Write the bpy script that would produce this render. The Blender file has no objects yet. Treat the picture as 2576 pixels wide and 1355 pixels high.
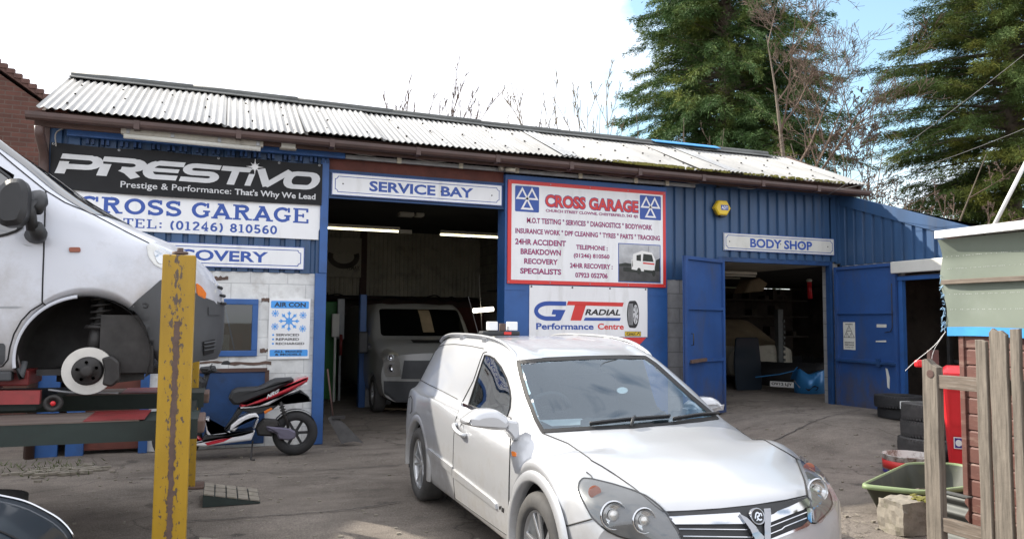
import bpy, bmesh, math, random
import numpy as np
from mathutils import Vector, Matrix
from mathutils.bvhtree import BVHTree
from mathutils.geometry import delaunay_2d_cdt
random.seed(7); RNG = np.random.default_rng(7)
SC = bpy.context.scene; COL = SC.collection
R = math.radians

# ------------------------------------------------------------------ camera
F, CX, CY, EYE = 1900.0, 1288.0, 677.5, 1.578          # in units of a 2576 px wide picture
_psi = math.atan2(1900, 4962); _th = math.atan(130.5/1900); _ro = 0.008
FW = np.array([math.sin(_psi)*math.cos(_th), math.cos(_psi)*math.cos(_th), math.sin(_th)])
_r0 = np.array([math.cos(_psi), -math.sin(_psi), 0]); _u0 = np.cross(_r0, FW)
RT = math.cos(_ro)*_r0+math.sin(_ro)*_u0; UP = math.cos(_ro)*_u0-math.sin(_ro)*_r0
EYEP = np.array([0, 0, EYE])
cam = bpy.data.objects.new('camera', bpy.data.cameras.new('camera')); COL.objects.link(cam)
cam.data.sensor_width = 36; cam.data.lens = F/2576*36
cam.data.clip_start = 0.05; cam.data.clip_end = 2000
_m = Matrix.Identity(4)
for _i in range(3):
    _m[_i][0] = RT[_i]; _m[_i][1] = UP[_i]; _m[_i][2] = -FW[_i]; _m[_i][3] = EYEP[_i]
cam.matrix_world = _m
SC.camera = cam
def ray(px, py): return FW+RT*(px-CX)/F-UP*(py-CY)/F
def onY(px, py, Y): d = ray(px, py); return EYEP+d*(Y/d[1])
def onX(px, py, X): d = ray(px, py); return EYEP+d*(X/d[0])
def onZ(px, py, Z): d = ray(px, py); return EYEP+d*((Z-EYE)/d[2])

# ------------------------------------------------------------------ light and exposure
SUN = Vector((-0.80, 0.95, 0.86)).normalized()           # towards the sun
W = bpy.data.worlds.new('World'); SC.world = W; W.use_nodes = True
nt = W.node_tree; nt.nodes.clear()
def wn(t, **k):
    n = nt.nodes.new(t)
    for a, b in k.items(): setattr(n, a, b)
    return n
wo = wn('ShaderNodeOutputWorld'); bg = wn('ShaderNodeBackground'); bg.inputs[1].default_value = 0.12
sky = wn('ShaderNodeTexSky', sky_type='NISHITA', sun_disc=False)
sky.sun_elevation = math.asin(SUN.z); sky.sun_rotation = math.atan2(SUN.x, SUN.y)
sky.air_density = 1.0; sky.dust_density = 1.0; sky.ozone_density = 1.0
tc = wn('ShaderNodeTexCoord'); mp = wn('ShaderNodeMapping'); mp.inputs['Scale'].default_value = (1, 1, 1.9)
mp.inputs['Location'].default_value = (1.3, 0.4, 0.2)
nz = wn('ShaderNodeTexNoise'); nz.inputs['Scale'].default_value = 3.2; nz.inputs['Detail'].default_value = 7; nz.inputs['Roughness'].default_value = 0.52
cr = wn('ShaderNodeValToRGB'); cr.color_ramp.elements[0].position = 0.34; cr.color_ramp.elements[1].position = 0.50; cr.color_ramp.elements[0].color = (.07, .07, .07, 1)
mx = wn('ShaderNodeMix', data_type='RGBA'); mx.inputs['B'].default_value = (9.5, 9.6, 10.2, 1)
nt.links.new(tc.outputs['Generated'], mp.inputs['Vector']); nt.links.new(mp.outputs[0], nz.inputs['Vector'])
vb_ = Vector(ray(2130, 130)).normalized()                  # the clearer part of the sky, up to the right
dt = wn('ShaderNodeVectorMath', operation='DOT_PRODUCT'); dt.inputs[1].default_value = vb_; nt.links.new(tc.outputs['Generated'], dt.inputs[0])
mr_ = wn('ShaderNodeMapRange'); mr_.inputs['From Min'].default_value = .90; mr_.inputs['From Max'].default_value = 1.0; mr_.inputs['To Min'].default_value = -.04; mr_.inputs['To Max'].default_value = .17; nt.links.new(dt.outputs['Value'], mr_.inputs[0])
sb_ = wn('ShaderNodeMath', operation='SUBTRACT'); nt.links.new(nz.outputs['Fac'], sb_.inputs[0]); nt.links.new(mr_.outputs[0], sb_.inputs[1]); nt.links.new(sb_.outputs[0], cr.inputs[0])
nt.links.new(cr.outputs[0], mx.inputs['Factor'])
gn_ = wn('ShaderNodeMix', data_type='RGBA', blend_type='MULTIPLY'); gn_.inputs[0].default_value = 1; gn_.inputs['B'].default_value = (1.5, 1.75, 1.6, 1); nt.links.new(sky.outputs[0], gn_.inputs['A']); nt.links.new(gn_.outputs['Result'], mx.inputs['A']); nt.links.new(mx.outputs['Result'], bg.inputs[0]); nt.links.new(bg.outputs[0], wo.inputs[0])
sun = bpy.data.objects.new('sun', bpy.data.lights.new('sun', 'SUN')); COL.objects.link(sun)
sun.data.energy = 5.0; sun.data.angle = R(0.6); sun.data.color = (1, 0.93, 0.82)
sun.rotation_euler = SUN.to_track_quat('Z', 'Y').to_euler()
sun.location = (-20, 30, 30)
SC.view_settings.view_transform = 'Standard'; SC.view_settings.look = 'None'
SC.view_settings.exposure = 0.62; SC.view_settings.gamma = 1

# ------------------------------------------------------------------ materials
def L3(c): return c if len(c) == 4 else (*c, 1)
def s2l(r, g, b):
    f = lambda v: (v/255/12.92) if v <= 10.3 else ((v/255+.055)/1.055)**2.4
    return (f(r), f(g), f(b))
class NT:
    def __init__(s, name):
        s.m = bpy.data.materials.new(name); s.m.use_nodes = True; s.t = s.m.node_tree
        s.p = s.t.nodes['Principled BSDF']; s.out = s.t.nodes['Material Output']
        s.tc = s.t.nodes.new('ShaderNodeTexCoord')
    def n(s, t, **k):
        q = s.t.nodes.new(t)
        for a, b in k.items(): setattr(q, a, b)
        return q
    def l(s, a, b): s.t.links.new(a, b)
    def noise(s, scale, detail=6, rough=.6, vec=None, stretch=None, dist=0):
        q = s.n('ShaderNodeTexNoise'); q.inputs['Scale'].default_value = scale; q.inputs['Detail'].default_value = detail
        q.inputs['Roughness'].default_value = rough; q.inputs['Distortion'].default_value = dist
        v = vec if vec is not None else s.tc.outputs['Object']
        if stretch:
            mpp = s.n('ShaderNodeMapping'); mpp.inputs['Scale'].default_value = stretch; s.l(v, mpp.inputs[0]); v = mpp.outputs[0]
        s.l(v, q.inputs['Vector']); return q.outputs['Fac']
    def ramp(s, fac, stops):
        q = s.n('ShaderNodeValToRGB'); e = q.color_ramp.elements
        while len(e) > len(stops): e.remove(e[-1])
        while len(e) < len(stops): e.new(0.5)
        for i, (p, c) in enumerate(stops):
            e[i].position = p; e[i].color = L3(c) if not isinstance(c, (int, float)) else (c, c, c, 1)
        s.l(fac, q.inputs[0]); return q.outputs[0]
    def mix(s, fac, a, b, mode='MIX'):
        q = s.n('ShaderNodeMix', data_type='RGBA', blend_type=mode)
        for k, v in (('Factor', fac), ('A', a), ('B', b)):
            i = q.inputs[k] if k != 'Factor' else q.inputs[0]
            if isinstance(v, (int, float)): i.default_value = v
            elif isinstance(v, tuple): i.default_value = L3(v)
            else: s.l(v, i)
        return q.outputs['Result']
    def color(s, c):
        if isinstance(c, tuple): s.p.inputs['Base Color'].default_value = L3(c)
        else: s.l(c, s.p.inputs['Base Color'])
    def bump(s, h, strength=.3, dist=.01):
        q = s.n('ShaderNodeBump'); q.inputs['Strength'].default_value = strength; q.inputs['Distance'].default_value = dist
        s.l(h, q.inputs['Height']); s.l(q.outputs[0], s.p.inputs['Normal'])
    def set(s, rough=None, metal=None, spec=None, coat=None):
        if rough is not None: s.p.inputs['Roughness'].default_value = rough
        if metal is not None: s.p.inputs['Metallic'].default_value = metal
        if spec is not None: s.p.inputs['Specular IOR Level'].default_value = spec
        if coat is not None: s.p.inputs['Coat Weight'].default_value = coat; s.p.inputs['Coat Roughness'].default_value = .06
        return s
M = {}
def mk(name, c, rough=.5, metal=0, var=.12, scale=3, dirt=None, dirt_amt=.5, bump=0, bscale=60, coat=None, spec=None, stretch=None):
    q = NT(name); f = q.noise(scale, 6, .65, stretch=stretch)
    lo = tuple(v*(1-var) for v in c); hi = tuple(min(1, v*(1+var)) for v in c)
    col = q.ramp(f, [(.3, lo), (.7, hi)])
    if dirt:
        g = q.noise(scale*1.7, 9, .72, stretch=stretch)
        col = q.mix(q.ramp(g, [(.52, 0.0), (.72, dirt_amt)]), col, dirt)
    q.color(col); q.set(rough, metal, spec, coat)
    if bump: q.bump(q.noise(bscale, 4, .6), bump, .004)
    M[name] = q.m; return q
mk('blue_paint', (.026, .096, .29), .45, var=.15, scale=2, dirt=(.03, .055, .12), dirt_amt=.5, bump=.05)
mk('blue_cladding', (.028, .074, .165), .45, var=.28, scale=1.6, dirt=(.06, .075, .10), dirt_amt=.7, stretch=(1.4, 1.4, .16))
mk('blue_door_plain', (.022, .072, .23), .5, var=.25, scale=1.5, dirt=(.05, .055, .07), dirt_amt=.65, bump=.08)
q = NT('blue_door'); c_ = q.ramp(q.noise(1.5, 6, .65), [(.3, (.018, .058, .19)), (.7, (.026, .085, .265))])
c_ = q.mix(q.ramp(q.noise(2.3, 9, .72, stretch=(1, 1, .3)), [(.50, 0.0), (.72, .6)]), c_, (.06, .065, .08))
z_ = q.n('ShaderNodeSeparateXYZ'); q.l(q.tc.outputs['Object'], z_.inputs[0]); g_ = q.n('ShaderNodeMapRange'); g_.inputs['From Min'].default_value = .15; g_.inputs['From Max'].default_value = 1.0; g_.inputs['To Min'].default_value = .33; g_.inputs['To Max'].default_value = 0; q.l(z_.outputs['Z'], g_.inputs[0])
a_ = q.n('ShaderNodeMath', operation='ADD'); q.l(q.noise(5, 8, .7, stretch=(1, 1, .5)), a_.inputs[0]); q.l(g_.outputs[0], a_.inputs[1]); c_ = q.mix(q.ramp(a_.outputs[0], [(.60, 0.0), (.85, .7)]), c_, (.075, .062, .052)); q.color(c_); q.set(.5); M['blue_door'] = q.m
mk('blue_dark', (.012, .05, .15), .55, var=.3, scale=3, dirt=(.02, .02, .02))
mk('brown_timber', (.075, .04, .032), .7, var=.3, scale=4, dirt=(.02, .018, .016), stretch=(.3, 1, 1), bump=.2)
mk('red_oxide', (.12, .035, .025), .7, var=.3, scale=3, dirt=(.03, .02, .02))
mk('gutter_brown', (.065, .036, .030), .5, var=.25, scale=3, dirt=(.03, .025, .02))
mk('grey_galv', (.30, .31, .32), .5, .4, var=.2, scale=6)
mk('cream_plastic', (.55, .52, .42), .5, var=.1, scale=6)
mk('lamp_casing', (.36, .34, .29), .55, var=.2, scale=5, dirt=(.12, .10, .08))
mk('white_sign', (.78, .79, .80), .35, var=.04, scale=1.5, dirt=(.50, .50, .46), dirt_amt=.5, stretch=(2.2, 2.2, .4))
mk('aged_sign', (.62, .62, .57), .4, var=.08, scale=2, dirt=(.42, .42, .36), dirt_amt=.6, stretch=(1, 1, .4))
mk('sign_blue', (.022, .075, .34), .4, var=.05)
mk('sign_lightblue', (.06, .32, .78), .4, var=.05)
mk('sign_red', (.62, .035, .03), .4, var=.06)
mk('sign_maroon', (.40, .025, .09), .4, var=.06)
mk('sign_navy', (.05, .03, .22), .4, var=.05)
mk('sign_black', (.012, .012, .014), .4, var=.1)
mk('sign_yellow', (.75, .52, .03), .4, var=.05)
mk('banner_black', (.012, .0125, .014), .55, var=.25, scale=2.5, spec=.25)
mk('banner_silver', (.58, .59, .60), .4, var=.08, scale=5)
mk('banner_white', (.80, .80, .80), .5, var=.04, scale=2)
mk('yellow_paint', (.50, .285, .012), .5, var=.14, scale=5, dirt=(.16, .09, .02), dirt_amt=.75, bump=.15)
mk('rust', (.11, .07, .055), .75, var=.3, scale=9, bump=.3)
mk('silver_paint', (.49, .50, .515), .33, .35, var=.02, scale=2, coat=.55)
q = NT('silver_grimy'); c_ = q.ramp(q.noise(2, 5, .6), [(.3, (.485, .495, .51)), (.7, (.50, .51, .525))]); z_ = q.n('ShaderNodeSeparateXYZ'); q.l(q.tc.outputs['Object'], z_.inputs[0])
g_ = q.n('ShaderNodeMapRange'); g_.inputs['From Min'].default_value = .18; g_.inputs['From Max'].default_value = .75; g_.inputs['To Min'].default_value = .34; g_.inputs['To Max'].default_value = 0; q.l(z_.outputs['Z'], g_.inputs[0])
a_ = q.n('ShaderNodeMath', operation='ADD'); q.l(q.noise(4, 9, .72), a_.inputs[0]); q.l(g_.outputs[0], a_.inputs[1]); d_ = q.ramp(a_.outputs[0], [(.62, 0.0), (.92, .6)]); c_ = q.mix(d_, c_, (.30, .275, .235)); q.color(c_); q.set(.33, .35, None, .6)
e_ = q.n('ShaderNodeMapRange'); e_.inputs['To Min'].default_value = .33; e_.inputs['To Max'].default_value = .75; q.l(d_, e_.inputs[0]); q.l(e_.outputs[0], q.p.inputs['Roughness']); M['silver_grimy'] = q.m
mk('van_white', (.54, .56, .61), .3, 0, var=.04, scale=1.5, coat=.6, dirt=(.52, .51, .49), dirt_amt=.35)
q = NT('van_grimy'); c_ = q.ramp(q.noise(1.5, 5, .6), [(.3, (.54, .56, .61)), (.7, (.58, .60, .65))]); z_ = q.n('ShaderNodeSeparateXYZ'); q.l(q.tc.outputs['Object'], z_.inputs[0])
g_ = q.n('ShaderNodeMapRange'); g_.inputs['From Min'].default_value = .25; g_.inputs['From Max'].default_value = 1.15; g_.inputs['To Min'].default_value = .38; g_.inputs['To Max'].default_value = 0; q.l(z_.outputs['Z'], g_.inputs[0])
a_ = q.n('ShaderNodeMath', operation='ADD'); q.l(q.noise(2.6, 9, .7), a_.inputs[0]); q.l(g_.outputs[0], a_.inputs[1]); c_ = q.mix(q.ramp(a_.outputs[0], [(.55, 0.0), (.85, .75)]), c_, (.33, .31, .29)); q.color(c_); q.set(.3, 0, None, .5); M['van_grimy'] = q.m
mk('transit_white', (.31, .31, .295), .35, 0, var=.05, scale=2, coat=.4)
mk('black_plastic', (.022, .023, .025), .5, var=.2, scale=8, bump=.05)
mk('grey_plastic', (.055, .058, .062), .6, var=.12, scale=5, bump=.08, bscale=200)
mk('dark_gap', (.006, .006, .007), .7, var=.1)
mk('rubber', (.020, .020, .021), .75, var=.25, scale=7, bump=.1)
mk('tyre_dusty', (.065, .063, .061), .8, var=.35, scale=6, dirt=(.10, .09, .08), dirt_amt=.5, bump=.2)
mk('chrome_dim', (.30, .31, .33), .12, 1, var=.04, scale=10)
mk('chrome', (.58, .59, .61), .10, 1, var=.04, scale=10)
mk('alloy', (.55, .56, .57), .32, .8, var=.08, scale=6)
mk('steel_disc', (.62, .61, .58), .3, .75, var=.1, scale=9)
mk('dark_metal', (.045, .043, .042), .55, .5, var=.3, scale=9)
mk('lamp_housing', (.15, .155, .16), .35, .3, var=.1, scale=8)
mk('amber', (.70, .18, .02), .25, var=.1)
mk('orange_dull', (.26, .07, .03), .3, var=.1)
mk('red_plastic', (.62, .022, .03), .38, var=.1, scale=3, dirt=(.4, .03, .03), dirt_amt=.3)
mk('red_paint', (.20, .025, .025), .5, var=.2, scale=4, dirt=(.08, .03, .025), dirt_amt=.7)
mk('scooter_red', (.48, .012, .03), .25, var=.05, coat=.7)
mk('scooter_white', (.66, .66, .67), .3, var=.04, coat=.4)
mk('purple_metal', (.15, .14, .19), .5, .5, var=.15, scale=8)
mk('green_paint', (.016, .027, .023), .6, var=.3, scale=3, dirt=(.02, .02, .018), dirt_amt=.6)
mk('green_cabinet', (.01, .16, .02), .5, var=.15)
mk('runway_wood', (.13, .10, .085), .8, var=.25, scale=4, dirt=(.08, .05, .045), dirt_amt=.7, stretch=(.4, 3, 3))
mk('wood_grey', (.165, .142, .115), .85, var=.45, scale=9, dirt=(.055, .045, .036), dirt_amt=.8, stretch=(6, 6, .35), bump=.6, bscale=25)
mk('wood_grey_rail', (.15, .12, .095), .85, var=.4, scale=9, dirt=(.36, .33, .29), dirt_amt=.6, stretch=(6, .35, 6), bump=.4, bscale=25)
mk('shed_brown', (.125, .050, .038), .65, var=.2, scale=4, dirt=(.33, .24, .19), dirt_amt=.55, stretch=(1, .6, 3), bump=.25, bscale=30)
mk('tarp_green', (.17, .20, .16), .6, var=.10, scale=1.6, dirt=(.24, .27, .24), dirt_amt=.4, bump=.15, bscale=12)
mk('tarp_blue', (.05, .30, .66), .5, var=.15, scale=5)
mk('tarp_fray', (.30, .48, .66), .7, var=.3)
mk('tarp_stitch', (.42, .45, .42), .7, var=.2)
mk('white_trim', (.75, .76, .76), .45, var=.05, scale=2)
mk('tub_green', (.035, .04, .025), .55, var=.3, scale=4, dirt=(.09, .085, .04), dirt_amt=.6)
mk('tub_rim', (.22, .29, .14), .5, var=.15, scale=5)
mk('concrete', (.25, .225, .185), .9, var=.25, scale=9, dirt=(.10, .10, .05), dirt_amt=.7, bump=.7, bscale=40)
mk('moss', (.16, .15, .03), .9, var=.4, scale=30, bump=.8, bscale=60)
mk('iron_sheet', (.10, .105, .10), .6, .3, var=.25, scale=5)
mk('bark', (.16, .13, .10), .9, var=.3, scale=5, bump=.4)
mk('bark_pale', (.22, .18, .12), .9, var=.3, scale=5)
mk('twig', (.12, .082, .06), .85, var=.3, scale=5)
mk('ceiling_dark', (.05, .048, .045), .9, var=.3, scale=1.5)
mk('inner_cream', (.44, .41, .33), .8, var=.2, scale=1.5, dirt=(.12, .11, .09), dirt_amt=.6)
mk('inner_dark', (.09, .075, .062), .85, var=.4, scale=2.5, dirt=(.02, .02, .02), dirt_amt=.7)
mk('dust_cover', (.26, .20, .12), .8, var=.3, scale=3, bump=.3, bscale=6)
mk('metallic_blue', (.035, .22, .52), .42, .3, var=.05, coat=.35)
mk('dark_car', (.018, .026, .036), .45, 0, var=.05, coat=.3, spec=.1)
mk('plate_white', (.75, .75, .72), .4, var=.04)
mk('paper', (.74, .75, .74), .6, var=.04)
mk('dash_grey', (.06, .062, .066), .6, var=.1, bump=.1, bscale=200)
mk('seat_grey', (.05, .052, .058), .9, var=.2, scale=20)
mk('wire_grey', (.13, .13, .13), .6)
mk('cable', (.33, .31, .28), .6, var=.1)
mk('white_pole', (.6, .6, .58), .4, var=.08)
mk('timber_ply', (.36, .27, .17), .8, var=.25, scale=5, stretch=(1, 1, 4))
mk('weed', (.08, .10, .035), .8, var=.4, scale=9)
mk('slate_tile', (.10, .05, .04), .8, var=.3, scale=8)

def emit(name, c, st):
    q = NT(name); q.p.inputs['Emission Color'].default_value = L3(c); q.p.inputs['Emission Strength'].default_value = st
    q.color(c); M[name] = q.m
emit('tube_lit', (1, .93, .66), 2.6)
emit('lamp_lit', (1, .93, .75), 4.0)
def glass(name, tint, fac_lo, fac_hi, rough=.02, refl=(1, 1, 1)):
    q = NT(name); q.t.nodes.remove(q.p)
    tr = q.n('ShaderNodeBsdfTransparent'); tr.inputs[0].default_value = L3(tint)
    gl = q.n('ShaderNodeBsdfGlossy'); gl.inputs['Roughness'].default_value = rough; gl.inputs['Color'].default_value = L3(refl)
    lw = q.n('ShaderNodeLayerWeight'); lw.inputs['Blend'].default_value = .35
    mr = q.n('ShaderNodeMapRange'); mr.inputs['To Min'].default_value = fac_lo; mr.inputs['To Max'].default_value = fac_hi
    q.l(lw.outputs['Fresnel'], mr.inputs[0])
    ms = q.n('ShaderNodeMixShader'); q.l(mr.outputs[0], ms.inputs[0]); q.l(tr.outputs[0], ms.inputs[1]); q.l(gl.outputs[0], ms.inputs[2])
    q.l(ms.outputs[0], q.out.inputs[0]); M[name] = q.m
glass('windscreen_glass', (.55, .66, .70), .12, .6, .02, (.78, .90, 1))
glass('side_glass', (.30, .34, .34), .22, .9)
glass('lens_clear', (.93, .94, .94), .05, .30)
glass('pane_glass', (.42, .46, .45), .06, .30)
glass('dark_glass', (.10, .12, .12), .14, .8)

def m_asphalt():
    q = NT('asphalt'); v = q.tc.outputs['Object']
    a = q.ramp(q.noise(.45, 6, .6, v), [(.3, (.188, .162, .137)), (.7, (.285, .250, .215))])
    b = q.ramp(q.noise(1.5, 9, .74, v, stretch=(.8, 1.5, 1)), [(.36, .62), (.60, 1.0)])
    c = q.mix(1.0, a, b, 'MULTIPLY')
    stains = q.ramp(q.noise(2.6, 5, .55, v), [(.62, 0.0), (.70, .62)])
    c = q.mix(stains, c, (.035, .032, .03))
    g = q.ramp(q.noise(95, 3, .7, v), [(.33, .58), (.68, 1.35)])
    c = q.mix(1.0, c, g, 'MULTIPLY')
    sp = q.ramp(q.noise(55, 2, .5, v), [(.70, 0.0), (.73, .75)])
    c = q.mix(sp, c, (.36, .33, .29))
    vo = q.n('ShaderNodeTexVoronoi', feature='DISTANCE_TO_EDGE'); vo.inputs['Scale'].default_value = .33
    nv = q.n('ShaderNodeTexNoise'); nv.inputs['Scale'].default_value = 1.4; nv.inputs['Detail'].default_value = 6; q.l(v, nv.inputs['Vector'])
    ad = q.n('ShaderNodeVectorMath', operation='ADD'); q.l(v, ad.inputs[0]); q.l(nv.outputs['Color'], ad.inputs[1]); q.l(ad.outputs[0], vo.inputs['Vector'])
    c = q.mix(q.ramp(vo.outputs['Distance'], [(0.0, .5), (.006, 0.0)]), c, (.03, .027, .024))
    q.color(c); q.set(.9, 0, .25)
    q.bump(q.noise(48, 6, .75, v), .9, .012); M['asphalt'] = q.m
m_asphalt()
def m_roof():
    q = NT('roof_sheet'); v = q.tc.outputs['Object']
    a = q.ramp(q.noise(1.3, 6, .6, v, stretch=(1.5, .5, .5)), [(.3, (.22, .22, .215)), (.65, (.37, .37, .36))])
    st = q.ramp(q.noise(9, 5, .6, v, stretch=(1.6, .12, .12)), [(.56, 0.0), (.72, .45)])
    c = q.mix(st, a, (.33, .32, .30))
    sp = q.ramp(q.noise(16, 4, .6, v), [(.66, 0.0), (.73, .8)])
    c = q.mix(sp, c, (.16, .15, .12))
    q.color(c); q.set(.6); q.bump(q.noise(50, 4, .6, v), .2, .004); M['roof_sheet'] = q.m
m_roof()
def m_brick(name, c1, c2, mortar, bw, bh, msize, rough=.85, axes='XZ', bump=.4, paint=None, dirt=None):
    q = NT(name); v = q.tc.outputs['Object']
    sx = q.n('ShaderNodeSeparateXYZ'); q.l(v, sx.inputs[0]); cb = q.n('ShaderNodeCombineXYZ')
    q.l(sx.outputs[axes[0]], cb.inputs[0]); q.l(sx.outputs[axes[1]], cb.inputs[1])
    b = q.n('ShaderNodeTexBrick'); b.inputs['Scale'].default_value = 1; b.inputs['Brick Width'].default_value = bw; b.inputs['Row Height'].default_value = bh
    b.inputs['Mortar Size'].default_value = msize; b.inputs['Color1'].default_value = L3(c1); b.inputs['Color2'].default_value = L3(c2); b.inputs['Mortar'].default_value = L3(mortar)
    b.inputs['Mortar Smooth'].default_value = .3
    q.l(cb.outputs[0], b.inputs['Vector'])
    c = q.mix(1.0, b.outputs['Color'], q.ramp(q.noise(4, 7, .65, v), [(.3, .75), (.7, 1.1)]), 'MULTIPLY')
    if dirt:
        c = q.mix(q.ramp(q.noise(3.1, 9, .7, v), [(.52, 0.0), (.68, .85)]), c, dirt)
    q.color(c); q.set(rough)
    nb = q.n('ShaderNodeMath', operation='MULTIPLY_ADD'); q.l(q.noise(45, 4, .6, v), nb.inputs[0]); nb.inputs[1].default_value = .5
    inv = q.n('ShaderNodeMath', operation='SUBTRACT'); inv.inputs[0].default_value = 1; q.l(b.outputs['Fac'], inv.inputs[1]); q.l(inv.outputs[0], nb.inputs[2])
    q.bump(nb.outputs[0], bump, .006); M[name] = q.m
m_brick('brick_red', (.125, .052, .038), (.09, .038, .028), (.115, .075, .06), .225, .075, .010)
m_brick('brick_red_side', (.19, .062, .04), (.13, .043, .03), (.17, .13, .11), .225, .075, .010, axes='YZ')
m_brick('block_white', (.72, .73, .72), (.68, .69, .68), (.55, .56, .56), .45, .225, .007, .7, dirt=(.40, .38, .36), bump=.5)
m_brick('block_grey', (.33, .33, .33), (.28, .28, .28), (.20, .20, .20), .45, .225, .008, .85, dirt=(.22, .2, .2), bump=.5)
m_brick('block_inner', (.36, .345, .29), (.33, .31, .26), (.20, .19, .16), .45, .225, .008, .85, axes='YZ')
def m_foliage(name, a, b, c):
    q = NT(name); v = q.tc.outputs['Object']
    col = q.ramp(q.noise(.55, 5, .65, v), [(.30, a), (.50, b), (.68, c)])
    fine = q.ramp(q.noise(6, 3, .6, v), [(.3, .7), (.7, 1.25)])
    q.color(q.mix(1.0, col, fine, 'MULTIPLY')); q.set(.7, 0, .2)
    M[name] = q.m
m_foliage('cypress_leaf', (.038, .080, .026), (.070, .128, .038), (.20, .235, .052))
m_foliage('cypress_leaf_warm', (.045, .082, .024), (.088, .135, .034), (.24, .245, .048))
# ------------------------------------------------------------------ helpers
WM = {}                                                   # world matrix of every parent
def wm(o): return WM.get(o.name, Matrix.Identity(4)) if o is not None else Matrix.Identity(4)
def tag(o, label=None, cat=None, group=None, kind=None):
    if label: o['label'] = label
    if cat: o['category'] = cat
    if group: o['group'] = group
    if kind: o['kind'] = kind
    return o
def thing(name, label, cat, loc=(0, 0, 0), rz=0, group=None):
    o = bpy.data.objects.new(name, None); COL.objects.link(o); o.location = loc; o.rotation_euler = (0, 0, rz)
    o.empty_display_size = .1
    WM[o.name] = Matrix.Translation(Vector(loc)) @ Matrix.Rotation(rz, 4, 'Z')
    return tag(o, label, cat, group)
def copy_thing(root, loc, label, rz=None):
    r = root.copy(); COL.objects.link(r); r.location = loc; r['label'] = label
    if rz is not None: r.rotation_euler = (0, 0, rz)
    WM[r.name] = Matrix.Translation(Vector(loc)) @ Matrix.Rotation(r.rotation_euler[2], 4, 'Z')
    for ch in list(root.children):
        c = ch.copy(); COL.objects.link(c); c.parent = r
        for g in list(ch.children):
            d = g.copy(); COL.objects.link(d); d.parent = c
    return r
def polyfillet(pts, r, n=5):
    out = []; N = len(pts); rr = r if isinstance(r, (list, tuple)) else [r]*N
    for i in range(N):
        p = np.array(pts[i], float); a = np.array(pts[i-1], float)-p; b = np.array(pts[(i+1) % N], float)-p
        la, lb = np.linalg.norm(a), np.linalg.norm(b); q = min(rr[i], la*.48, lb*.48)
        if q < 1e-6: out.append(tuple(p)); continue
        s, e = p+a/la*q, p+b/lb*q
        for k in range(n+1):
            t = k/n; out.append(tuple((1-t)**2*s+2*t*(1-t)*p+t*t*e))
    return out
def catmull(pts, n=8, closed=False):
    P = [np.array(p, float) for p in pts]; out = []; N = len(P)
    for i in range(N if closed else N-1):
        p0 = P[i-1] if (closed or i > 0) else 2*P[0]-P[1]
        p1, p2 = P[i], P[(i+1) % N]
        p3 = P[(i+2) % N] if (closed or i+2 < N) else 2*P[-1]-P[-2]
        for k in range(n):
            t = k/n
            out.append(.5*((2*p1)+(-p0+p2)*t+(2*p0-5*p1+4*p2-p3)*t*t+(-p0+3*p1-3*p2+p3)*t**3))
    if not closed: out.append(P[-1])
    return out
def offset_poly(pts, d):
    P = [np.array(p[:2], float) for p in pts]; N = len(P)
    area = sum(P[i-1][0]*P[i][1]-P[i][0]*P[i-1][1] for i in range(N)); sg = 1 if area > 0 else -1
    out = []
    for i in range(N):
        a, b, c = P[i-1], P[i], P[(i+1) % N]
        u, v = b-a, c-b; u = u/max(1e-9, np.linalg.norm(u)); v = v/max(1e-9, np.linalg.norm(v))
        n1, n2 = np.array([-u[1], u[0]])*sg, np.array([-v[1], v[0]])*sg
        m = n1+n2; L = np.linalg.norm(m); m = m/L if L > 1e-6 else n1
        k = max(.45, m@n1); out.append(b+m*d/k)
    return out
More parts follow.
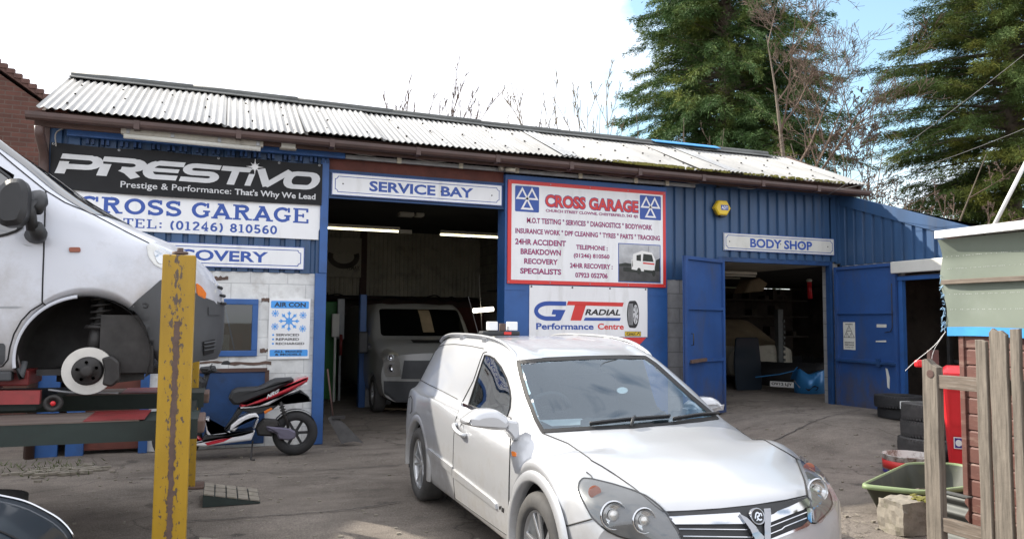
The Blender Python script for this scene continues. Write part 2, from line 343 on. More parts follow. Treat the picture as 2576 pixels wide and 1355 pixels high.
class MB:
    def __init__(s): s.v = []; s.f = []; s.mi = []; s.cur = 0; s.smooth = False; s.sm = []
    def add(s, vs, fs):
        o = len(s.v); s.v += [tuple(map(float, q)) for q in vs]
        for f in fs: s.f.append(tuple(i+o for i in f)); s.mi.append(s.cur); s.sm.append(s.smooth)
        return s
    def box(s, a, b, bev=0):
        (x0, y0, z0), (x1, y1, z1) = [min(p, q) for p, q in zip(a, b)], [max(p, q) for p, q in zip(a, b)]
        if bev <= 0:
            return s.add([(x0, y0, z0), (x1, y0, z0), (x1, y1, z0), (x0, y1, z0), (x0, y0, z1), (x1, y0, z1), (x1, y1, z1), (x0, y1, z1)],
                  [(0, 3, 2, 1), (4, 5, 6, 7), (0, 1, 5, 4), (1, 2, 6, 5), (2, 3, 7, 6), (3, 0, 4, 7)])
        bm = bmesh.new(); bmesh.ops.create_cube(bm, size=1)
        bmesh.ops.scale(bm, vec=(x1-x0, y1-y0, z1-z0), verts=bm.verts); bmesh.ops.translate(bm, vec=((x0+x1)/2, (y0+y1)/2, (z0+z1)/2), verts=bm.verts)
        bmesh.ops.bevel(bm, geom=bm.edges[:], offset=bev, segments=2, affect='EDGES', profile=.5)
        bm.verts.index_update(); s.add([v.co for v in bm.verts], [[v.index for v in f.verts] for f in bm.faces]); bm.free(); return s
    def obox(s, c, ax, ay, az, bev=0):                    # oriented box: half-extent vectors
        t = MB().box((-1, -1, -1), (1, 1, 1)) if bev <= 0 else None
        c, ax, ay, az = [np.array(q, float) for q in (c, ax, ay, az)]
        if t is None:
            l = [np.linalg.norm(q) for q in (ax, ay, az)]
            t = MB().box([-q for q in l], l, bev); return s.add([c+ax/l[0]*v[0]+ay/l[1]*v[1]+az/l[2]*v[2] for v in t.v], t.f)
        return s.add([c+ax*v[0]+ay*v[1]+az*v[2] for v in t.v], t.f)
    def beam(s, p, q, w, h, up=(0, 0, 1), bev=0):
        p, q = np.array(p, float), np.array(q, float); d = q-p; L = np.linalg.norm(d); d /= L
        u = np.array(up, float); sd = np.cross(d, u); sd /= np.linalg.norm(sd); u = np.cross(sd, d)
        return s.obox((p+q)/2, d*L/2, sd*w/2, u*h/2, bev)
    def tube(s, pts, r, n=8, cap=True, closed=False):
        P = [np.array(p, float) for p in pts]; N = len(P); vs = []; fs = []
        rr = r if hasattr(r, '__len__') else [r]*N
        nrm = None
        for i in range(N):
            if closed: d = P[(i+1) % N]-P[i-1]
            else: d = P[min(N-1, i+1)]-P[max(0, i-1)]
            d = d/max(1e-9, np.linalg.norm(d))
            if nrm is None:
                a = np.array([0, 0, 1.]) if abs(d[2]) < .9 else np.array([1., 0, 0]); nrm = np.cross(d, a)
            else: nrm = nrm-d*(nrm@d)
            nrm = nrm/max(1e-9, np.linalg.norm(nrm)); bn = np.cross(d, nrm)
            for k in range(n):
                t = 2*math.pi*k/n; vs.append(P[i]+(nrm*math.cos(t)+bn*math.sin(t))*rr[i])
        for i in range(N if closed else N-1):
            j = (i+1) % N
            for k in range(n): fs.append((i*n+k, i*n+(k+1) % n, j*n+(k+1) % n, j*n+k))
        if cap and not closed: fs += [tuple(range(n-1, -1, -1)), tuple(range((N-1)*n, N*n))]
        sm = s.smooth; s.smooth = n >= 6; s.add(vs, fs); s.smooth = sm; return s
    def lathe(s, prof, c, ax=(0, 0, 1), n=32, a0=0, a1=2*math.pi, up=None):
        ax = np.array(ax, float); ax /= np.linalg.norm(ax); c = np.array(c, float)
        u = np.array(up, float) if up is not None else (np.array([0, 0, 1.]) if abs(ax[2]) < .9 else np.array([1., 0, 0]))
        u = u-ax*(u@ax); u /= np.linalg.norm(u); w = np.cross(ax, u)
        full = abs(a1-a0-2*math.pi) < 1e-6; m = n if full else n+1; vs = []; fs = []
        for r, h in prof:
            for k in range(m):
                t = a0+(a1-a0)*k/n; vs.append(c+ax*h+(u*math.cos(t)+w*math.sin(t))*r)
        for i in range(len(prof)-1):
            for k in range(n):
                k2 = (k+1) % m; fs.append((i*m+k, i*m+k2, (i+1)*m+k2, (i+1)*m+k))
        sm = s.smooth; s.smooth = True; s.add(vs, fs); s.smooth = sm; return s
    def cyl(s, p, q, r, n=20): return s.tube([p, q], r, n)
    def prism(s, poly, T, t0, t1, pillow=0, pr=None):     # poly in 2D, T(u,v,w) -> 3D, w from t0 to t1
        pts = [tuple(q[:2]) for q in poly]; N = len(pts)
        area = sum(pts[i-1][0]*pts[i][1]-pts[i][0]*pts[i-1][1] for i in range(N))
        if area < 0: pts = pts[::-1]
        if pillow:
            ins = [tuple(q) for q in offset_poly(pts, pillow)]; h = pr if pr is not None else pillow
            h = h if t1 > t0 else -h
            rings = [(ins, t0), (pts, t0+h), (pts, t1-h), (ins, t1)]
        else: rings = [(pts, t0), (pts, t1)]
        vs = [T(p[0], p[1], w) for r, w in rings for p in r]; fs = []
        for i in range(len(rings)-1):
            for k in range(N):
                k2 = (k+1) % N; fs.append((i*N+k, i*N+k2, (i+1)*N+k2, (i+1)*N+k))
        e = (len(rings)-1)*N
        fs += [tuple(range(N-1, -1, -1)), tuple(range(e, e+N))]
        return s.add(vs, fs)
    def sheet(s, poly, T, w=0):                           # flat polygon
        pts = [tuple(q[:2]) for q in poly]
        return s.add([T(p[0], p[1], w) for p in pts], [tuple(range(len(pts)))])
    def grid(s, G):                                       # G[i][j] -> 3D
        n, m = len(G), len(G[0]); sm = s.smooth; s.smooth = True
        s.add([p for r in G for p in r], [(i*m+j, i*m+j+1, (i+1)*m+j+1, (i+1)*m+j) for i in range(n-1) for j in range(m-1)])
        s.smooth = sm; return s
    def build(s, name, mat, parent=None, world=True, weld=0, recalc=True):
        me = bpy.data.meshes.new(name); v = np.array(s.v, float).reshape(-1, 3)
        if parent is not None and world:
            A = np.array(wm(parent).inverted()); v = v@A[:3, :3].T+A[:3, 3]
        me.from_pydata(v.tolist(), [], s.f)
        for m in (mat if isinstance(mat, (list, tuple)) else [mat]): me.materials.append(M[m] if isinstance(m, str) else m)
        me.polygons.foreach_set('material_index', s.mi); me.polygons.foreach_set('use_smooth', s.sm)
        if recalc or weld:
            bm = bmesh.new(); bm.from_mesh(me)
            if weld: bmesh.ops.remove_doubles(bm, verts=bm.verts, dist=weld)
            if recalc: bmesh.ops.recalc_face_normals(bm, faces=bm.faces)
            bm.to_mesh(me); bm.free()
        me.update()
        o = bpy.data.objects.new(name, me); COL.objects.link(o)
        if parent is not None: o.parent = parent; WM[o.name] = wm(parent)
        return o
def build_each(mb, name, mat, parent):                     # every separate piece a part of its own
    n = len(mb.v); par = list(range(n))
    def find(i):
        while par[i] != i: par[i] = par[par[i]]; i = par[i]
        return i
    for f in mb.f:
        for i in f[1:]: par[find(i)] = find(f[0])
    groups = {}
    for f, mi, sm in zip(mb.f, mb.mi, mb.sm): groups.setdefault(find(f[0]), []).append((f, mi, sm))
    for g in groups.values():
        q = MB(); mp_ = {}
        for f, mi, sm in g:
            for i in f:
                if i not in mp_: mp_[i] = len(q.v); q.v.append(mb.v[i])
            q.f.append(tuple(mp_[i] for i in f)); q.mi.append(mi); q.sm.append(sm)
        q.build(name, mat, parent)
def mesh_thing(mb, name, mat, label, cat, group=None, origin=None, **k):     # a thing that is one mesh
    if origin is not None:
        mb.v = [tuple(np.array(q)-np.array(origin)) for q in mb.v]
    o = mb.build(name, mat, **k)
    if origin is not None: o.location = origin; WM[o.name] = Matrix.Translation(Vector(origin))
    return tag(o, label, cat, group)
def struct(mb, name, mat, **k): return tag(mb.build(name, mat, **k), kind='structure')

# ------ lettering
def text_polys(txt, bold=0.0, spacing=1.0, res=3):
    cu = bpy.data.curves.new('lettering', 'FONT'); cu.body = txt; cu.size = 1; cu.offset = bold; cu.space_character = spacing; cu.resolution_u = res
    ob = bpy.data.objects.new('lettering', cu); COL.objects.link(ob)
    dg = bpy.context.evaluated_depsgraph_get(); me = bpy.data.meshes.new_from_object(ob.evaluated_get(dg))
    v = np.array([q.co[:2] for q in me.vertices]) if len(me.vertices) else np.zeros((0, 2)); f = [tuple(p.vertices) for p in me.polygons]
    bpy.data.objects.remove(ob); bpy.data.curves.remove(cu); bpy.data.meshes.remove(me)
    return v, f
def put_text(mb, txt, T, u0, u1, v0, v1, bold=0.0, shear=0, spacing=1.0, w=0, grow=0):
    v, f = text_polys(txt, bold, spacing)
    lo, hi = v.min(0), v.max(0)
    x = (v[:, 0]-lo[0])/(hi[0]-lo[0]); y = (v[:, 1]-lo[1])/(hi[1]-lo[1])
    U = u0+x*(u1-u0)+shear*(y-.5)*(v1-v0); V = v0+y*(v1-v0)
    mb.add([T(a, b, w) for a, b in zip(U, V)], f)
def ribbon(pts, t, closed=False):
    P = [np.array(p, float) for p in pts]; N = len(P); L = []; Rr = []
    for i in range(N):
        if closed: a, c = P[i-1], P[(i+1) % N]
        else: a, c = P[max(0, i-1)], P[min(N-1, i+1)]
        b = P[i]; u = b-a if np.linalg.norm(b-a) > 1e-9 else c-b; v = c-b if np.linalg.norm(c-b) > 1e-9 else u
        u = u/np.linalg.norm(u); v = v/np.linalg.norm(v); n1, n2 = np.array([-u[1], u[0]]), np.array([-v[1], v[0]])
        m = n1+n2; l = np.linalg.norm(m); m = m/l if l > 1e-6 else n1; k = max(.5, m@n1)
        L.append(b+m*t/2/k); Rr.append(b-m*t/2/k)
    return L, Rr
def put_strokes(mb, strokes, T, w=0, step=.0003):
    for k, (pts, t, closed) in enumerate(strokes):
        L, Rr = ribbon(pts, t, closed); N = len(L)
        vs = [T(p[0], p[1], w+step*(k % 7)) for p in L]+[T(p[0], p[1], w+step*(k % 7)) for p in Rr]
        mb.add(vs, [(i, (i+1) % N, N+(i+1) % N, N+i) for i in range(N if closed else N-1)])
def arc(cx, cy, rx, ry, a0, a1, n=12): return [(cx+rx*math.cos(R(a0+(a1-a0)*k/n)), cy+ry*math.sin(R(a0+(a1-a0)*k/n))) for k in range(n+1)]
# slab-serif alphabet: strokes on a 1-high cell, (width, [(points, closed)])
def SL(ch, t=.17, sf=.11):
    h = .5*t; S = []; bars = []; th = sf
    def sl(x, y, w): bars.append(([(x-w/2, y), (x+w/2, y)], th))
    lo, hi = th/2, 1-th/2
    if ch == 'C' or ch == 'G':
        S.append((arc(.46, .5, .36, .415, 48, 312), False)); wd = .92
        bars.append(([(.78, .66), (.78, .98)], th))
        if ch == 'G': S.append(([(.73, .12), (.73, .42)], False)); sl(.72, .44, .34)
        else: bars.append(([(.78, .06), (.78, .26)], th*.9))
    elif ch == 'O': S.append((arc(.48, .5, .38, .415, 0, 345, 22), True)); wd = .96
    elif ch == '0': S.append((arc(.32, .5, .23, .415, 0, 345, 20), True)); wd = .64
    elif ch == 'R':
        S += [([(.2, lo), (.2, hi)], False), ([(.2, 1-h), (.5, 1-h)]+arc(.5, .74, .2, .175, 90, -90, 8)+[(.2, .56)], False), ([(.45, .54), (.74, .02)], False)]
        sl(.2, lo, .4); sl(.12, hi, .24); sl(.82, lo, .26); wd = .95
    elif ch == 'S':
        S.append((arc(.39, .72, .26, .195, 35, 270, 12)+arc(.39, .29, .28, .205, 90, -150, 12), False)); wd = .78
        bars += [([(.64, .70), (.64, .98)], th), ([(.12, .02), (.12, .32)], th)]
    elif ch == 'A':
        S += [([(.12, .02), (.47, .93)], False), ([(.47, .93), (.82, .02)], False), ([(.25, .31), (.69, .31)], False)]
        sl(.13, lo, .32); sl(.82, lo, .36); sl(.42, hi, .3); wd = .96
    elif ch == 'E':
        S += [([(.2, lo), (.2, hi)], False)]; sl(.42, lo, .78); sl(.42, hi, .78); sl(.36, .51, .34)
        bars += [([(.78, 0), (.78, .28)], th), ([(.76, .74), (.76, 1)], th), ([(.55, .38), (.55, .64)], th*.8)]; wd = .9
    elif ch == 'T':
        S += [([(.42, lo), (.42, hi)], False)]; sl(.42, hi, .84); sl(.42, lo, .4)
        bars += [([(.06, .72), (.06, 1)], th), ([(.78, .72), (.78, 1)], th)]; wd = .84
    elif ch == 'L':
        S += [([(.22, lo), (.22, hi)], False)]; sl(.42, lo, .8); sl(.22, hi, .42); bars += [([(.78, 0), (.78, .32)], th)]; wd = .86
    elif ch == ':': bars += [([(.12, .2), (.3, .2)], .18), ([(.12, .62), (.3, .62)], .18)]; wd = .42
    elif ch == '(': S.append((arc(.62, .45, .45, .62, 128, 232), False)); wd = .46
    elif ch == ')': S.append((arc(-.16, .45, .45, .62, 52, -52), False)); wd = .46
    elif ch == '1': S.append(([(.28, .03), (.28, .95)], False)); sl(.28, lo, .46); bars.append(([(.06, .84), (.28, .93)], th)); wd = .56
    elif ch == '2': S.append((arc(.32, .7, .22, .22, 170, -20, 10)+[(.14, .12)], False)); sl(.34, .085, .56); wd = .66
    elif ch == '4': S += [([(.46, .02), (.46, .95), (.08, .33)], False), ([(.05, .3), (.66, .3)], False)]; sl(.46, lo, .36); wd = .7
    elif ch == '5': S += [([(.54, .92), (.18, .92), (.16, .55)]+arc(.31, .32, .24, .23, 110, -150, 12), False)]; wd = .66
    elif ch == '6': S += [(arc(.34, .31, .22, .23, 0, 345, 18), True), ([(.52, .86)]+arc(.46, .40, .34, .50, 95, 180, 8), False)]; wd = .66
    elif ch == '8': S += [(arc(.33, .28, .23, .2, 0, 345, 18), True), (arc(.33, .71, .19, .2, 0, 345, 18), True)]; wd = .66
    elif ch == ' ': wd = .34
    else: wd = .5
    return wd, [(p, t, c) for p, c in S]+[(p, q, False) for p, q in bars]
def put_slab(mb, txt, T, u0, u1, v0, v1, gap=.06, t=.17, w=0):
    x = 0; items = []
    for ch in txt:
        wd, st = SL(ch, t); items.append((x, st)); x += wd+gap
    sx = (u1-u0)/(x-gap)
    sy = v1-v0
    for x0, st in items:
        TT = lambda a, b, ww, x0=x0: T(u0+(x0+a)*sx, v0+b*sy, ww)
        put_strokes(mb, st, TT, w)
def PRT(y): return lambda u, v, w=0: (u, y-w, v)          # facade plane: u = x, v = z, w = proud of the wall

# ------ projected patches on a body surface
class Surf:
    def __init__(s, mb):
        s.b = BVHTree.FromPolygons([Vector(q) for q in mb.v], mb.f)
    def cast(s, o, d, off=0):
        h = s.b.ray_cast(Vector(o), Vector(d).normalized())
        if h[0] is None:                                   # a miss at the silhouette: nearest point of the body
            o, d = Vector(o), Vector(d).normalized(); best = None
            for k in range(60):
                p = o+d*(2+k*.1); q = s.b.find_nearest(p)
                if best is None or q[3] < best[3]: best = q
            h = best
        p, n = h[0], h[1]
        if n.dot(Vector(d)) > 0: n = -n
        return np.array(p+n*off)
    def px(s, p, off=0): return s.cast(EYEP, ray(*p), off)
def tri2d(poly, step):
    P = [Vector((float(a), float(b))) for a, b in poly]; N = len(P)
    Q = []                                                  # resample the outline
    for i in range(N):
        a, b = P[i], P[(i+1) % N]; k = max(1, int((b-a).length/step))
        Q += [a.lerp(b, j/k) for j in range(k)]
    n = len(Q); xs = [q.x for q in Q]; ys = [q.y for q in Q]; pts = list(Q)
    def inside(x, y):
        c = False
        for i in range(n):
            a, b = Q[i], Q[i-1]
            if (a.y > y) != (b.y > y) and x < (b.x-a.x)*(y-a.y)/(b.y-a.y)+a.x: c = not c
        return c
    x = min(xs)+step*.5
    while x < max(xs):
        y = min(ys)+step*.5
        while y < max(ys):
            if inside(x, y) and min((q.x-x)**2+(q.y-y)**2 for q in Q) > (step*.5)**2: pts.append(Vector((x, y)))
            y += step
        x += step
    r = delaunay_2d_cdt(pts, [], [list(range(n))], 1, 1e-7)
    return [tuple(q) for q in r[0]], [tuple(f) for f in r[2]], n
def patch(mb, surf, poly, caster, off=.003, step=8, rim=0):
    v, f, n = tri2d(poly, step)
    mb.smooth = True; mb.add([caster(p, off) for p in v], f); mb.smooth = False
    if rim:
        o = [caster(v[i], off) for i in range(n)]; i_ = [caster(v[i], off-rim) for i in range(n)]
        mb.add(o+i_, [(k, (k+1) % n, n+(k+1) % n, n+k) for k in range(n)])
def strip(mb, pts2, caster, width, off=.002, n=0):          # a thin band along a line on the surface
    P = [caster(p, off) for p in (catmull(pts2, n) if n else pts2)]
    mb.tube(P, width/2, 4, cap=False)
def densify(pts, step):
    out = []
    for a, b in zip(pts[:-1], pts[1:]):
        k = max(1, int(math.hypot(b[0]-a[0], b[1]-a[1])/step)); out += [(a[0]+(b[0]-a[0])*j/k, a[1]+(b[1]-a[1])*j/k) for j in range(k)]
    return out+[pts[-1]]
def pchip(x, y):
    x, y = np.array(x, float), np.array(y, float); h = np.diff(x); d = np.diff(y)/h; m = np.zeros_like(y)
    for i in range(1, len(x)-1):
        if d[i-1]*d[i] > 0:
            w1, w2 = 2*h[i]+h[i-1], h[i]+2*h[i-1]; m[i] = (w1+w2)/(w1/d[i-1]+w2/d[i])
    m[0], m[-1] = d[0], d[-1]
    def fn(t):
        i = int(np.clip(np.searchsorted(x, t)-1, 0, len(x)-2)); u = np.clip((t-x[i])/h[i], 0, 1)
        return (2*u**3-3*u*u+1)*y[i]+(u**3-2*u*u+u)*h[i]*m[i]+(-2*u**3+3*u*u)*y[i+1]+(u**3-u*u)*h[i]*m[i+1]
    return fn
def loft_body(tab, stations, bow, bref, arches=(), sub=4, T=lambda b, s, z: (b, s, z), front_bulge=.05, rear_bulge=.03, crease=()):
    """tab: {s: [(b, z) ...]} half sections from sill to centre; arches: (s, z, radius)."""
    ks = sorted(tab); n = len(tab[ks[0]])
    fb = [pchip(ks, [tab[k][i][0] for k in ks]) for i in range(n)]; fz = [pchip(ks, [tab[k][i][1] for k in ks]) for i in range(n)]
    fw = pchip(*zip(*bow)); G = []
    for s in stations:
        sec = [[fb[i](s), fz[i](s)] for i in range(n)]
        for a, az, ar in arches:
            if abs(s-a) < ar:
                top = az+math.sqrt(max(0, ar*ar-(s-a)**2)); prev = top
                for i in range(n-2):
                    lim = top+(.0, .012, .045, .085, .12, .15, .17, .18, .19, .2)[i]
                    if i == 0 or sec[i][1] < lim: sec[i][1] = max(sec[i][1], lim)
                sec[0][0] = max(sec[0][0], sec[1][0]-.03)
        pts = catmull(sec, sub); w = fw(s)
        G.append([(p[0], s-w*(1-(min(abs(p[0]), bref)/bref)**2.2), p[1]) for p in pts])
    mb = MB(); m = len(G[0])
    full = [[(-p[0], p[1], p[2]) for p in r]+[(p[0], p[1], p[2]) for p in r[-2::-1]] for r in G]
    mb.grid([[T(*p) for p in r] for r in full])
    for r, bl in ((full[0], -front_bulge), (full[-1], rear_bulge)):     # nose and tail caps
        h = len(r)//2; C = []
        for j in range(h+1):
            lo, = [r[j]]; k = j/h
            C.append(r[j])
        # ruled: bottom edge line from left to right, top edge along the section
        b0, b1 = r[0], r[-1]; nn = 8; grid = []
        for j in range(len(r)):
            top = np.array(r[j]); t = (top[0]-b0[0])/(b1[0]-b0[0]) if abs(b1[0]-b0[0]) > 1e-6 else 0
            t = min(1, max(0, t)); wgt = 1-(min(abs(top[0]), bref)/bref)**2.2
            wref = 1-(min(abs(b0[0]), bref)/bref)**2.2
            base = np.array([b0[0]+(b1[0]-b0[0])*t, 0, b0[2]])
            s_edge = b0[1] + (fw(stations[0]) if bl < 0 else fw(stations[-1]))*wref
            base[1] = s_edge-(fw(stations[0]) if bl < 0 else fw(stations[-1]))*(1-(min(abs(base[0]), bref)/bref)**2.2)
            col = []
            for q in range(nn+1):
                e = q/nn; p = base*(1-e)+top*e
                side = min(1, (1-abs(2*t-1))*6)
                p[1] += bl*(1-(2*e-1)**4)*side
                col.append(T(*p))
            grid.append(col)
        mb.grid(grid)
    return mb
def tyre_wheel(parent, c, ax, r=.316, w=.205, rim=.20, spokes=5, twin=True, rubber='tyre_dusty', dark='dark_gap', alloy='alloy', name='wheel'):
    """wheel as a part with tyre and rim sub-parts; ax points outwards."""
    c = np.array(c, float); ax = np.array(ax, float); h = w/2
    mb = MB(); mb.lathe([(rim, -h*.8), (rim+.02, -h), (r-.03, -h), (r-.008, -h*.8), (r, -h*.5), (r, h*.5), (r-.008, h*.8), (r-.03, h), (rim+.03, h*1.02), (rim+.008, h*.92), (rim, h*.75), (rim-.004, -h*.8)], c, ax, 40)
    for gz in (-.45, -.15, .15, .45):
        mb.lathe([(r+.0008, h*(gz-.04)), (r-.004, h*gz), (r+.0008, h*(gz+.04))], c, ax, 40)
    ty = mb.build('tyre', rubber, None)
    q = MB(); q.lathe([(rim+.004, h*.80), (rim-.006, h*.82), (rim-.014, h*.6), (rim-.02, -h*.5)], c, ax, 40)
    q.lathe([(.001, h*.62), (.03, h*.60), (.034, h*.45), (.034, 0)], c, ax, 20)
    u = np.array([0, 0, 1.]); v = np.cross(ax, u)
    for k in range(spokes):
        for d in ((-.13, .13) if twin else (0,)):
            a = 2*math.pi*k/spokes+.3; a1 = a+d*1.5; a0 = a+d*.9
            p0 = c+ax*h*.50+(u*math.cos(a0)+v*math.sin(a0))*.032; p1 = c+ax*h*.66+(u*math.cos(a1)+v*math.sin(a1))*(rim-.008)
            q.beam(p0, p1, .022 if twin else .05, .02, up=ax, bev=.004)
    rm = q.build('rim', alloy, None)
    k = MB(); k.lathe([(rim-.02, -h*.2), (.001, -h*.2)], c, ax, 32)
    wh = k.build(name, dark, parent); A = np.array(wm(parent).inverted())
    for o in (ty, rm):
        o.data.transform(Matrix(A.tolist())); o.parent = wh
    return wh
# ------------------------------------------------------------------ setting: ground
def S01(t): t = min(1, max(0, t)); return t*t*(3-2*t)
def gh(x, y): return .24*S01((x-5)/3.5)*S01((y-6.9)/1.5)
xs = sorted(set([-400, -120, -40, -15, -8] + [round(-4+.25*i, 2) for i in range(81)] + [18, 24, 40, 120, 400]))
ys = sorted(set([-300, -60, -10, -3] + [round(0+.25*i, 2) for i in range(81)] + [24, 30, 45, 120, 500]))
mb = MB(); mb.grid([[(x, y, gh(x, y)+(.006*math.sin(x*3.1+y)*math.sin(y*2.3) if abs(x) < 16 and 0 < y < 20 else 0)) for y in ys] for x in xs])
struct(mb, 'ground', 'asphalt')

m = MB()
for P_ in ([(-.9, 8.35), (.2, 8.30), (1.2, 8.22), (1.9, 8.25)], [(5.2, 7.5), (6.6, 7.9), (8.1, 8.6), (9.4, 9.2)], [(-.2, 6.5), (.9, 6.45), (1.5, 6.6)], [(3.9, 5.4), (4.6, 6.4), (4.9, 7.6)]):
    pp_ = catmull(P_, 14); rr_ = [random.uniform(.003, .009) for _ in pp_]
    L_, R_ = ribbon([(p[0]+random.uniform(-.012, .012), p[1]+random.uniform(-.012, .012)) for p in pp_], .012)
    vs_ = [(p[0], p[1], gh(*p)+.011) for p in L_]+[(p[0], p[1], gh(*p)+.011) for p in R_]; n_ = len(L_); m.add(vs_, [(i, i+1, n_+i+1, n_+i) for i in range(n_-1)])
struct(m, 'ground_crack', 'rubber')
# ------------------------------------------------------------------ garage building
FY = 10.0                                                  # facade plane
XL, XR = -1.93, 9.78                                       # outer ends
BAY = (1.25, 3.70, 2.97)                                   # service bay opening: x0, x1, head
DOOR = (7.40, 9.64, 2.56)                                  # body shop opening
G = thing('garage_building', 'long low blue garage workshop with a white corrugated roof and two open bays', 'garage', (XL, FY, 0))
def cladding(mb, x0, x1, z0, z1, y, pitch=.19, d=.035, hole=None):
    """trapezoidal ribbed sheet facing -y"""
    P = []; x = x0
    while x < x1-1e-6:
        for f, yy in ((0, 0), (.62, 0), (.70, d), (.92, d), (1.0, 0)):
            P.append((min(x1, x+f*pitch), y+yy))
        x += pitch
    Q = [P[0]]
    for p in P[1:]:
        if p[0] > Q[-1][0]+1e-6: Q.append(p)
    vs = [(a, b, z0) for a, b in Q]+[(a, b, z1) for a, b in Q]; n = len(Q)
    mb.add(vs, [(i, i+1, n+i+1, n+i) for i in range(n-1)])
# --- left blue cladding behind the banners, white block wall under it
w = MB(); cladding(w, XL, 1.24, 2.17, 3.82, FY); w.box((XL, FY+.05, 2.17), (1.24, FY+.10, 3.82)); w.build('cladding_panel', 'blue_cladding', G)
w = MB()                                                   # white painted block wall round the window, the doorway at the left
WIN = (-.52, .425, 1.12, 1.83)
w.box((-.78, FY+.02, 0), (WIN[0], FY+.24, 2.17)); w.box((WIN[0], FY+.02, 0), (WIN[1], FY+.24, WIN[2])); w.box((WIN[0], FY+.02, WIN[3]), (WIN[1], FY+.24, 2.17)); w.box((WIN[1], FY+.02, 0), (1.105, FY+.24, 2.17))
w.box((XL, FY+.02, 1.9), (-.78, FY+.24, 2.17))
w.build('block_wall', 'block_white', G)
w = MB(); z0, z1, x0, x1 = WIN[2], WIN[3], WIN[0], WIN[1]; t = .07
w.box((x0, FY-.01, z0), (x1, FY+.06, z0+t), .006); w.box((x0, FY-.01, z1-t), (x1, FY+.06, z1), .006)
w.box((x0, FY-.008, z0+t), (x0+t, FY+.06, z1-t), .006); w.box((x1-t, FY-.008, z0+t), (x1, FY+.06, z1-t), .006)
wf = w.build('window', 'blue_paint', G)
p = MB(); p.box((x0+t, FY+.03, z0+t), (x1-t, FY+.036, z1-t)); p.build('pane', 'pane_glass', wf)
# added dark backdrop for the dim room, then things seen behind the window
sb = MB(); sb.box((x0+.05, FY+.5, .9), (x1+.3, FY+.53, 2.1)); sb.build('board', 'inner_dark', G)
sb = MB(); sb.box((x0+.5, FY+.3, 1.15), (x0+.62, FY+.34, 1.38)); sb.build('paper_folder', 'paper', G); sb = MB(); sb.box((x0+.66, FY+.3, 1.15), (x0+.78, FY+.36, 1.40)); sb.build('brown_folder', 'red_oxide', G)
sb = MB(); sb.beam((x0+.55, FY+.25, 1.75), (x0+.68, FY+.25, 1.2), .03, .02); sb.build('inner_strut', 'sign_lightblue', G)
# rust stains / patches on the wall: real plates and a timber frame strip
p = MB()
for (a, b, c, d) in ((-.10, 2.06, .06, 2.10), (.46, 1.80, .56, 1.84), (.46, 1.17, .58, 1.21), (.10, 1.015, .60, 1.045), (-.35, 1.04, .1, 1.06)):
    po = [(a+(c-a)*k/7, b+random.uniform(-.012, .012)) for k in range(8)]+[(c-(c-a)*k/7, d+random.uniform(-.015, .015)) for k in range(8)]
    p.prism(po, PRT(FY+.02), 0, .006)
build_each(p, 'rust_bracket', 'rust', G)
# door board in dark blue leaning under the window
w = MB(); w.box((-.30, FY-.06, .05), (.535, FY-.02, .93), .01); lb = w.build('door_panel', 'blue_dark', G)
w = MB(); w.beam((-.30, FY-.05, .95), (.55, FY-.05, .955), .05, .045); w.beam((.55, FY-.05, .50), (.55, FY-.05, .95), .05, .03, up=(0, 1, 0)); w.build('panel_frame', 'brown_timber', lb)
# brown doorway at far left between blue posts
w = MB(); w.box((-1.45, FY+.04, .05), (-.86, FY+.08, 1.92)); w.build('door', 'red_oxide', G)
w = MB(); w.box((-.87, FY-.03, 0), (-.775, FY+.03, 1.95)); w.box((-1.62, FY-.03, 0), (-1.44, FY+.03, 1.95)); w.box((XL+.01, FY-.03, 0), (-1.70, FY+.03, 1.95)); build_each(w, 'door_post', 'blue_paint', G)
# --- blue post at the left of the service bay, pillar right of it
w = MB(); w.box((1.105, FY-.04, 0), (1.25, FY+.25, 2.175), .008); w.box((1.148, FY-.045, 2.176), (1.25, FY+.22, 3.66), .008); w.build('bay_post', 'blue_paint', G)
w = MB(); w.box((3.70, FY-.05, 0), (6.36, FY-.01, 3.66)); w.box((3.70, FY-.01, 0), (3.84, FY+.25, 3.66)); w.box((3.69, FY-.056, 2.02), (4.03, FY-.05, 2.03)); w.box((6.03, FY-.056, 1.98), (6.36, FY-.05, 1.99)); w.build('pillar_panel', 'blue_paint', G)
# --- bay head: blue frame round the sign, red oxide lintel above
w = MB(); w.box((1.25, FY-.02, 3.165), (3.70, FY+.04, 3.18)); w.box((1.25, FY-.02, 3.50), (3.70, FY+.04, 3.54)); w.box((1.25, FY+.0, 3.18), (3.70, FY+.04, 3.50)); w.build('bay_head', 'blue_dark', G)
w = MB(); w.box((1.25, FY+.03, 3.54), (3.70, FY+.12, 3.70)); w.build('lintel', 'red_oxide', G)
# --- right blue cladding, grey block pier
w = MB()
cladding(w, 6.36, 7.40, 2.24, 3.80, FY); cladding(w, 7.40, 9.64, 2.63, 3.80, FY); cladding(w, 9.64, 9.80, 2.63, 3.80, FY)
w.box((6.36, FY+.05, 2.24), (7.40, FY+.09, 3.80)); w.box((7.40, FY+.05, 2.63), (9.80, FY+.09, 3.80)); w.build('cladding_panel', 'blue_cladding', G)
w = MB(); w.box((6.36, FY+.01, 0), (7.33, FY+.24, 2.24)); w.build('block_pier', 'block_grey', G); w = MB(); w.box((9.66, FY+.04, 0), (9.80, FY+.24, 2.6)); w.build('block_pier', 'block_grey', G)
w = MB(); w.box((7.33, FY-.01, 0), (7.40, FY+.1, 2.63)); w.box((9.60, FY+.0, 0), (9.66, FY+.1, 2.63)); w.box((7.40, FY+.01, 2.56), (9.60, FY+.1, 2.628)); w.build('door_frame', 'blue_dark', G)
w = MB(); w.box((9.755, FY-.045, 2.6), (9.815, FY+.06, 3.86)); w.build('corner_trim', 'blue_cladding', G)
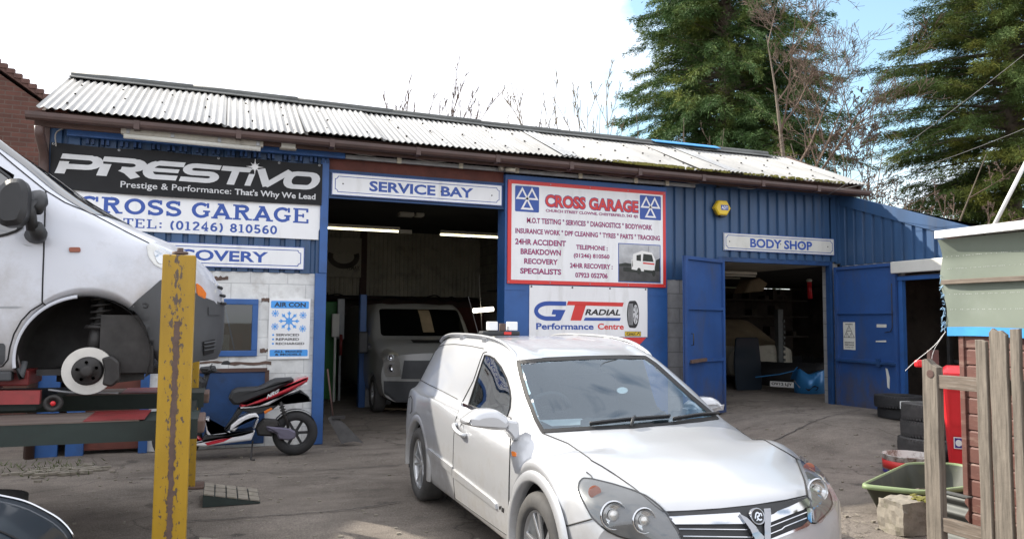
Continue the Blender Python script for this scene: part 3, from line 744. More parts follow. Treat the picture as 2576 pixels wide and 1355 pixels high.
# --- top trims: blue flashing at right, boxed trim at left, fascia, soffit
w = MB(); w.box((6.36, FY-.03, 3.74), (9.82, FY-.004, 3.84)); w.build('flashing', 'blue_cladding', G)
w = MB(); w.box((-1.74, FY-.12, 3.68), (1.44, FY-.05, 3.755), .006); tb = w.build('boxed_trim', 'blue_paint', G)
w = MB()
for i in range(17):
    x = -1.55+i*.17+random.uniform(-.02, .02)
    for k in (0, .055): w.box((x+k, FY-.055, 3.615), (x+k+.03, FY-.003, 3.675))
build_each(w, 'trim_clip', 'blue_dark', tb)
# eaves
EY, EZ, RY, RZ = 9.55, 3.90, 11.4, 4.80                    # eave line and ridge line
w = MB(); w.box((XL-.10, 9.70, 3.72), (10.02, 9.74, 3.90)); w.box((XL-.10, 9.74, 3.86), (10.02, 10.1, 3.885)); w.build('fascia', 'brown_timber', G)
g = MB()
for i in range(11):
    a = XL-.16+i*1.105; b = min(a+1.10, 10.10); za, zb = 3.845-.004*i, 3.845-.004*(i+1)
    P = [(a, za), (b, zb)]
    g.add([], [])
    prof = [(9.53, .0), (9.527, -.04), (9.54, -.07), (9.57, -.086), (9.605, -.086), (9.635, -.07), (9.65, -.04), (9.65, 0), (9.64, 0), (9.64, -.035), (9.60, -.075), (9.575, -.075), (9.545, -.035), (9.542, 0)]
    vs = [(xx, yy, zz+dz) for xx, zz in P for yy, dz in prof]; n = len(prof)
    g.add(vs, [(k, (k+1) % n, n+(k+1) % n, n+k) for k in range(n)]+[tuple(range(n)), tuple(range(2*n-1, n-1, -1))])
    if i: g.box((a-.03, 9.520, za-.095), (a+.03, 9.658, za+.004))
gut = g.build('gutter', 'gutter_brown', G)
w = MB(); w.tube([(XL-.03, 9.60, 3.70), (XL-.03, 9.62, 3.62), (XL-.03, 9.90, 3.45), (XL-.03, 9.93, 3.3), (XL-.03, 9.93, 0)], .05, 10); w.box((XL-.10, FY-.02, 0), (XL, FY+.2, 3.85)); w.build('downpipe', 'gutter_brown', gut)
# --- roof: individual corrugated sheets, front and back slope
dx, dy, dz = 0, RY-EY, RZ-EZ; SLp = math.hypot(dy, dz); un = np.array([0, -dz, dy])/SLp
def corr(mb, x0, x1, y0, z0, y1, z1, lift=0, amp=.011, pitch=.080, n=8, nn=None):
    k = int(round((x1-x0)/pitch*n)); d = np.array([0, y1-y0, z1-z0]); L = np.linalg.norm(d); d /= L
    nrm = np.array([0, -d[2], d[1]]) if d[1] > 0 else np.array([0, d[2]*1.0, -d[1]])
    if nrm[2] < 0: nrm = -nrm
    G_ = []
    for top in (1, 0):
        for e in ((0, L) if top else (L, 0)):
            G_.append([np.array([x0+(x1-x0)*i/k, y0, z0])+d*e+nrm*(lift+amp*math.cos(2*math.pi*(x0+(x1-x0)*i/k)/pitch)-(0 if top else .007)) for i in range(k+1)])
    G_.append(G_[0]); mb.grid(G_)
r = MB(); x = XL-.02; i = 0
sag = lambda x: -.085*S01((x+2)/8)
while x < 9.95:
    x1 = min(x+.96, 10.0)
    corr(r, x-.04, x1, EY-.02*(i % 2), EZ-.010*(i % 3), RY, RZ+sag(x), .004*(i % 2)+random.uniform(0, .004)); x = x1; i += 1
roof = r.build('roof', 'roof_sheet', G)
r = MB(); corr(r, XL-.02, 10.0, 13.25, 3.9, RY, RZ-.06, 0, n=6); r.build('back_slope', 'roof_sheet', roof)
r = MB()
for i in range(8):
    a = XL-.05+i*1.42; b = min(a+1.5, 9.75)
    r.tube([(a, RY-.03, RZ+.012+sag(a)+.004*(i % 2)), (b, RY-.03, RZ+.010+sag(b)+.012+.004*(i % 2))], .055, 10)
    r.beam((a, RY-.12, RZ-.015+sag(a)+.004*(i % 2)), (b, RY-.12, RZ-.015+sag(b)+.004*(i % 2)), .18, .012, up=(0, -dz, dy))
r.build('ridge_cap', 'iron_sheet', roof)
b = MB()
x = XL+.2
while x < 9.9:
    for q in (.14, .42, .70, .93):
        c = np.array([x+random.uniform(-.05, .05), EY+dy*q, EZ+(dz+sag(x))*q])+un*.016
        b.obox(c, (.011, 0, 0), (0, .011*dy/SLp, .011*dz/SLp), un*.010)
    x += .49
build_each(b, 'roof_bolt', 'dark_metal', roof)
w = MB(); 
for xx in (XL+.0, 9.94): w.beam((xx, EY+.08, EZ-.06), (xx, RY, RZ-.09), .035, .10, up=(0, -dz, dy)); w.beam((xx, 13.2, EZ-.06), (xx, RY, RZ-.09), .035, .10, up=(0, dz, dy))
build_each(w, 'barge_board', 'brown_timber', roof)
w = MB()                                                   # lighter repair sheet and blue ridge flashing near the right
w.beam((6.95, RY-.12, RZ+.035+sag(7)), (8.30, RY-.12, RZ+.035+sag(8)), .16, .012, up=(0, -dz, dy)); w.build('ridge_flashing', 'tarp_blue', roof)
w = MB()
for (xx, wd) in ((4.40, .24), (7.20, .24)):
    corr(w, xx, xx+wd, EY+.03, EZ+.02, RY-.06, RZ-.02+sag(xx), .012)
build_each(w, 'roof_light_sheet', 'grey_galv', roof)
mo = MB()
for i in range(420):                                       # moss along the lower edge
    x = random.choice([random.uniform(4.8, 9.5), random.uniform(5.2, 6.4)]); q = random.uniform(-.01, .02)
    c = np.array([x, EY+dy*q, EZ+dz*q-.005]); s = random.uniform(.006, .018)
    mo.obox(c, (s*1.5, 0, 0), (0, s, 0), (0, 0, s))
tag(mo.build('moss', 'moss', roof), kind='stuff')
# --- gables and interior shell
w = MB(); T = lambda u, v, ww: (XL+.02+ww, u, v)
w.prism([(FY+.12, 0), (13.3, 0), (13.3, 3.85), (RY, RZ-.12), (FY+.12, 4.05)], T, 0, .12); w.build('gable_wall', 'brick_red_side', G)
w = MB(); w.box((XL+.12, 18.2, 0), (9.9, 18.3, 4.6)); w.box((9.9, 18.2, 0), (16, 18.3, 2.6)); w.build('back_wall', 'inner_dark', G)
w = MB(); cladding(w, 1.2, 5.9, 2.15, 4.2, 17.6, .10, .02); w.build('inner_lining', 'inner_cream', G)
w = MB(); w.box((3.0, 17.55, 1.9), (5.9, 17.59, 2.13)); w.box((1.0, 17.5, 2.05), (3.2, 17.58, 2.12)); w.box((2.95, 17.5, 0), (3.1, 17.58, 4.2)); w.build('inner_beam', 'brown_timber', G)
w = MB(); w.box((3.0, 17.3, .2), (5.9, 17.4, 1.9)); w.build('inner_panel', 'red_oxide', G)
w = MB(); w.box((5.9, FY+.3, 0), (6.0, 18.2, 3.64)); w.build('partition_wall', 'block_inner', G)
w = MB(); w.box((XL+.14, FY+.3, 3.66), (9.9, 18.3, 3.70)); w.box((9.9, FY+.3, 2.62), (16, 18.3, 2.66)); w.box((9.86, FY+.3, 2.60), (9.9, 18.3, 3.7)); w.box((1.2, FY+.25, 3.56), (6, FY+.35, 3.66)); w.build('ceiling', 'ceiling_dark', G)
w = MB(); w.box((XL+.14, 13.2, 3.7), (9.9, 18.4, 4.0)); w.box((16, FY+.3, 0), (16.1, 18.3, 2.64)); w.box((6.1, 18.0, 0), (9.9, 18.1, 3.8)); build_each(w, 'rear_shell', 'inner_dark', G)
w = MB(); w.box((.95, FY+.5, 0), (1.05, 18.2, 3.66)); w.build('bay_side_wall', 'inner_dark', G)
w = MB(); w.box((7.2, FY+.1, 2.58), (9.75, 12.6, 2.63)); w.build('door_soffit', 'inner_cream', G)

# --- body shop door leaves
def leaf(name, a, b, z0, z1, label=None):
    a, b = np.array(a, float), np.array(b, float); d = (b-a); L = np.linalg.norm(d); d /= L; nrm = np.array([-d[1], d[0]])
    if nrm@(np.array([3., 0])-a) < 0: nrm = -nrm
    T = lambda u, v, w=0: (a[0]+d[0]*u+nrm[0]*w, a[1]+d[1]*u+nrm[1]*w, v)
    m = MB(); m.prism([(0, z0), (L, z0), (L, z1), (0, z1)], T, -.008, .008)
    for u in (.0, L-.05): m.prism([(u, z0), (u+.05, z0), (u+.05, z1), (u, z1)], T, -.025, .045)
    for v in (z0, z0+(z1-z0)*.335, z0+(z1-z0)*.665, z1-.05): m.prism([(.05, v), (L-.05, v), (L-.05, v+.05), (.05, v+.05)], T, -.024, .042)
    o = m.build(name, 'blue_door', G)
    return o, T, L, z0, z1
lf, T, L, z0, z1 = leaf('door_leaf', (7.36, 9.93), (6.36, 9.50), .20, 2.57)
m = MB(); m.tube([T(L-.12, z0+1.05, .045), T(L-.12, z0+1.05, .08), T(L-.12, z0+1.22, .08), T(L-.12, z0+1.22, .045)], .008, 6); m.build('door_handle', 'dark_metal', lf)
m = MB(); m.beam(T(L-.08, z0+.81, .06), T(L-.5, z0+.83, .06), .03, .05); m.build('door_bolt', 'rust', lf)
lf2, T2, L, z0, z1 = leaf('door_leaf', (9.67, 9.95), (9.70, 8.73), .18, 2.53)
m = MB(); m.beam(T2(.02, z0+.80, .06), T2(L-.02, z0+.79, .06), .025, .035); m.box(T2(L*.72-.02, z0+.74, .05), np.array(T2(L*.72+.04, z0+.86, .09))); m.build('door_bolt', 'blue_dark', lf2)
m = MB(); m.tube([T2(L-.06, z1-.32, .05), T2(L-.06, z1-1.0, .06), T2(L-.09, z1-1.06, .06), T2(L-.2, z1-1.08, .06)], .007, 6); m.build('door_hook', 'dark_metal', lf2)
m = MB(); m.prism([(L*.68, z0+1.35), (L*.83, z0+1.35), (L*.83, z0+1.40), (L*.68, z0+1.40)], T2, .010, .014); m.prism([(L*.66, z0+1.12), (L*.82, z0+1.125), (L*.82, z0+1.15), (L*.66, z0+1.14)], T2, .010, .014)
m.prism([(L*.80, z0+.72), (L*.83, z0+.71), (L*.86, z0+.58), (L*.85, z0+.40), (L*.82, z0+.43), (L*.815, z0+.58)], T2, .010, .014); build_each(m, 'peeled_sticker', 'aged_sign', lf2)
m = MB(); m.prism([(.05, z0-.10), (L-.05, z0-.10), (L-.05, z0+.01), (.05, z0+.01)], T2, -.006, .006); m.build('rubber_flap', 'dark_metal', lf2)

# --- return wing at the right: ribbed wall along x = 9.8 with a doorway
WG = thing('workshop_wing', 'blue ribbed side wing with a sloping top and a white shutter box over its doorway', 'workshop', (9.8, 9.9, 0))
Tw = lambda u, v, w=0: (9.80-w, u, v)
m = MB(); P = []; y = 9.98; pt = .19
top = lambda y: 3.80-(9.95-y)*.352
cols = []
while y > 6.2:
    for f, d in ((0, 0), (.62, 0), (.70, .035), (.92, .035)): cols.append((y-f*pt, d))
    y -= pt
vs = [(9.80+d, yy, 2.56) for yy, d in cols]+[(9.80+d, yy, top(yy)-.02) for yy, d in cols]; n = len(cols)
m.add(vs, [(i, i+1, n+i+1, n+i) for i in range(n-1)]); m.box((9.86, 6.2, 2.56), (9.9, 9.98, 2.9)); m.prism([(9.98, 2.56), (6.2, 2.56), (6.2, top(6.2)-.03), (9.98, top(9.98)-.03)], lambda u, v, w: (9.86+w, u, v), 0, .04)
m.build('cladding_panel', 'blue_cladding', WG)
m = MB(); m.prism([(10.0, top(10)-.20), (6.1, top(6.1)-.20), (6.1, top(6.1)), (10.0, top(10))], Tw, -.05, .02); m.build('flashing', 'blue_cladding', WG)
m = MB(); m.box((9.91, 7.6, 2.44), (12.8, 9.9, 2.50)); m.build('roof', 'iron_sheet', WG)
m = MB(); m.box((9.62, 6.3, 2.36), (9.795, 8.78, 2.54), .01); m.build('shutter_box', 'aged_sign', WG)
m = MB(); m.box((9.70, 6.3, 2.25), (9.78, 8.80, 2.315), .005); m.box((9.72, 8.66, 0), (9.79, 8.74, 2.25)); m.build('door_frame', 'blue_paint', WG)
m = MB(); m.box((9.82, 8.76, 0), (9.9, 9.95, 2.56)); m.build('wall', 'block_grey', WG)
m = MB(); m.box((12.6, 6.0, 0), (12.7, 10, 2.38)); m.box((9.92, 9.6, 0), (12.7, 9.7, 2.38)); m.box((9.9, 6.2, 2.33), (12.7, 9.7, 2.35)); m.box((9.85, 6.1, 0), (12.7, 6.2, 2.3)); build_each(m, 'inner_wall', 'inner_dark', WG)
m = MB()
for yy in (8.35, 8.1): m.box((10.3, yy, .1), (10.36, yy+.05, 2.2))
m.box((10.4, 7.7, 1.0), (10.7, 8.4, 1.05)); m.box((10.45, 7.75, .2), (10.7, 8.2, .9)); build_each(m, 'rack', 'dark_metal', WG)
pb = MB(); pb.box((10.2, 7.0, .65), (10.24, 7.75, 1.45), .02); pb.box((10.19, 7.1, .78), (10.2, 7.65, 1.3)); o = pb.build('picture_frame_board', 'red_paint', None); tag(o, 'red framed board standing in the dim side doorway', 'board')
# ------------------------------------------------------------------ signs and fittings on the facade
def sign_board(name, label, x0, x1, z0, z1, y, mat='white_sign', t=.02, cat='sign', group=None):
    o = thing(name, label, cat, ((x0+x1)/2, y, z0), 0, group)
    m = MB(); m.box((x0, y-t, z0), (x1, y, z1), .003); m.build('sign_panel', mat, o)
    return o, PRT(y-t)
def border_notched(mb, T, x0, x1, z0, z1, ins, t, nr, w=.0008):
    P = []
    for cx, cz, a in ((x1-ins, z1-ins, 180), (x0+ins, z1-ins, 270), (x0+ins, z0+ins, 0), (x1-ins, z0+ins, 90)):
        P += arc(cx, cz, nr, nr, a+90, a, 6)
    put_strokes(mb, [(P, t, True)], T, w)
# SERVICE BAY
o, T = sign_board('service_bay_sign', 'long white sign reading SERVICE BAY over the open bay', 1.285, 3.655, 3.205, 3.50, FY-.02)
m = MB(); border_notched(m, T, 1.285, 3.655, 3.205, 3.50, .045, .009, .035); m.add([], [])
put_text(m, 'SERVICE BAY', T, 1.775, 3.225, 3.285, 3.425, .034, w=.001); 
put_strokes(m, [([(1.29, 3.21), (3.65, 3.21), (3.65, 3.495), (1.29, 3.495)], .008, True)], T, .0012)
m.build('lettering', 'sign_blue', o)
m = MB()
for x, z in ((1.43, 3.36), (2.21, 3.36), (2.76, 3.35), (3.50, 3.345)): m.lathe([(.0, .004), (.010, .003), (.010, 0)], (x, FY-.04, z), (0, -1, 0), 8)
build_each(m, 'screw', 'dark_metal', o)
# BODY SHOP
o, T = sign_board('body_shop_sign', 'weathered white sign reading BODY SHOP on the blue cladding', 7.43, 9.68, 2.735, 3.02, FY-.005, 'aged_sign')
m = MB(); border_notched(m, T, 7.43, 9.68, 2.735, 3.02, .04, .010, .035); put_text(m, 'BODY SHOP', T, 7.94, 9.205, 2.80, 2.95, .034, w=.001)
put_strokes(m, [([(7.435, 2.74), (9.675, 2.74), (9.675, 3.015), (7.435, 3.015)], .008, True)], T, .0012); m.build('lettering', 'sign_blue', o)
m = MB()
for x in (7.54, 8.55, 9.0, 9.54): m.lathe([(.0, .004), (.010, .003), (.010, 0)], (x, FY-.025, 2.88), (0, -1, 0), 8)
build_each(m, 'screw', 'dark_metal', o)
# RECOVERY
o, T = sign_board('recovery_sign', 'white sign reading RECOVERY below the phone number, half hidden by the raised van', -1.19, .965, 2.215, 2.505, FY-.005)
m = MB(); border_notched(m, T, -1.19, .965, 2.215, 2.505, .045, .010, .035); put_text(m, 'RECOVERY', T, -.80, .52, 2.29, 2.425, .028, w=.001)
put_strokes(m, [([(-1.185, 2.22), (.96, 2.22), (.96, 2.50), (-1.185, 2.50)], .008, True)], T, .0012); m.build('lettering', 'sign_blue', o)
# CROSS GARAGE slab lettering with phone number
o = thing('garage_name_sign', 'white sign with big blue slab letters and a phone number under the black banner', 'sign', (-.35, FY, 2.62))
m = MB(); m.prism([(-1.88, 2.62), (1.135, 2.61), (1.135, 2.72), (1.165, 2.80), (1.165, 3.06), (-1.88, 3.10)], PRT(FY-.004), 0, .016); m.build('sign_panel', 'white_sign', o)
T = PRT(FY-.020)
m = MB(); put_slab(m, 'CROSS GARAGE', T, -1.60, 1.02, 2.815, 3.005, w=.001, t=.19); put_slab(m, 'TEL: (01246) 810560', T, -1.13, .62, 2.655, 2.765, gap=.10, w=.001, t=.19)
m.build('lettering', 'sign_blue', o)
# PRESTIVO banner: a slightly billowing cloth
o = thing('black_banner', 'black cloth banner with big silver italic lettering hung above the blue lettered sign', 'banner', (-.36, FY-.05, 3.03))
def wav(x, z): return .010*math.sin(x*2.6+z*3)+.012*math.exp(-((x+1.75)/.25)**2)*math.sin(z*16+x*9)+.006*math.sin(x*7-z*6)
BT = lambda u, v, w=0: (u, FY-.055-wav(u, v)-w, v)
m = MB(); GX = [-1.905+3.065*i/80 for i in range(81)]
def bz(x, t): lo = 3.055-.012*math.sin((x+1.9)*1.1)+(.03*math.exp(-((x+1.9)/.2)**2)); hi = 3.60+.008*math.sin(x*6)-.01; return lo+(hi-lo)*t
m.grid([[BT(x, bz(x, t/14)) for t in range(15)] for x in GX]); m.grid([[tuple(np.array(BT(x, bz(x, t/14)))+[0, .004, 0]) for t in range(15)] for x in GX])
m.build('banner_cloth', 'banner_black', o)
def pv(strokes, x0, wd, m, z0=3.245, z1=3.475, sh=.34, t=.26):
    TT = lambda a, b, w: BT(x0+a*wd+sh*(b-.5)*(z1-z0), z0+b*(z1-z0), w)
    out = []
    for pts, tt, cl in strokes:
        out.append((densify(pts, .12) if not cl else pts, tt, cl))
    put_strokes(m, out, TT, .010)
m = MB(); a = .13
P_ = [([(.12, 0), (.12, .62)], .24, False), ([(0, .87), (.72, .87)]+arc(.70, .62, .24, .25, 90, -90, 8)+[(.22, .37)], .26, False)]
R_ = [([(.12, 0), (.12, .62)], .24, False), ([(0, .87), (.72, .87)]+arc(.70, .64, .24, .23, 90, -90, 8)+[(.5, .41)], .26, False), ([(.52, .42), (.70, .30), (.92, 0)], .25, False)]
E_ = [([(1, .87), (.34, .87)]+arc(.36, .5, .24, .37, 90, 270, 10)+[(.94, .13)], .26, False), ([(.2, .50), (.92, .50)], .2, False)]
S_ = [([(1, .88), (.30, .88)]+arc(.30, .68, .20, .2, 90, 270, 8)+[(.72, .5)]+arc(.74, .31, .2, .19, 90, -90, 8)+[(0, .12)], .25, False)]
T_ = [([(0, .87), (1, .87)], .26, False), ([(.5, 0), (.5, .75)], .26, False)]
I_ = [([(.5, 0), (.5, .66)], .7, False)]
V_ = [([(.02, .98), (.42, .04)], .26, False), ([(.36, .06), (1.02, .98)], .26, False)]
O_ = [([(.30, .87), (.72, .87)]+arc(.72, .5, .22, .37, 90, -90, 8)+[(.30, .13)]+arc(.30, .5, .22, .37, 270, 90, 8)[:-1], .25, True)]
for st, x0, wd in ((P_, -1.82, .42), (R_, -1.39, .45), (E_, -.93, .42), (S_, -.50, .40), (T_, -.085, .34), (I_, .235, .10), (V_, .36, .36), (O_, .70, .40)): pv(st, x0, wd, m)
m.build('lettering', 'banner_silver', o); m = MB(); put_text(m, 'Prestige & Performance:', BT, -1.17, .06, 3.10, 3.20, .006, w=.010); m.build('lettering', 'banner_silver', o); m = MB(); put_text(m, "That's Why We Lead", BT, .10, 1.08, 3.10, 3.20, .022, w=.010)
m.build('lettering', 'banner_silver', o)
m = MB()                                                   # printed star burst over the i
for k in range(16):
    an = 2*math.pi*k/16; l = (.11, .05, .075, .05)[k % 4]; c = (.33, 3.49)
    m.add([BT(c[0]+.012*math.cos(an+1.57), c[1]+.012*math.sin(an+1.57), .0134), BT(c[0]-.012*math.cos(an+1.57), c[1]-.012*math.sin(an+1.57), .0134), BT(c[0]+l*math.cos(an), c[1]+l*math.sin(an), .0134)], [(0, 1, 2)])
m.sheet(arc(.33, 3.49, .030, .030, 0, 345, 16), BT, .0140); m.build('printed_star', 'banner_white', o)
m = MB()
for x in (-1.88, -1.2, -.1, .62, 1.12): m.lathe([(.006, .003), (.014, .003), (.016, 0)], BT(x, bz(x, .965), .001), (0, -1, 0), 10)
build_each(m, 'eyelet', 'grey_galv', o)
# AIR CON sign
o, T = sign_board('air_con_sign', 'white AIR CON sign with a blue snowflake on the white wall', .555, 1.06, 1.08, 1.845, FY+.018)
m = MB()
for a, b in ((1.72, 1.815), (1.115, 1.20)): m.prism(polyfillet([(.575, a), (1.04, a), (1.04, b), (.575, b)], .015), T, 0, .001)
def flake(m, cx, cz, r, t):
    for k in range(8):
        an = 2*math.pi*k/8; c, s = math.cos(an), math.sin(an); q = [([(cx, cz), (cx+r*c, cz+r*s)], t, False)]
        for d in (-.6, .6):
            for f in ((.62, .3), ) if r < .05 else ((.62, .28), ): q.append(([(cx+r*f[0]*c, cz+r*f[0]*s), (cx+r*(f[0]*c+f[1]*math.cos(an+d)), cz+r*(f[0]*s+f[1]*math.sin(an+d)))], t*.9, False))
            q.append(([(cx+r*.38*c, cz+r*.38*s), (cx+r*.24*math.cos(an+d*.7), cz+r*.24*math.sin(an+d*.7))], t*.8, False))
        put_strokes(m, q, T, .001+.0001*k)
flake(m, .80, 1.56, .125, .014)
for x, z in ((.63, 1.655), (.97, 1.635), (.63, 1.49), (.97, 1.465)): flake(m, x, z, .045, .008)
for z in (1.385, 1.33, 1.275): m.sheet(arc(.612, z, .013, .013, 0, 340, 10), T, .001)
m.build('printed_flakes', 'sign_lightblue', o)
m = MB(); put_text(m, 'AIR CON', T, .615, 1.0, 1.738, 1.797, .03, w=.0022)
for t_, z, b in (('SERVICED', 1.37, .93), ('REPAIRED', 1.315, .93), ('RECHARGED', 1.26, .995)): put_text(m, t_, T, .645, b, z, z+.031, .03, w=.001)
put_text(m, 'ALL MAKES', T, .63, .97, 1.163, 1.190, .03, w=.0022); put_text(m, '& MODELS', T, .64, .96, 1.126, 1.153, .03, w=.0022); m.build('lettering', 'sign_black', o)
# MOT board
X0, X1, Z0, Z1 = 3.732, 6.325, 2.11, 3.585
o, T = sign_board('test_station_board', 'large red framed board listing garage services with two blue triangle emblems', X0, X1, Z0, Z1, FY-.05, 'sign_red', .025)
m = MB(); m.prism([(X0+.055, Z0+.055), (X1-.055, Z0+.055), (X1-.055, Z1-.055), (X0+.055, Z1-.055)], T, 0, .002); m.build('board_face', 'white_sign', o)
def uv(u, v): return X0+(X1-X0)*u, Z0+(Z1-Z0)*v
m = MB(); mw = MB()
for cx in (.112, .895):
    x, z = uv(cx, .822); h = .185
    m.prism(polyfillet([(x-h, z-h), (x+h, z-h), (x+h, z+h), (x-h, z+h)], .02), T, .002, .004)
    for dx_, dz_ in ((-.075, .06), (.075, .06), (0, -.085)):
        a = .078; put_strokes(mw, [([(x+dx_-a, z+dz_-.055), (x+dx_+a, z+dz_-.055), (x+dx_, z+dz_+.085)], .026, True)], T, .005)
build_each(m, 'emblem_panel', 'sign_blue', o); build_each(mw, 'emblem_triangle', 'banner_white', o)
def dbl(t_, u0, u1, v0, v1, b=.03, blue=.035, shear=0):
    mb_, mr = MB(), MB()
    a, c = uv(u0, v0); d, e = uv(u1, v1); g = (e-c)*blue
    big = (v1-v0) > .1; put_text(mb_, t_, T, a-g*.6, d+g*.6, c-g*.6, e+g*.6, b+(.035 if big else .004), w=.003); put_text(mr, t_, T, a, d, c, e, b if big else .004, w=.0042); tl = mr.build('lettering', 'sign_red' if big else 'sign_maroon', o); mb_.build('lettering_outline', 'sign_navy', tl)
dbl('CROSS GARAGE', .222, .812, .760, .880, .035, .09)
for t_, u0, u1, v0, v1 in (('CHURCH STREET CLOWNE, CHESTERFIELD, S43 4JS', .225, .81, .702, .735), ('M.O.T TESTING ° SERVICES ° DIAGNOSTICS ° BODYWORK', .113, .905, .592, .643),
    ('INSURANCE WORK ° DPF CLEANING ° TYRES ° PARTS ° TRACKING', .045, .957, .487, .535), ('24HR ACCIDENT', .045, .347, .380, .432), ('BREAKDOWN', .077, .316, .287, .338), ('RECOVERY', .098, .298, .196, .245), ('SPECIALISTS', .075, .318, .100, .150),
    ('TELEPHONE :', .413, .610, .357, .400), ('(01246) 810560', .398, .622, .265, .315), ('24HR RECOVERY :', .375, .642, .172, .217), ('07923 052706', .408, .610, .078, .125)): dbl(t_, u0, u1, v0, v1, .035, .10)
# the printed photograph of a white recovery truck
a, c = uv(.680, .045); d, e = uv(.962, .440)
m = MB(); m.prism([(a, c), (d, c), (d, e), (a, e)], T, .002, .004); pf = m.build('photo_frame', 'sign_blue', o)
mk('photo_sky', (.42, .43, .44), .5, var=.35, scale=4); mk('photo_ground', (.06, .06, .06), .6, var=.4, scale=6); mk('photo_dark', (.02, .025, .02), .6, var=.4, scale=20)
q = lambda u, v: (a+.012+(d-a-.024)*u, c+.012+(e-c-.024)*v)
m = MB(); m.sheet([q(0, .42), q(1, .42), q(1, 1), q(0, 1)], T, .005); m.cur = 1; m.sheet([q(0, 0), q(1, 0), q(1, .42), q(0, .42)], T, .0051)
m.cur = 2; m.sheet([q(0, .40), q(.3, .41), q(.3, .48), q(.15, .50), q(0, .46)], T, .0054); m.sheet([q(.86, .30), q(1, .30), q(1, .66), q(.9, .6)], T, .0054); m.sheet([q(.10, .27), q(.5, .24), q(.5, .36), q(.10, .38)], T, .0056); m.sheet([q(.72, .5), q(.715, .97), q(.722, .97), q(.73, .5)], T, .0056)
m.cur = 3; m.sheet([q(.30, .33), q(.86, .24), q(.88, .62), q(.80, .80), q(.56, .84), q(.34, .74)], T, .0060); m.sheet([q(.30, .60), q(.33, .60), q(.33, .40), q(.30, .40)], T, .0060)
m.cur = 2; m.sheet([q(.57, .56), q(.84, .55), q(.80, .74), q(.59, .76)], T, .0066); m.sheet([q(.42, .57), q(.53, .56), q(.53, .74), q(.42, .71)], T, .0066); m.sheet([q(.60, .26), q(.84, .24), q(.84, .31), q(.60, .33)], T, .0066); m.sheet(arc(*q(.48, .29), .035, .05, 0, 340, 12), T, .0068); m.sheet(arc(*q(.84, .24), .03, .05, 0, 340, 12), T, .0068)
m.cur = 4; m.sheet([q(.58, .49), q(.86, .47), q(.86, .51), q(.58, .53)], T, .0067)
m.build('photo_print', ['photo_sky', 'photo_ground', 'photo_dark', 'plate_white', 'sign_red'], pf)
m = MB()
for x, z in [(X0+.02+(X1-X0-.04)*k/4, zz) for k in range(5) for zz in (Z0+.025, Z1-.025)]: m.lathe([(0, .003), (.008, .003), (.010, 0)], (x, FY-.075, z), (0, -1, 0), 8)
build_each(m, 'screw', 'grey_galv', o)
# GT RADIAL banner
X0, X1, Z0, Z1 = 4.075, 6.0, 1.36, 2.095
o = thing('tyre_banner', 'white tyre dealer banner with a printed tyre below the red framed board', 'banner', (5.04, FY-.05, Z0))
BT = lambda u, v, w=0: (u, FY-.060-.006*math.sin(u*2.1+1)*math.sin((v-Z0)*4.2)-.012*max(0, (v-Z0)/.73-.8)-w, v)
m = MB(); m.grid([[BT(X0+(X1-X0)*i/40, Z0+(Z1-Z0)*j/16) for j in range(17)] for i in range(41)]); m.grid([[tuple(np.array(BT(X0+(X1-X0)*i/40, Z0+(Z1-Z0)*j/16))+[0, .004, 0]) for j in range(17)] for i in range(41)]); m.build('banner_cloth', 'white_sign', o)
uv = lambda u, v: (X0+(X1-X0)*u, Z0+(Z1-Z0)*v)
def poly(m, pts, w): m.sheet([uv(*p) for p in pts], BT, w)
mbl, mrd, mbk, mye = MB(), MB(), MB(), MB()
gx = [uv(*p) for p in [(.305, .655), (.16, .655)]]+[(uv(.155, .50)[0]+.17*math.cos(R(k)), uv(.155, .50)[1]+.115*math.sin(R(k))) for k in range(100, 256, 12)]+[uv(*p) for p in [(.20, .345), (.265, .345), (.278, .475), (.20, .475)]]
put_strokes(mbl, [(densify([uv(.30, .655), uv(.165, .655)], .05)+[(uv(.15, .505)[0]+.185*math.cos(R(k)), uv(.15, .505)[1]+.108*math.sin(R(k))) for k in range(95, 271, 10)]+densify([uv(.165, .36), uv(.245, .36)], .05), .062, False)], BT, .002)
poly(mbl, [(.19, .535), (.295, .53), (.255, .33), (.20, .325), (.215, .44), (.18, .44)], .003)
poly(mbl, [(.46, .385), (.765, .385), (.755, .325), (.445, .325)], .002)
poly(mrd, [(.315, .705), (.79, .695), (.78, .615), (.465, .625), (.425, .325), (.335, .325), (.372, .625), (.305, .625)], .002)
put_text(mbk, 'RADIAL', BT, *uv(.465, 0)[:1], uv(.765, 0)[0], uv(0, .435)[1], uv(0, .555)[1], .035, shear=.35, w=.002)
put_text(mbl, 'Performance', BT, uv(.055, 0)[0], uv(.53, 0)[0], uv(0, .145)[1], uv(0, .272)[1], .028, w=.002); put_text(mrd, 'Centre', BT, uv(.565, 0)[0], uv(.79, 0)[0], uv(0, .150)[1], uv(0, .272)[1], .028, w=.002)
poly(mye, [(.80, .02), (.94, .02), (.94, .11), (.80, .11)], .002); put_strokes(mbk, [([uv(.80, .02), uv(.94, .02), uv(.94, .11), uv(.80, .11)], .006, True), ([uv(.895, .02), uv(.895, .11)], .006, False)], BT, .003)
put_text(mbk, 'Giti', BT, uv(.812, 0)[0], uv(.885, 0)[0], uv(0, .035)[1], uv(0, .095)[1], .03, w=.004); put_strokes(mbk, [([uv(.903, .035), uv(.92, .09), uv(.932, .035)], .009, False), ([uv(.905, .06), uv(.93, .095)], .007, False)], BT, .004)
cx, cz = uv(.875, .46)
mbk.sheet([(cx-.055+.055*math.cos(R(k)), cz+.20*math.sin(R(k))) for k in range(90, 271, 10)]+[(cx+.02+.075*math.cos(R(k)), cz+.205*math.sin(R(k))) for k in range(-90, 91, 10)], BT, .002)
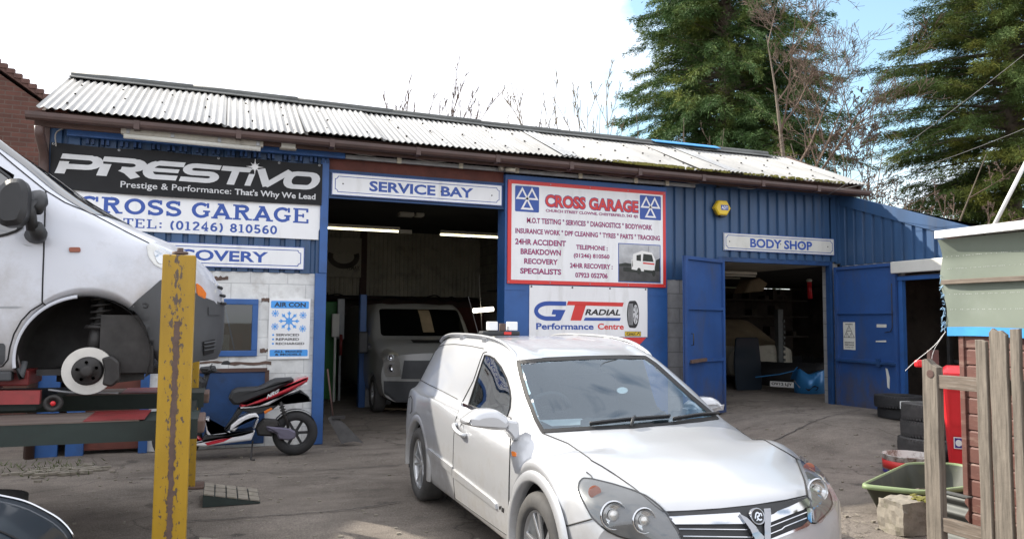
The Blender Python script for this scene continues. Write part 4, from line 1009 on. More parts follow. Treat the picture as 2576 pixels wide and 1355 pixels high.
mgr = MB(); mgr.sheet([(cx+.035+.045*math.cos(R(k)), cz+.145*math.sin(R(k))) for k in range(0, 360, 12)], BT, .004)
for k in range(4): mgr.sheet([(cx-.078+.02*k+.0, cz-.16), (cx-.072+.02*k, cz-.16), (cx-.080+.02*k, cz), (cx-.072+.02*k, cz+.16), (cx-.078+.02*k, cz+.16), (cx-.087+.02*k, cz)], BT, .0045)
for k in range(7):
    an = R(51*k+10); mbk.sheet([(cx+.035+.012*math.cos(an-.5), cz+.04*math.sin(an-.5)), (cx+.035+.040*math.cos(an-.16), cz+.13*math.sin(an-.16)), (cx+.035+.040*math.cos(an+.16), cz+.13*math.sin(an+.16))], BT, .005)
mbl.build('lettering', 'sign_blue', o); mrd.build('lettering', 'sign_red', o); mbk.build('lettering', 'sign_black', o); mye.build('printed_patch', 'sign_yellow', o); mgr.build('printed_wheel', 'banner_silver', o)
m = MB()
for u in (.015, .35, .67, .985): m.lathe([(.004, .003), (.013, .003), (.015, 0)], BT(*uv(u, .975), .001), (0, -1, 0), 10)
build_each(m, 'eyelet', 'dark_metal', o)
m = MB(); m.prism([(4.10, .95), (5.55, .95), (5.98, 1.352), (4.10, 1.352)], PRT(FY-.052), 0, .006); m.cur = 1; m.prism([(4.3, 1.02), (5.2, 1.02), (5.2, 1.10), (4.3, 1.10)], PRT(FY-.058), 0, .001)
o = m.build('red_banner', ['sign_red', 'white_sign'], None); tag(o, 'red banner with a slanted edge hanging below the white tyre banner', 'banner')
# alarm box
o = thing('alarm_box', 'yellow hexagonal alarm box high on the blue cladding', 'alarm', (7.37, FY, 3.28))
hx = [(7.37+.155*math.cos(R(k)), 3.40+.135*math.sin(R(k))) for k in range(0, 360, 60)]
m = MB(); m.prism(hx, PRT(FY-.002), 0, .10, .018); m.build('alarm_case', 'sign_yellow', o)
m = MB(); m.prism([(7.33, 3.26), (7.44, 3.26), (7.45, 3.285), (7.32, 3.285)], PRT(FY-.01), 0, .08)
for k in range(6): m.box((7.225+.011*k, FY-.075, 3.37-.022*k), (7.238+.011*k, FY-.01, 3.377-.022*k))
m.build('alarm_vent', 'sign_black', o)
m = MB(); m.prism([(7.325, 3.365), (7.465, 3.365), (7.465, 3.445), (7.325, 3.445)], PRT(FY-.102), 0, .002); m.build('alarm_badge', 'sign_blue', o)
m = MB(); put_text(m, 'ADT', PRT(FY-.1045), 7.335, 7.455, 3.38, 3.43, .03); m.build('lettering', 'banner_white', o)
# warning notice on the right leaf
o = thing('warning_notice', 'white HAZARDOUS SUBSTANCES warning notice on the open blue door', 'sign', T2(.12, 1.4, .02))
TT = lambda u, v, w=0: T2(1.245-u, v, .012+w)            # u runs left to right as read from the yard
TT = lambda u, v, w=0: T2(u, v, .012+w)
a, b, c, d = .155, .40, 1.16, 1.61
m = MB(); m.prism([(a, c), (b, c), (b, d), (a, d)], TT, 0, .003); m.build('sign_panel', 'aged_sign', o)
m = MB(); k = (a+b)/2; put_text(m, 'WARNING', TT, k-.08, k+.08, d-.045, d-.022, .03, w=.004); put_text(m, 'HAZARDOUS', TT, k-.095, k+.095, c+.105, c+.13, .03, w=.004); put_text(m, 'SUBSTANCES', TT, k-.095, k+.095, c+.065, c+.09, .03, w=.004); put_text(m, 'NO NAKED FLAMES', TT, k-.085, k+.085, c+.03, c+.045, .02, w=.004)
for x, z in ((k, d-.145), (k-.055, d-.25), (k+.055, d-.25)): put_strokes(m, [([(x-.052, z), (x+.052, z), (x, z+.09)], .008, True), ([(x, z+.03), (x, z+.06)], .008, False), ([(x, z+.012), (x, z+.02)], .008, False)], TT, .004)
m.build('lettering', 'sign_black', o)
# strip light over the banner
o = thing('strip_light', 'long beige outdoor strip light above the black banner', 'light', (-.39, FY-.2, 3.80))
A, B = np.array([-1.16, FY-.30, 3.745]), np.array([.41, FY-.30, 3.725])
m = MB(); m.beam(A, B, .10, .07, bev=.008); m.build('light_casing', 'lamp_casing', o); m = MB(); m.tube([A+[.03, -.01, -.052], B+[-.03, -.01, -.052]], .034, 10); m.build('tube_cover', 'aged_sign', o)
m = MB()
for t in (.05, .35, .68, .96): p = A+(B-A)*t; m.box(p+[-.02, -.058, -.03], p+[.02, -.045, .03], .004)
build_each(m, 'clip', 'grey_galv', o)
# flood light, camera pair and sensors
o = thing('flood_light', 'square beige flood light under the gutter', 'light', (.71, FY-.2, 3.78)); m = MB(); m.box((.61, FY-.30, 3.70), (.81, FY-.20, 3.80), .01); m.build('light_casing', 'lamp_casing', o); m = MB(); m.box((.625, FY-.305, 3.715), (.795, FY-.30, 3.785)); m.build('lens', 'aged_sign', o)
def dome_cam(x, z, label, right=True):
    o = thing('security_camera', label, 'camera', (x, FY-.2, z), 0, 'cameras under the gutter')
    m = MB(); m.lathe([(0, .03), (.03, .028), (.042, .01), (.044, -.02), (.03, -.05)], (x, FY-.17, z), (.2, -1, -.1), 16); m.build('camera_base', 'lamp_casing', o)
    m = MB(); m.cyl((x+.05, FY-.20, z-.02), (x+.15, FY-.27, z-.035), .028, 12); m.lathe([(.030, .0), (.032, .02), (0, .02)], (x+.15, FY-.27, z-.035), (.8, -.55, -.1), 12); m.build('camera_head', 'cream_plastic', o); m = MB(); m.lathe([(.02, .0), (0, .002)], (x+.168, FY-.283, z-.037), (.8, -.55, -.1), 12); m.build('lens', 'dark_gap', o)
dome_cam(1.13, 3.80, 'white bullet camera at the corner of the black banner, left of the service bay'); dome_cam(3.60, 3.72, 'small bullet camera above the right end of the SERVICE BAY sign'); dome_cam(6.95, 3.82, 'bullet camera under the gutter near the yellow alarm box')
m = MB(); m.lathe([(0, .03), (.03, .025), (.04, 0), (.035, -.05)], (.93, FY-.17, 3.83), (0, -1, -.4), 14); tag(m.build('motion_sensor', 'lamp_casing'), 'round sensor between the flood light and the bullet camera', 'sensor')
# trunking with junction boxes and the slack cable
o = thing('cable_trunking', 'grey galvanised cable trunking running under the eaves above both signs', 'trunking', (4, FY-.05, 3.72))
m = MB(); m.box((1.445, FY-.10, 3.685), (6.85, FY-.055, 3.735)); m.build('trunking', 'grey_galv', o)
m = MB()
for x in (2.155, 3.02, 3.85, 4.85, 5.78, 6.33): m.box((x-.03, FY-.125, 3.675), (x+.03, FY-.10, 3.755), .004); m.box((x-.05, FY-.13, 3.755), (x+.02, FY-.09, 3.785))
build_each(m, 'junction_box', 'cream_plastic', o)
m = MB(); P = [(-1.85, FY-.08, 3.55), (-1.84, FY-.1, 3.72), (-1.6, FY-.13, 3.80), (-1.2, FY-.16, 3.79)]; m.tube(catmull(P, 6), .008, 5)
P = [(.85, FY-.15, 3.77)]; xs_ = [1.3, 2.1, 3.0, 3.85, 4.85, 5.8, 6.4, 7.2, 8.2, 9.2]
for i, x in enumerate(xs_): P += [(x-.4, FY-.13, 3.755-.012*(i % 3)), (x, FY-.13, 3.785)]
m.tube(catmull(P, 5), .007, 5); tag(m.build('slack_cable', 'cable'), 'thin pale cable sagging along the trunking under the eaves', 'cable')
m = MB(); m.box((7.2, FY-.26, 3.72), (7.55, FY-.16, 3.76), .008); m.box((7.3, FY-.16, 3.73), (7.36, FY, 3.76)); tag(m.build('eaves_lamp', 'dark_metal'), 'slim dark lamp under the gutter by the alarm box', 'light')
# ------------------------------------------------------------------ silver car-derived van in the foreground
def split(mb, pred):
    A, B = MB(), MB()
    for out, want in ((A, True), (B, False)):
        mp_ = {}
        for f, sm in zip(mb.f, mb.sm):
            c = np.mean([mb.v[i] for i in f], axis=0)
            if bool(pred(c)) != want: continue
            g = []
            for i in f:
                if i not in mp_: mp_[i] = len(out.v); out.v.append(mb.v[i])
                g.append(mp_[i])
            out.f.append(tuple(g)); out.mi.append(0); out.sm.append(sm)
    return A, B
def pip(poly, x, y):
    c = False; n = len(poly)
    for i in range(n):
        (ax, ay), (bx, by) = poly[i][:2], poly[i-1][:2]
        if (ay > y) != (by > y) and x < (bx-ax)*(y-ay)/(by-ay)+ax: c = not c
    return c
def prj(p):
    v = np.array(p, float)-EYEP; z = v@FW; return CX+F*(v@RT)/z, CY-F*(v@UP)/z
CXW, CYW = 2.50, 3.93                                      # car centre line and front axle
A = thing('car_derived_van', 'silver estate van with recovery lights on its roof parked in the yard', 'van', (CXW, CYW, 0))
TA = lambda b, s, z: (CXW+b, CYW+s, z)
tab = {
 -.54: [(.64, .20), (.73, .25), (.765, .38), (.765, .50), (.735, .575), (.68, .620), (.56, .640), (.30, .652), (0, .655)],
 -.46: [(.68, .19), (.78, .24), (.805, .39), (.805, .54), (.775, .645), (.715, .690), (.59, .712), (.32, .728), (0, .733)],
 -.30: [(.70, .19), (.81, .24), (.828, .40), (.832, .57), (.805, .69), (.74, .745), (.61, .768), (.33, .786), (0, .792)],
 -.1: [(.72, .19), (.825, .24), (.84, .42), (.85, .60), (.825, .745), (.748, .783), (.625, .813), (.335, .843), (0, .85)],
 .1: [(.73, .19), (.825, .24), (.842, .42), (.855, .62), (.828, .735), (.718, .798), (.630, .845), (.345, .885), (0, .892)],
 .37: [(.74, .19), (.82, .24), (.842, .42), (.855, .62), (.833, .79), (.735, .868), (.655, .912), (.36, .942), (0, .948)],
 .75: [(.74, .19), (.815, .24), (.842, .42), (.855, .62), (.833, .82), (.735, .90), (.61, 1.125), (.34, 1.158), (0, 1.166)],
 1.12: [(.74, .19), (.815, .24), (.842, .42), (.855, .62), (.833, .84), (.735, .925), (.555, 1.315), (.33, 1.345), (0, 1.352)],
 1.3: [(.74, .19), (.815, .24), (.842, .42), (.855, .62), (.833, .85), (.737, .935), (.56, 1.365), (.34, 1.395), (0, 1.402)],
 1.6: [(.74, .19), (.815, .24), (.842, .42), (.855, .62), (.833, .86), (.74, .94), (.565, 1.40), (.34, 1.43), (0, 1.437)],
 2.2: [(.74, .19), (.82, .24), (.845, .42), (.857, .62), (.835, .90), (.77, .96), (.565, 1.41), (.34, 1.443), (0, 1.45)],
 2.7: [(.74, .20), (.82, .25), (.845, .42), (.857, .63), (.832, .91), (.765, .97), (.56, 1.40), (.34, 1.435), (0, 1.443)],
 3.0: [(.72, .22), (.81, .27), (.835, .43), (.845, .63), (.82, .915), (.75, .975), (.545, 1.37), (.33, 1.41), (0, 1.42)],
 3.2: [(.70, .24), (.79, .29), (.82, .45), (.828, .63), (.80, .90), (.72, .97), (.52, 1.27), (.32, 1.32), (0, 1.34)],
 3.34: [(.68, .26), (.77, .31), (.795, .46), (.80, .62), (.77, .86), (.68, .93), (.50, 1.05), (.30, 1.08), (0, 1.10)],
 3.38: [(.66, .28), (.75, .33), (.78, .47), (.785, .60), (.75, .80), (.66, .86), (.49, .92), (.30, .95), (0, .96)],
}
st = sorted(set(np.round(np.concatenate([np.linspace(-.54, -.42, 9), np.linspace(-.42, .45, 45), np.linspace(.45, 1.35, 56), np.linspace(1.35, 2.28, 20), np.linspace(2.28, 3.12, 45), np.linspace(3.12, 3.38, 9), [-.378, -.374, -.368, .368, .374, .378, 2.322, 2.326, 2.332, 3.068, 3.074, 3.078]]), 4)))
AR = .378
body = loft_body(tab, st, [(-.54, .36), (-.3, .34), (.1, .30), (.37, .26), (.75, .20), (1.12, .12), (1.6, .0), (2.7, 0), (3.0, -.05), (3.38, -.20)], .80, [(0, .318, AR), (2.70, .318, AR)], 9, TA, .05, .04)
SF = Surf(body)
Z1 = lambda x, y: (971.9+x*.4527, 777.5+y*.4527)          # feature outlines measured in the picture, laid on the body
Z8 = lambda x, y: (1004.2+x*.4263, 777.5+y*.4263)
Z2 = lambda x, y: (1425.4+x*.27666, 1069+y*.27666)
ws = [Z1(*p) for p in [(722, 286), (900, 270), (1100, 262), (1300, 258), (1440, 260), (1500, 300), (1600, 390), (1700, 480), (1790, 555), (1850, 610), (1740, 625), (1600, 640), (1375, 660), (1075, 674), (865, 687), (822, 610), (775, 490), (745, 385)]]
ws_raw = ws; ws = polyfillet(ws, 6, 3)
dw = [Z8(*p) for p in [(412, 565), (460, 415), (508, 270), (535, 277), (562, 292), (602, 342), (635, 410), (654, 480), (660, 525), (656, 580), (640, 632), (560, 615), (480, 590)]]
def pinset(poly, x, y, d):
    if not pip(poly, x, y): return False
    for i in range(len(poly)):
        (ax, ay), (bx, by) = poly[i-1][:2], poly[i][:2]; l2 = (bx-ax)**2+(by-ay)**2
        t = 0 if l2 < 1e-9 else max(0, min(1, ((x-ax)*(bx-ax)+(y-ay)*(by-ay))/l2))
        if (ax+(bx-ax)*t-x)**2+(ay+(by-ay)*t-y)**2 < d*d: return False
    return True
def cut(c):
    if c[2] < .8: return False
    q = prj(c)
    if c[1] < CYW+1.3 and pinset(ws, *q, 10): return True
    return c[0] < CXW-.3 and c[1] > CYW+.3 and pinset(dw, *q, 6)
_, bodyc = split(body, cut)
# underside closes the shell
bodyc.grid([[TA(b, s, .23) for b in (-.70, .70)] for s in (-.45, -.30)]); bodyc.grid([[TA(b, s, .23) for b in (-.72, .72)] for s in (.40, 2.28)])
ob = bodyc.build('body', 'silver_grimy', A, recalc=False)
def castA(p, off=0): return SF.px(p, off)
# wheel arches: flared lips and dark liners
for s in (0, 2.70):
    for sd in (-1, 1):
        m = MB(); c = (CXW+sd*.848, CYW+s, .318)
        m.lathe([(AR-.012, -.06), (AR-.010, .004), (AR+.004, .012), (AR+.045, .008), (AR+.062, -.012)], c, (sd, 0, 0), 40, R(-100), R(100)); m.build('arch_lip', 'silver_grimy', A)
        m = MB(); m.lathe([(AR-.008, -.012), (AR-.004, -.30), (.0, -.32)], c, (sd, 0, 0), 30, R(-105), R(105)); m.box((c[0]-sd*.32, CYW+s-AR, .2), (c[0]-sd*.34, CYW+s+AR, .72)); m.build('arch_liner', 'dark_gap', A)
        tyre_wheel(A, (CXW+sd*.745, CYW+s, .318), (sd, 0, 0), .318, .205, .212, 5, True)
# glass
m = MB(); patch(m, SF, ws, castA, .003, 20); g = m.build('windscreen', 'windscreen_glass', A)
m = MB(); o_, i_ = ws, offset_poly(ws, 9)
def band(m, outer, inner, off):
    n = len(outer); a = [castA(p, off) for p in outer]; b = [castA(p, off) for p in inner]
    m.add(a+b, [(k, (k+1) % n, n+(k+1) % n, n+k) for k in range(n)])
dn = lambda P: densify(list(P)+[P[0]], 9)[:-1]
wo_ = []; wi_ = []; inn = offset_poly(ws_raw, 9)
for k in range(len(ws_raw)):
    for j in range(8): t = j/8; k2 = (k+1) % len(ws_raw); wo_.append(np.array(ws_raw[k])*(1-t)+np.array(ws_raw[k2])*t); wi_.append(inn[k]*(1-t)+inn[k2]*t)
band(m, wo_, wi_, .0045)
strip(m, ws+[ws[0]], castA, .008, .002); m.build('windscreen_seal', 'dark_gap', g)
m = MB(); patch(m, SF, dw, castA, .001, 12); dg_ = None
door = MB()
dpoly = [Z8(*p) for p in [(661, 640), (657, 760), (655, 870), (651, 1000), (648, 1215), (646, 1336), (560, 1275), (440, 1190), (332, 1112), (322, 1000), (320, 900), (324, 760), (334, 655), (375, 545), (412, 565), (480, 590), (560, 615), (640, 632)]]
patch(door, SF, dpoly, castA, .003, 14, .012); dr = door.build('door', 'silver_grimy', A)
gw = m.build('side_window', 'side_glass', A)
m = MB(); strip(m, dw+[dw[0]], castA, .016, .002); m.build('window_seal', 'dark_gap', gw)
m = MB()
for pl in (dpoly[:14], [dpoly[13], Z8(440, 420), Z8(480, 300), Z8(497, 258), Z8(520, 250)], [Z8(640, 632), Z8(661, 640)]): strip(m, densify(pl, 10), castA, .007, .0025)
for pl in ([Z8(103, 405), Z8(140, 345), Z8(190, 272), Z8(240, 219), Z8(275, 208), Z8(330, 206), Z8(420, 216), Z8(500, 232)], [Z8(103, 405), Z8(180, 446), Z8(265, 487), Z8(345, 530)],
           [Z2(225, 320), Z2(320, 372), Z2(430, 442), Z2(600, 560), Z2(720, 660), Z2(800, 730), Z2(880, 788)], [Z2(880, 788), Z2(1100, 780), Z2(1400, 760), Z2(1700, 728), Z2(2000, 680), Z2(2178, 640)],
           [Z2(1560, 0), Z2(1700, 78), Z2(1850, 165), Z2(2000, 250), Z2(2080, 300)], [Z2(2080, 300), Z2(2125, 400), Z2(2165, 505), Z2(2183, 640)], [Z2(240, 490), Z2(220, 455), Z2(180, 425)],
           [Z2(0, 912), Z2(120, 880), Z2(240, 848)], [Z8(58, 520), Z8(70, 510), Z8(78, 530), Z8(76, 600), Z8(66, 612)], [Z1(1075, 674), Z1(865, 687)], [Z1(865, 687), Z1(1010, 745), Z1(1130, 828), Z2(225, 320)]):
    strip(m, densify(pl, 6), castA, .008, .0015)
m.build('panel_gap', 'dark_gap', A)
m = MB(); patch(m, SF, [Z8(*p) for p in [(325, 940), (555, 1120), (578, 1145), (583, 1176), (325, 985)]], castA, .016, 8, .02); m.build('side_moulding', 'silver_grimy', dr)
m = MB(); patch(m, SF, [Z8(*p) for p in [(162, 805), (320, 928), (321, 970), (172, 845)]], castA, .016, 8, .02); m.build('side_moulding', 'silver_grimy', A)
h0, h1 = castA(Z8(345, 683), .02), castA(Z8(398, 742), .02)
m = MB(); d = (h1-h0)/np.linalg.norm(h1-h0)
m.tube(catmull([h0-[-.02, 0, 0], h0-[.012, 0, 0], (h0+h1)/2-[.03, 0, 0], h1-[.012, 0, 0], h1-[-.02, 0, 0]], 5), .016, 10); m.build('door_handle', 'silver_paint', dr)
m = MB(); c = (h0+h1)/2; m.lathe([(.045, .0), (.035, -.006), (.0, -.009)], c+[.018, 0, 0], (-1, 0, 0), 16); m.build('handle_recess', 'grey_plastic', dr)
m = MB(); patch(m, SF, polyfillet([Z8(*p) for p in [(667, 838), (692, 843), (690, 870), (672, 866)]], 3), castA, .008, 6, .01); m.build('indicator', 'amber', A)
m = MB(); patch(m, SF, [Z8(*p) for p in [(592, 1160), (606, 1158), (600, 1178), (594, 1178)]], castA, .006, 6, .006); patch(m, SF, [Z8(*p) for p in [(609, 1166), (622, 1172), (620, 1198), (608, 1190)]], castA, .006, 6, .006); m.build('door_badge', 'dark_metal', dr)
# headlights
def headlight(outline, bowls, ind):
    hl = polyfillet(outline, 4, 3)
    m = MB(); patch(m, SF, hl, castA, .003, 7); o = m.build('headlight', 'lamp_housing', A)
    m = MB(); strip(m, hl+[hl[0]], castA, .010, .003); m.build('headlight_seal', 'dark_gap', o)
    for (x, y, r) in bowls:
        c = castA((x, y), .004); n = np.array([-.12, -1, .10]); n /= np.linalg.norm(n)
        m = MB(); m.lathe([(r*1.12, .016), (r*1.05, .024), (r, .020), (r*.9, .006), (r*.6, -.004+.004), (.012, .002)], c, n, 28); m.build('reflector', 'chrome', o)
        m = MB(); m.lathe([(r*.42, .006), (r*.40, .022), (r*.2, .028), (0, .03)], c, n, 16); m.build('bulb_shield', 'steel_disc', o)
    c = castA(ind, .004); m = MB(); m.lathe([(.033, .010), (.026, .014), (0, .012)], c, (-.5, -1, .3), 16); m.build('indicator_bulb', 'orange_dull', o)
    m = MB(); patch(m, SF, hl, castA, .030, 10, .026); m.build('lens', 'lens_clear', o)
    return o
n1 = [Z2(*p) for p in [(105, 575), (118, 515), (150, 482), (235, 490), (420, 535), (600, 592), (720, 642), (790, 690), (850, 740), (905, 800), (960, 890), (1010, 965), (1045, 1045), (900, 1060), (700, 1052), (560, 1030), (470, 1003), (380, 960), (300, 900), (230, 830), (170, 720), (128, 640)]]
headlight(n1, [(*Z2(420, 815), .063), (*Z2(695, 860), .055)], Z2(258, 612))
n2 = [Z2(*p) for p in [(2082, 302), (2150, 335), (2250, 412), (2310, 482), (2360, 560), (2398, 650), (2410, 715), (2385, 770), (2330, 830), (2262, 888), (2212, 884), (2197, 750), (2182, 600), (2165, 510), (2130, 420)]]
headlight(n2, [(*Z2(2262, 590), .055)], Z2(2200, 400))
# grille
gp = [Z2(*p) for p in [(892, 796), (1300, 775), (1660, 738), (2000, 690), (2180, 652), (2200, 690), (2198, 900), (2000, 975), (1800, 1048), (1400, 1060), (1068, 1052), (1000, 960), (950, 880)]]
m = MB(); patch(m, SF, gp, castA, .004, 10); gr = m.build('grille', 'black_plastic', A)
m = MB()
patch(m, SF, [Z2(*p) for p in [(930, 848), (1250, 832), (1560, 814), (1625, 905), (1300, 908), (985, 908)]], castA, .022, 9, .02)
patch(m, SF, [Z2(*p) for p in [(1830, 828), (2000, 762), (2162, 680), (2190, 715), (2184, 755), (2000, 825), (1830, 893)]], castA, .022, 9, .02)
m.build('chrome_bar', 'chrome', gr)
m = MB(); patch(m, SF, [Z2(*p) for p in [(1552, 838), (1612, 856), (1690, 935), (1760, 1008), (1745, 1060), (1700, 1060), (1640, 960)]], castA, .034, 9, .03)
patch(m, SF, [Z2(*p) for p in [(1765, 792), (1825, 788), (1822, 900), (1812, 1055), (1762, 1058), (1762, 1000), (1768, 900)]], castA, .034, 9, .03); m.build('chrome_arm', 'chrome_dim', gr)
m = MB(); patch(m, SF, [Z2(*p) for p in [(2158, 764), (2202, 768), (2204, 888), (2150, 925), (1830, 1050), (1828, 1030), (2145, 900), (2168, 875)]], castA, .020, 9, .02)
for a, b in (((1020, 950), (1625, 958)), ((1055, 1004), (1685, 1014)), ((1828, 932), (2158, 800)), ((1822, 988), (2156, 852))): strip(m, densify([Z2(*a), Z2(*b)], 8), castA, .006, .018)
m.build('grille_bar', 'chrome', gr)
m = MB(); patch(m, SF, [Z2(*p) for p in [(1555, 842), (1650, 780), (1765, 792), (1766, 1000)]], castA, .018, 9); m.build('badge_plinth', 'black_plastic', gr)
ec = castA(Z2(1702, 846), .030); en = np.array([-.05, -1, .35]); en /= np.linalg.norm(en)
m = MB(); m.lathe([(.0395, -.02), (.041, .006), (.037, .012), (.032, .008)], ec, en, 32); em = m.build('badge_ring', 'chrome_dim', gr)
m = MB(); m.lathe([(.033, .007), (0, .009)], ec, en, 32); m.build('badge_disc', 'sign_black', em)
eu = np.cross(en, [0, 0, 1.]); eu /= np.linalg.norm(eu); eu = -eu if eu[0] < 0 else eu; ev = np.cross(eu, en); ev = -ev if ev[2] < 0 else ev
TE = lambda u, v, w=0: tuple(ec+eu*u+ev*v+en*(.0098+w))
m = MB(); put_strokes(m, [(catmull([(-.018, -.008), (-.008, .014), (.004, .016), (.008, .004), (-.004, -.002), (.004, -.016), (.018, -.014)], 5), .007, False), (catmull([(.006, .010), (.018, .012), (.020, .0)], 4), .006, False), (catmull([(-.014, -.018), (-.004, -.012), (-.006, -.004)], 4), .005, False)], TE, 0, .0004); m.build('badge_emblem', 'chrome', em)
# bumper intake and plate below the frame edge
m = MB()
for b0, b1, z0, z1 in ((-.42, .42, .26, .40),): m.grid([[SF.cast((CXW+b, CYW-3, z), (0, 1, 0), .004) for z in np.linspace(z0, z1, 4)] for b in np.linspace(b0, b1, 14)])
m.build('lower_intake', 'black_plastic', A)
# wipers and scuttle
sc_ = [Z1(*p) for p in [(1080, 612), (1120, 596), (1300, 622), (1560, 598), (1700, 588), (1838, 592), (1850, 610), (1740, 625), (1600, 640), (1375, 660), (1075, 674)]]
m = MB(); patch(m, SF, sc_, castA, -.004, 8); sct = m.build('scuttle', 'black_plastic', A)
m = MB()
for a, b, c in ((Z1(1130, 655), Z1(1320, 632), Z1(1570, 612)), (Z1(1590, 628), Z1(1720, 604), Z1(1835, 592))):
    P = [castA(q, .03) for q in densify([a, b, c], 12)]; m.tube(P, .008, 6); m.tube([castA(q, .016) for q in densify([a, b, c], 12)], .006, 4)
m.tube([castA(Z1(1360, 664), .02), castA(Z1(1366, 640), .04), castA(Z1(1375, 628), .04)], .010, 6); m.build('wiper', 'black_plastic', A)
# mirrors
def mirror(side):
    yy = CYW+.47; P = []; back = .26 if side > 0 else 0
    for p in [(1172, 1069), (1171, 1058), (1200, 1034), (1225, 1029), (1252, 1030), (1283, 1052), (1283, 1084), (1240, 1082), (1200, 1076)]:
        q = onY(*p, yy); P.append((CXW+side*(CXW-q[0]-(.15 if side > 0 else 0)), q[2]))
    m = MB(); m.smooth = True; hs = polyfillet(P, .03, 5); T = lambda u, v, w: (u, yy+back+w+.18*abs(abs(u-CXW)-.85), v)
    rings = [(.045, -.055), (.022, -.040), (.006, -.015), (0, .02), (0, .075), (.008, .085)]; ar = [offset_poly(hs, d) if d else hs for d, w in rings]
    n = len(hs); m.add([T(p[0], p[1], w) for r_, (d, w) in zip(ar, rings) for p in r_], [(i*n+k, i*n+(k+1) % n, (i+1)*n+(k+1) % n, (i+1)*n+k) for i in range(len(rings)-1) for k in range(n)])
    m.smooth = False; m.add([T(p[0], p[1], rings[0][1]) for p in ar[0]], [tuple(range(n))]); o = m.build('wing_mirror', 'silver_paint', A, weld=.0002)
    m = MB(); m.sheet(offset_poly(hs, .018), T, .08); m.build('mirror_glass', 'chrome', o)
    Q = []
    for p in [(1270, 1055), (1300, 1058), (1304, 1075), (1303, 1098), (1290, 1107), (1280, 1090), (1268, 1080)]:
        q = onY(*p, yy); Q.append((CXW+side*(CXW-q[0]-(.15 if side > 0 else 0)), q[2]))
    m = MB(); m.prism(polyfillet(Q, .02, 4), lambda u, v, w: (u, yy+back+w, v), -.035, .06, .012); m.build('mirror_foot', 'silver_paint', o)
mirror(-1); mirror(1)
# roof rails, light bar, aerial
for sd in (-1, 1):
    m = MB(); P = []
    for s, z in ((1.05, 1.30), (1.12, 1.352), (1.35, 1.418), (1.7, 1.452), (2.2, 1.462), (2.7, 1.455), (2.95, 1.425), (3.05, 1.385)): P.append(TA(sd*.545, s, z))
    m.tube(catmull(P, 5), .014, 8)
    for s, z in ((1.7, 1.42), (2.3, 1.43)): m.box(TA(sd*.545-.014, s, z-.02), TA(sd*.545+.014, s+.1, z+.03), .004)
    m.build('roof_rail', 'alloy', A)
m = MB(); cb = onY(1257, 833, CYW+2.15); bx, bz_ = cb[0], 1.475
lb = MB(); lb.box((bx-.17, CYW+2.10, 1.455), (bx+.17, CYW+2.22, 1.495), .012); lbo = lb.build('light_bar', 'black_plastic', A)
for dx_ in (-.075, .105):
    m = MB(); m.box((bx+dx_-.042, CYW+2.10, 1.50), (bx+dx_+.042, CYW+2.17, 1.575), .008); l = m.build('work_lamp', 'white_trim', lbo)
    m = MB()
    for k in range(4): m.box((bx+dx_-.036, CYW+2.095, 1.508+.016*k), (bx+dx_+.036, CYW+2.10, 1.520+.016*k))
m = MB(); m.box((bx-.005, CYW+2.12, 1.495), (bx+.045, CYW+2.16, 1.56), .004); m.build('bracket', 'rust', lbo)
m = MB(); m.box((bx+.02, CYW+2.092, 1.466), (bx+.085, CYW+2.098, 1.49)); m.build('label', 'sign_red', lbo)
m = MB(); m.tube([(bx-.10, CYW+2.4, 1.44), (bx-.135, CYW+2.62, 1.80)], .0025, 5); m.build('aerial', 'dark_metal', A)
# cabin
m = MB(); m.grid([[TA(b, s, z+.02*math.cos(b*3)) for s, z in ((.28, .86), (.45, .90), (.62, .915), (.78, .90), (.86, .84), (.88, .60))] for b in np.linspace(-.70, .70, 12)]); m.build('dashboard', 'dash_grey', A)
m = MB(); c = np.array(TA(-.36, .98, .93)); ax = np.array([0, .85, .5]); ax /= np.linalg.norm(ax)
u = np.array([1., 0, 0]); v = np.cross(ax, u); m.tube([c+(u*math.cos(t)+v*math.sin(t))*.18 for t in np.linspace(0, 2*math.pi, 33)[:-1]], .016, 8, closed=True)
m.lathe([(.07, -.02), (.06, .025), (0, .03)], c, ax, 16)
for t in (0, 2.3, 3.9): m.beam(c, c+(u*math.cos(t)+v*math.sin(t))*.17, .04, .02, up=ax)
m.build('steering_wheel', 'dash_grey', A)
for b in (-.36, .36):
    m = MB(); m.box(TA(b-.25, 1.15, .45), TA(b+.25, 1.65, .62), .06); m.add([], [])
    t = MB().box((-.25, -.07, 0), (.25, .07, .62), .06); a = R(14); t.v = [(x, y*math.cos(a)+z*math.sin(a), -y*math.sin(a)+z*math.cos(a)) for x, y, z in t.v]
    m.add([TA(b+x, 1.62+y, .55+z) for x, y, z in t.v], t.f); t = MB().box((-.13, -.05, 0), (.13, .05, .17), .04); m.add([TA(b+x, 1.79+y, 1.13+z) for x, y, z in t.v], t.f); m.build('seat', 'seat_grey', A)
m = MB(); m.prism([(CXW-.74, .25), (CXW+.74, .25), (CXW+.74, .90), (CXW+.52, 1.34), (CXW-.52, 1.34), (CXW-.74, .90)], lambda u, v, w: (u, CYW+w, v), 1.98, 2.0); m.box(TA(-.72, .35, .24), TA(.72, 2.0, .28)); m.build('bulkhead', 'seat_grey', A)
m = MB(); m.box(TA(-.06, .96, 1.235), TA(.06, 1.0, 1.29), .01); m.beam(TA(0, .98, 1.28), TA(0, 1.02, 1.34), .02, .02); m.build('rear_view_mirror', 'black_plastic', A)
m = MB(); c = castA(Z1(1312, 446), -.006); n = c-castA(Z1(1312, 446), .1); n /= -np.linalg.norm(n)
a_, b_ = castA(Z1(1285, 440), -.006)-c, castA(Z1(1305, 430), -.006)-c
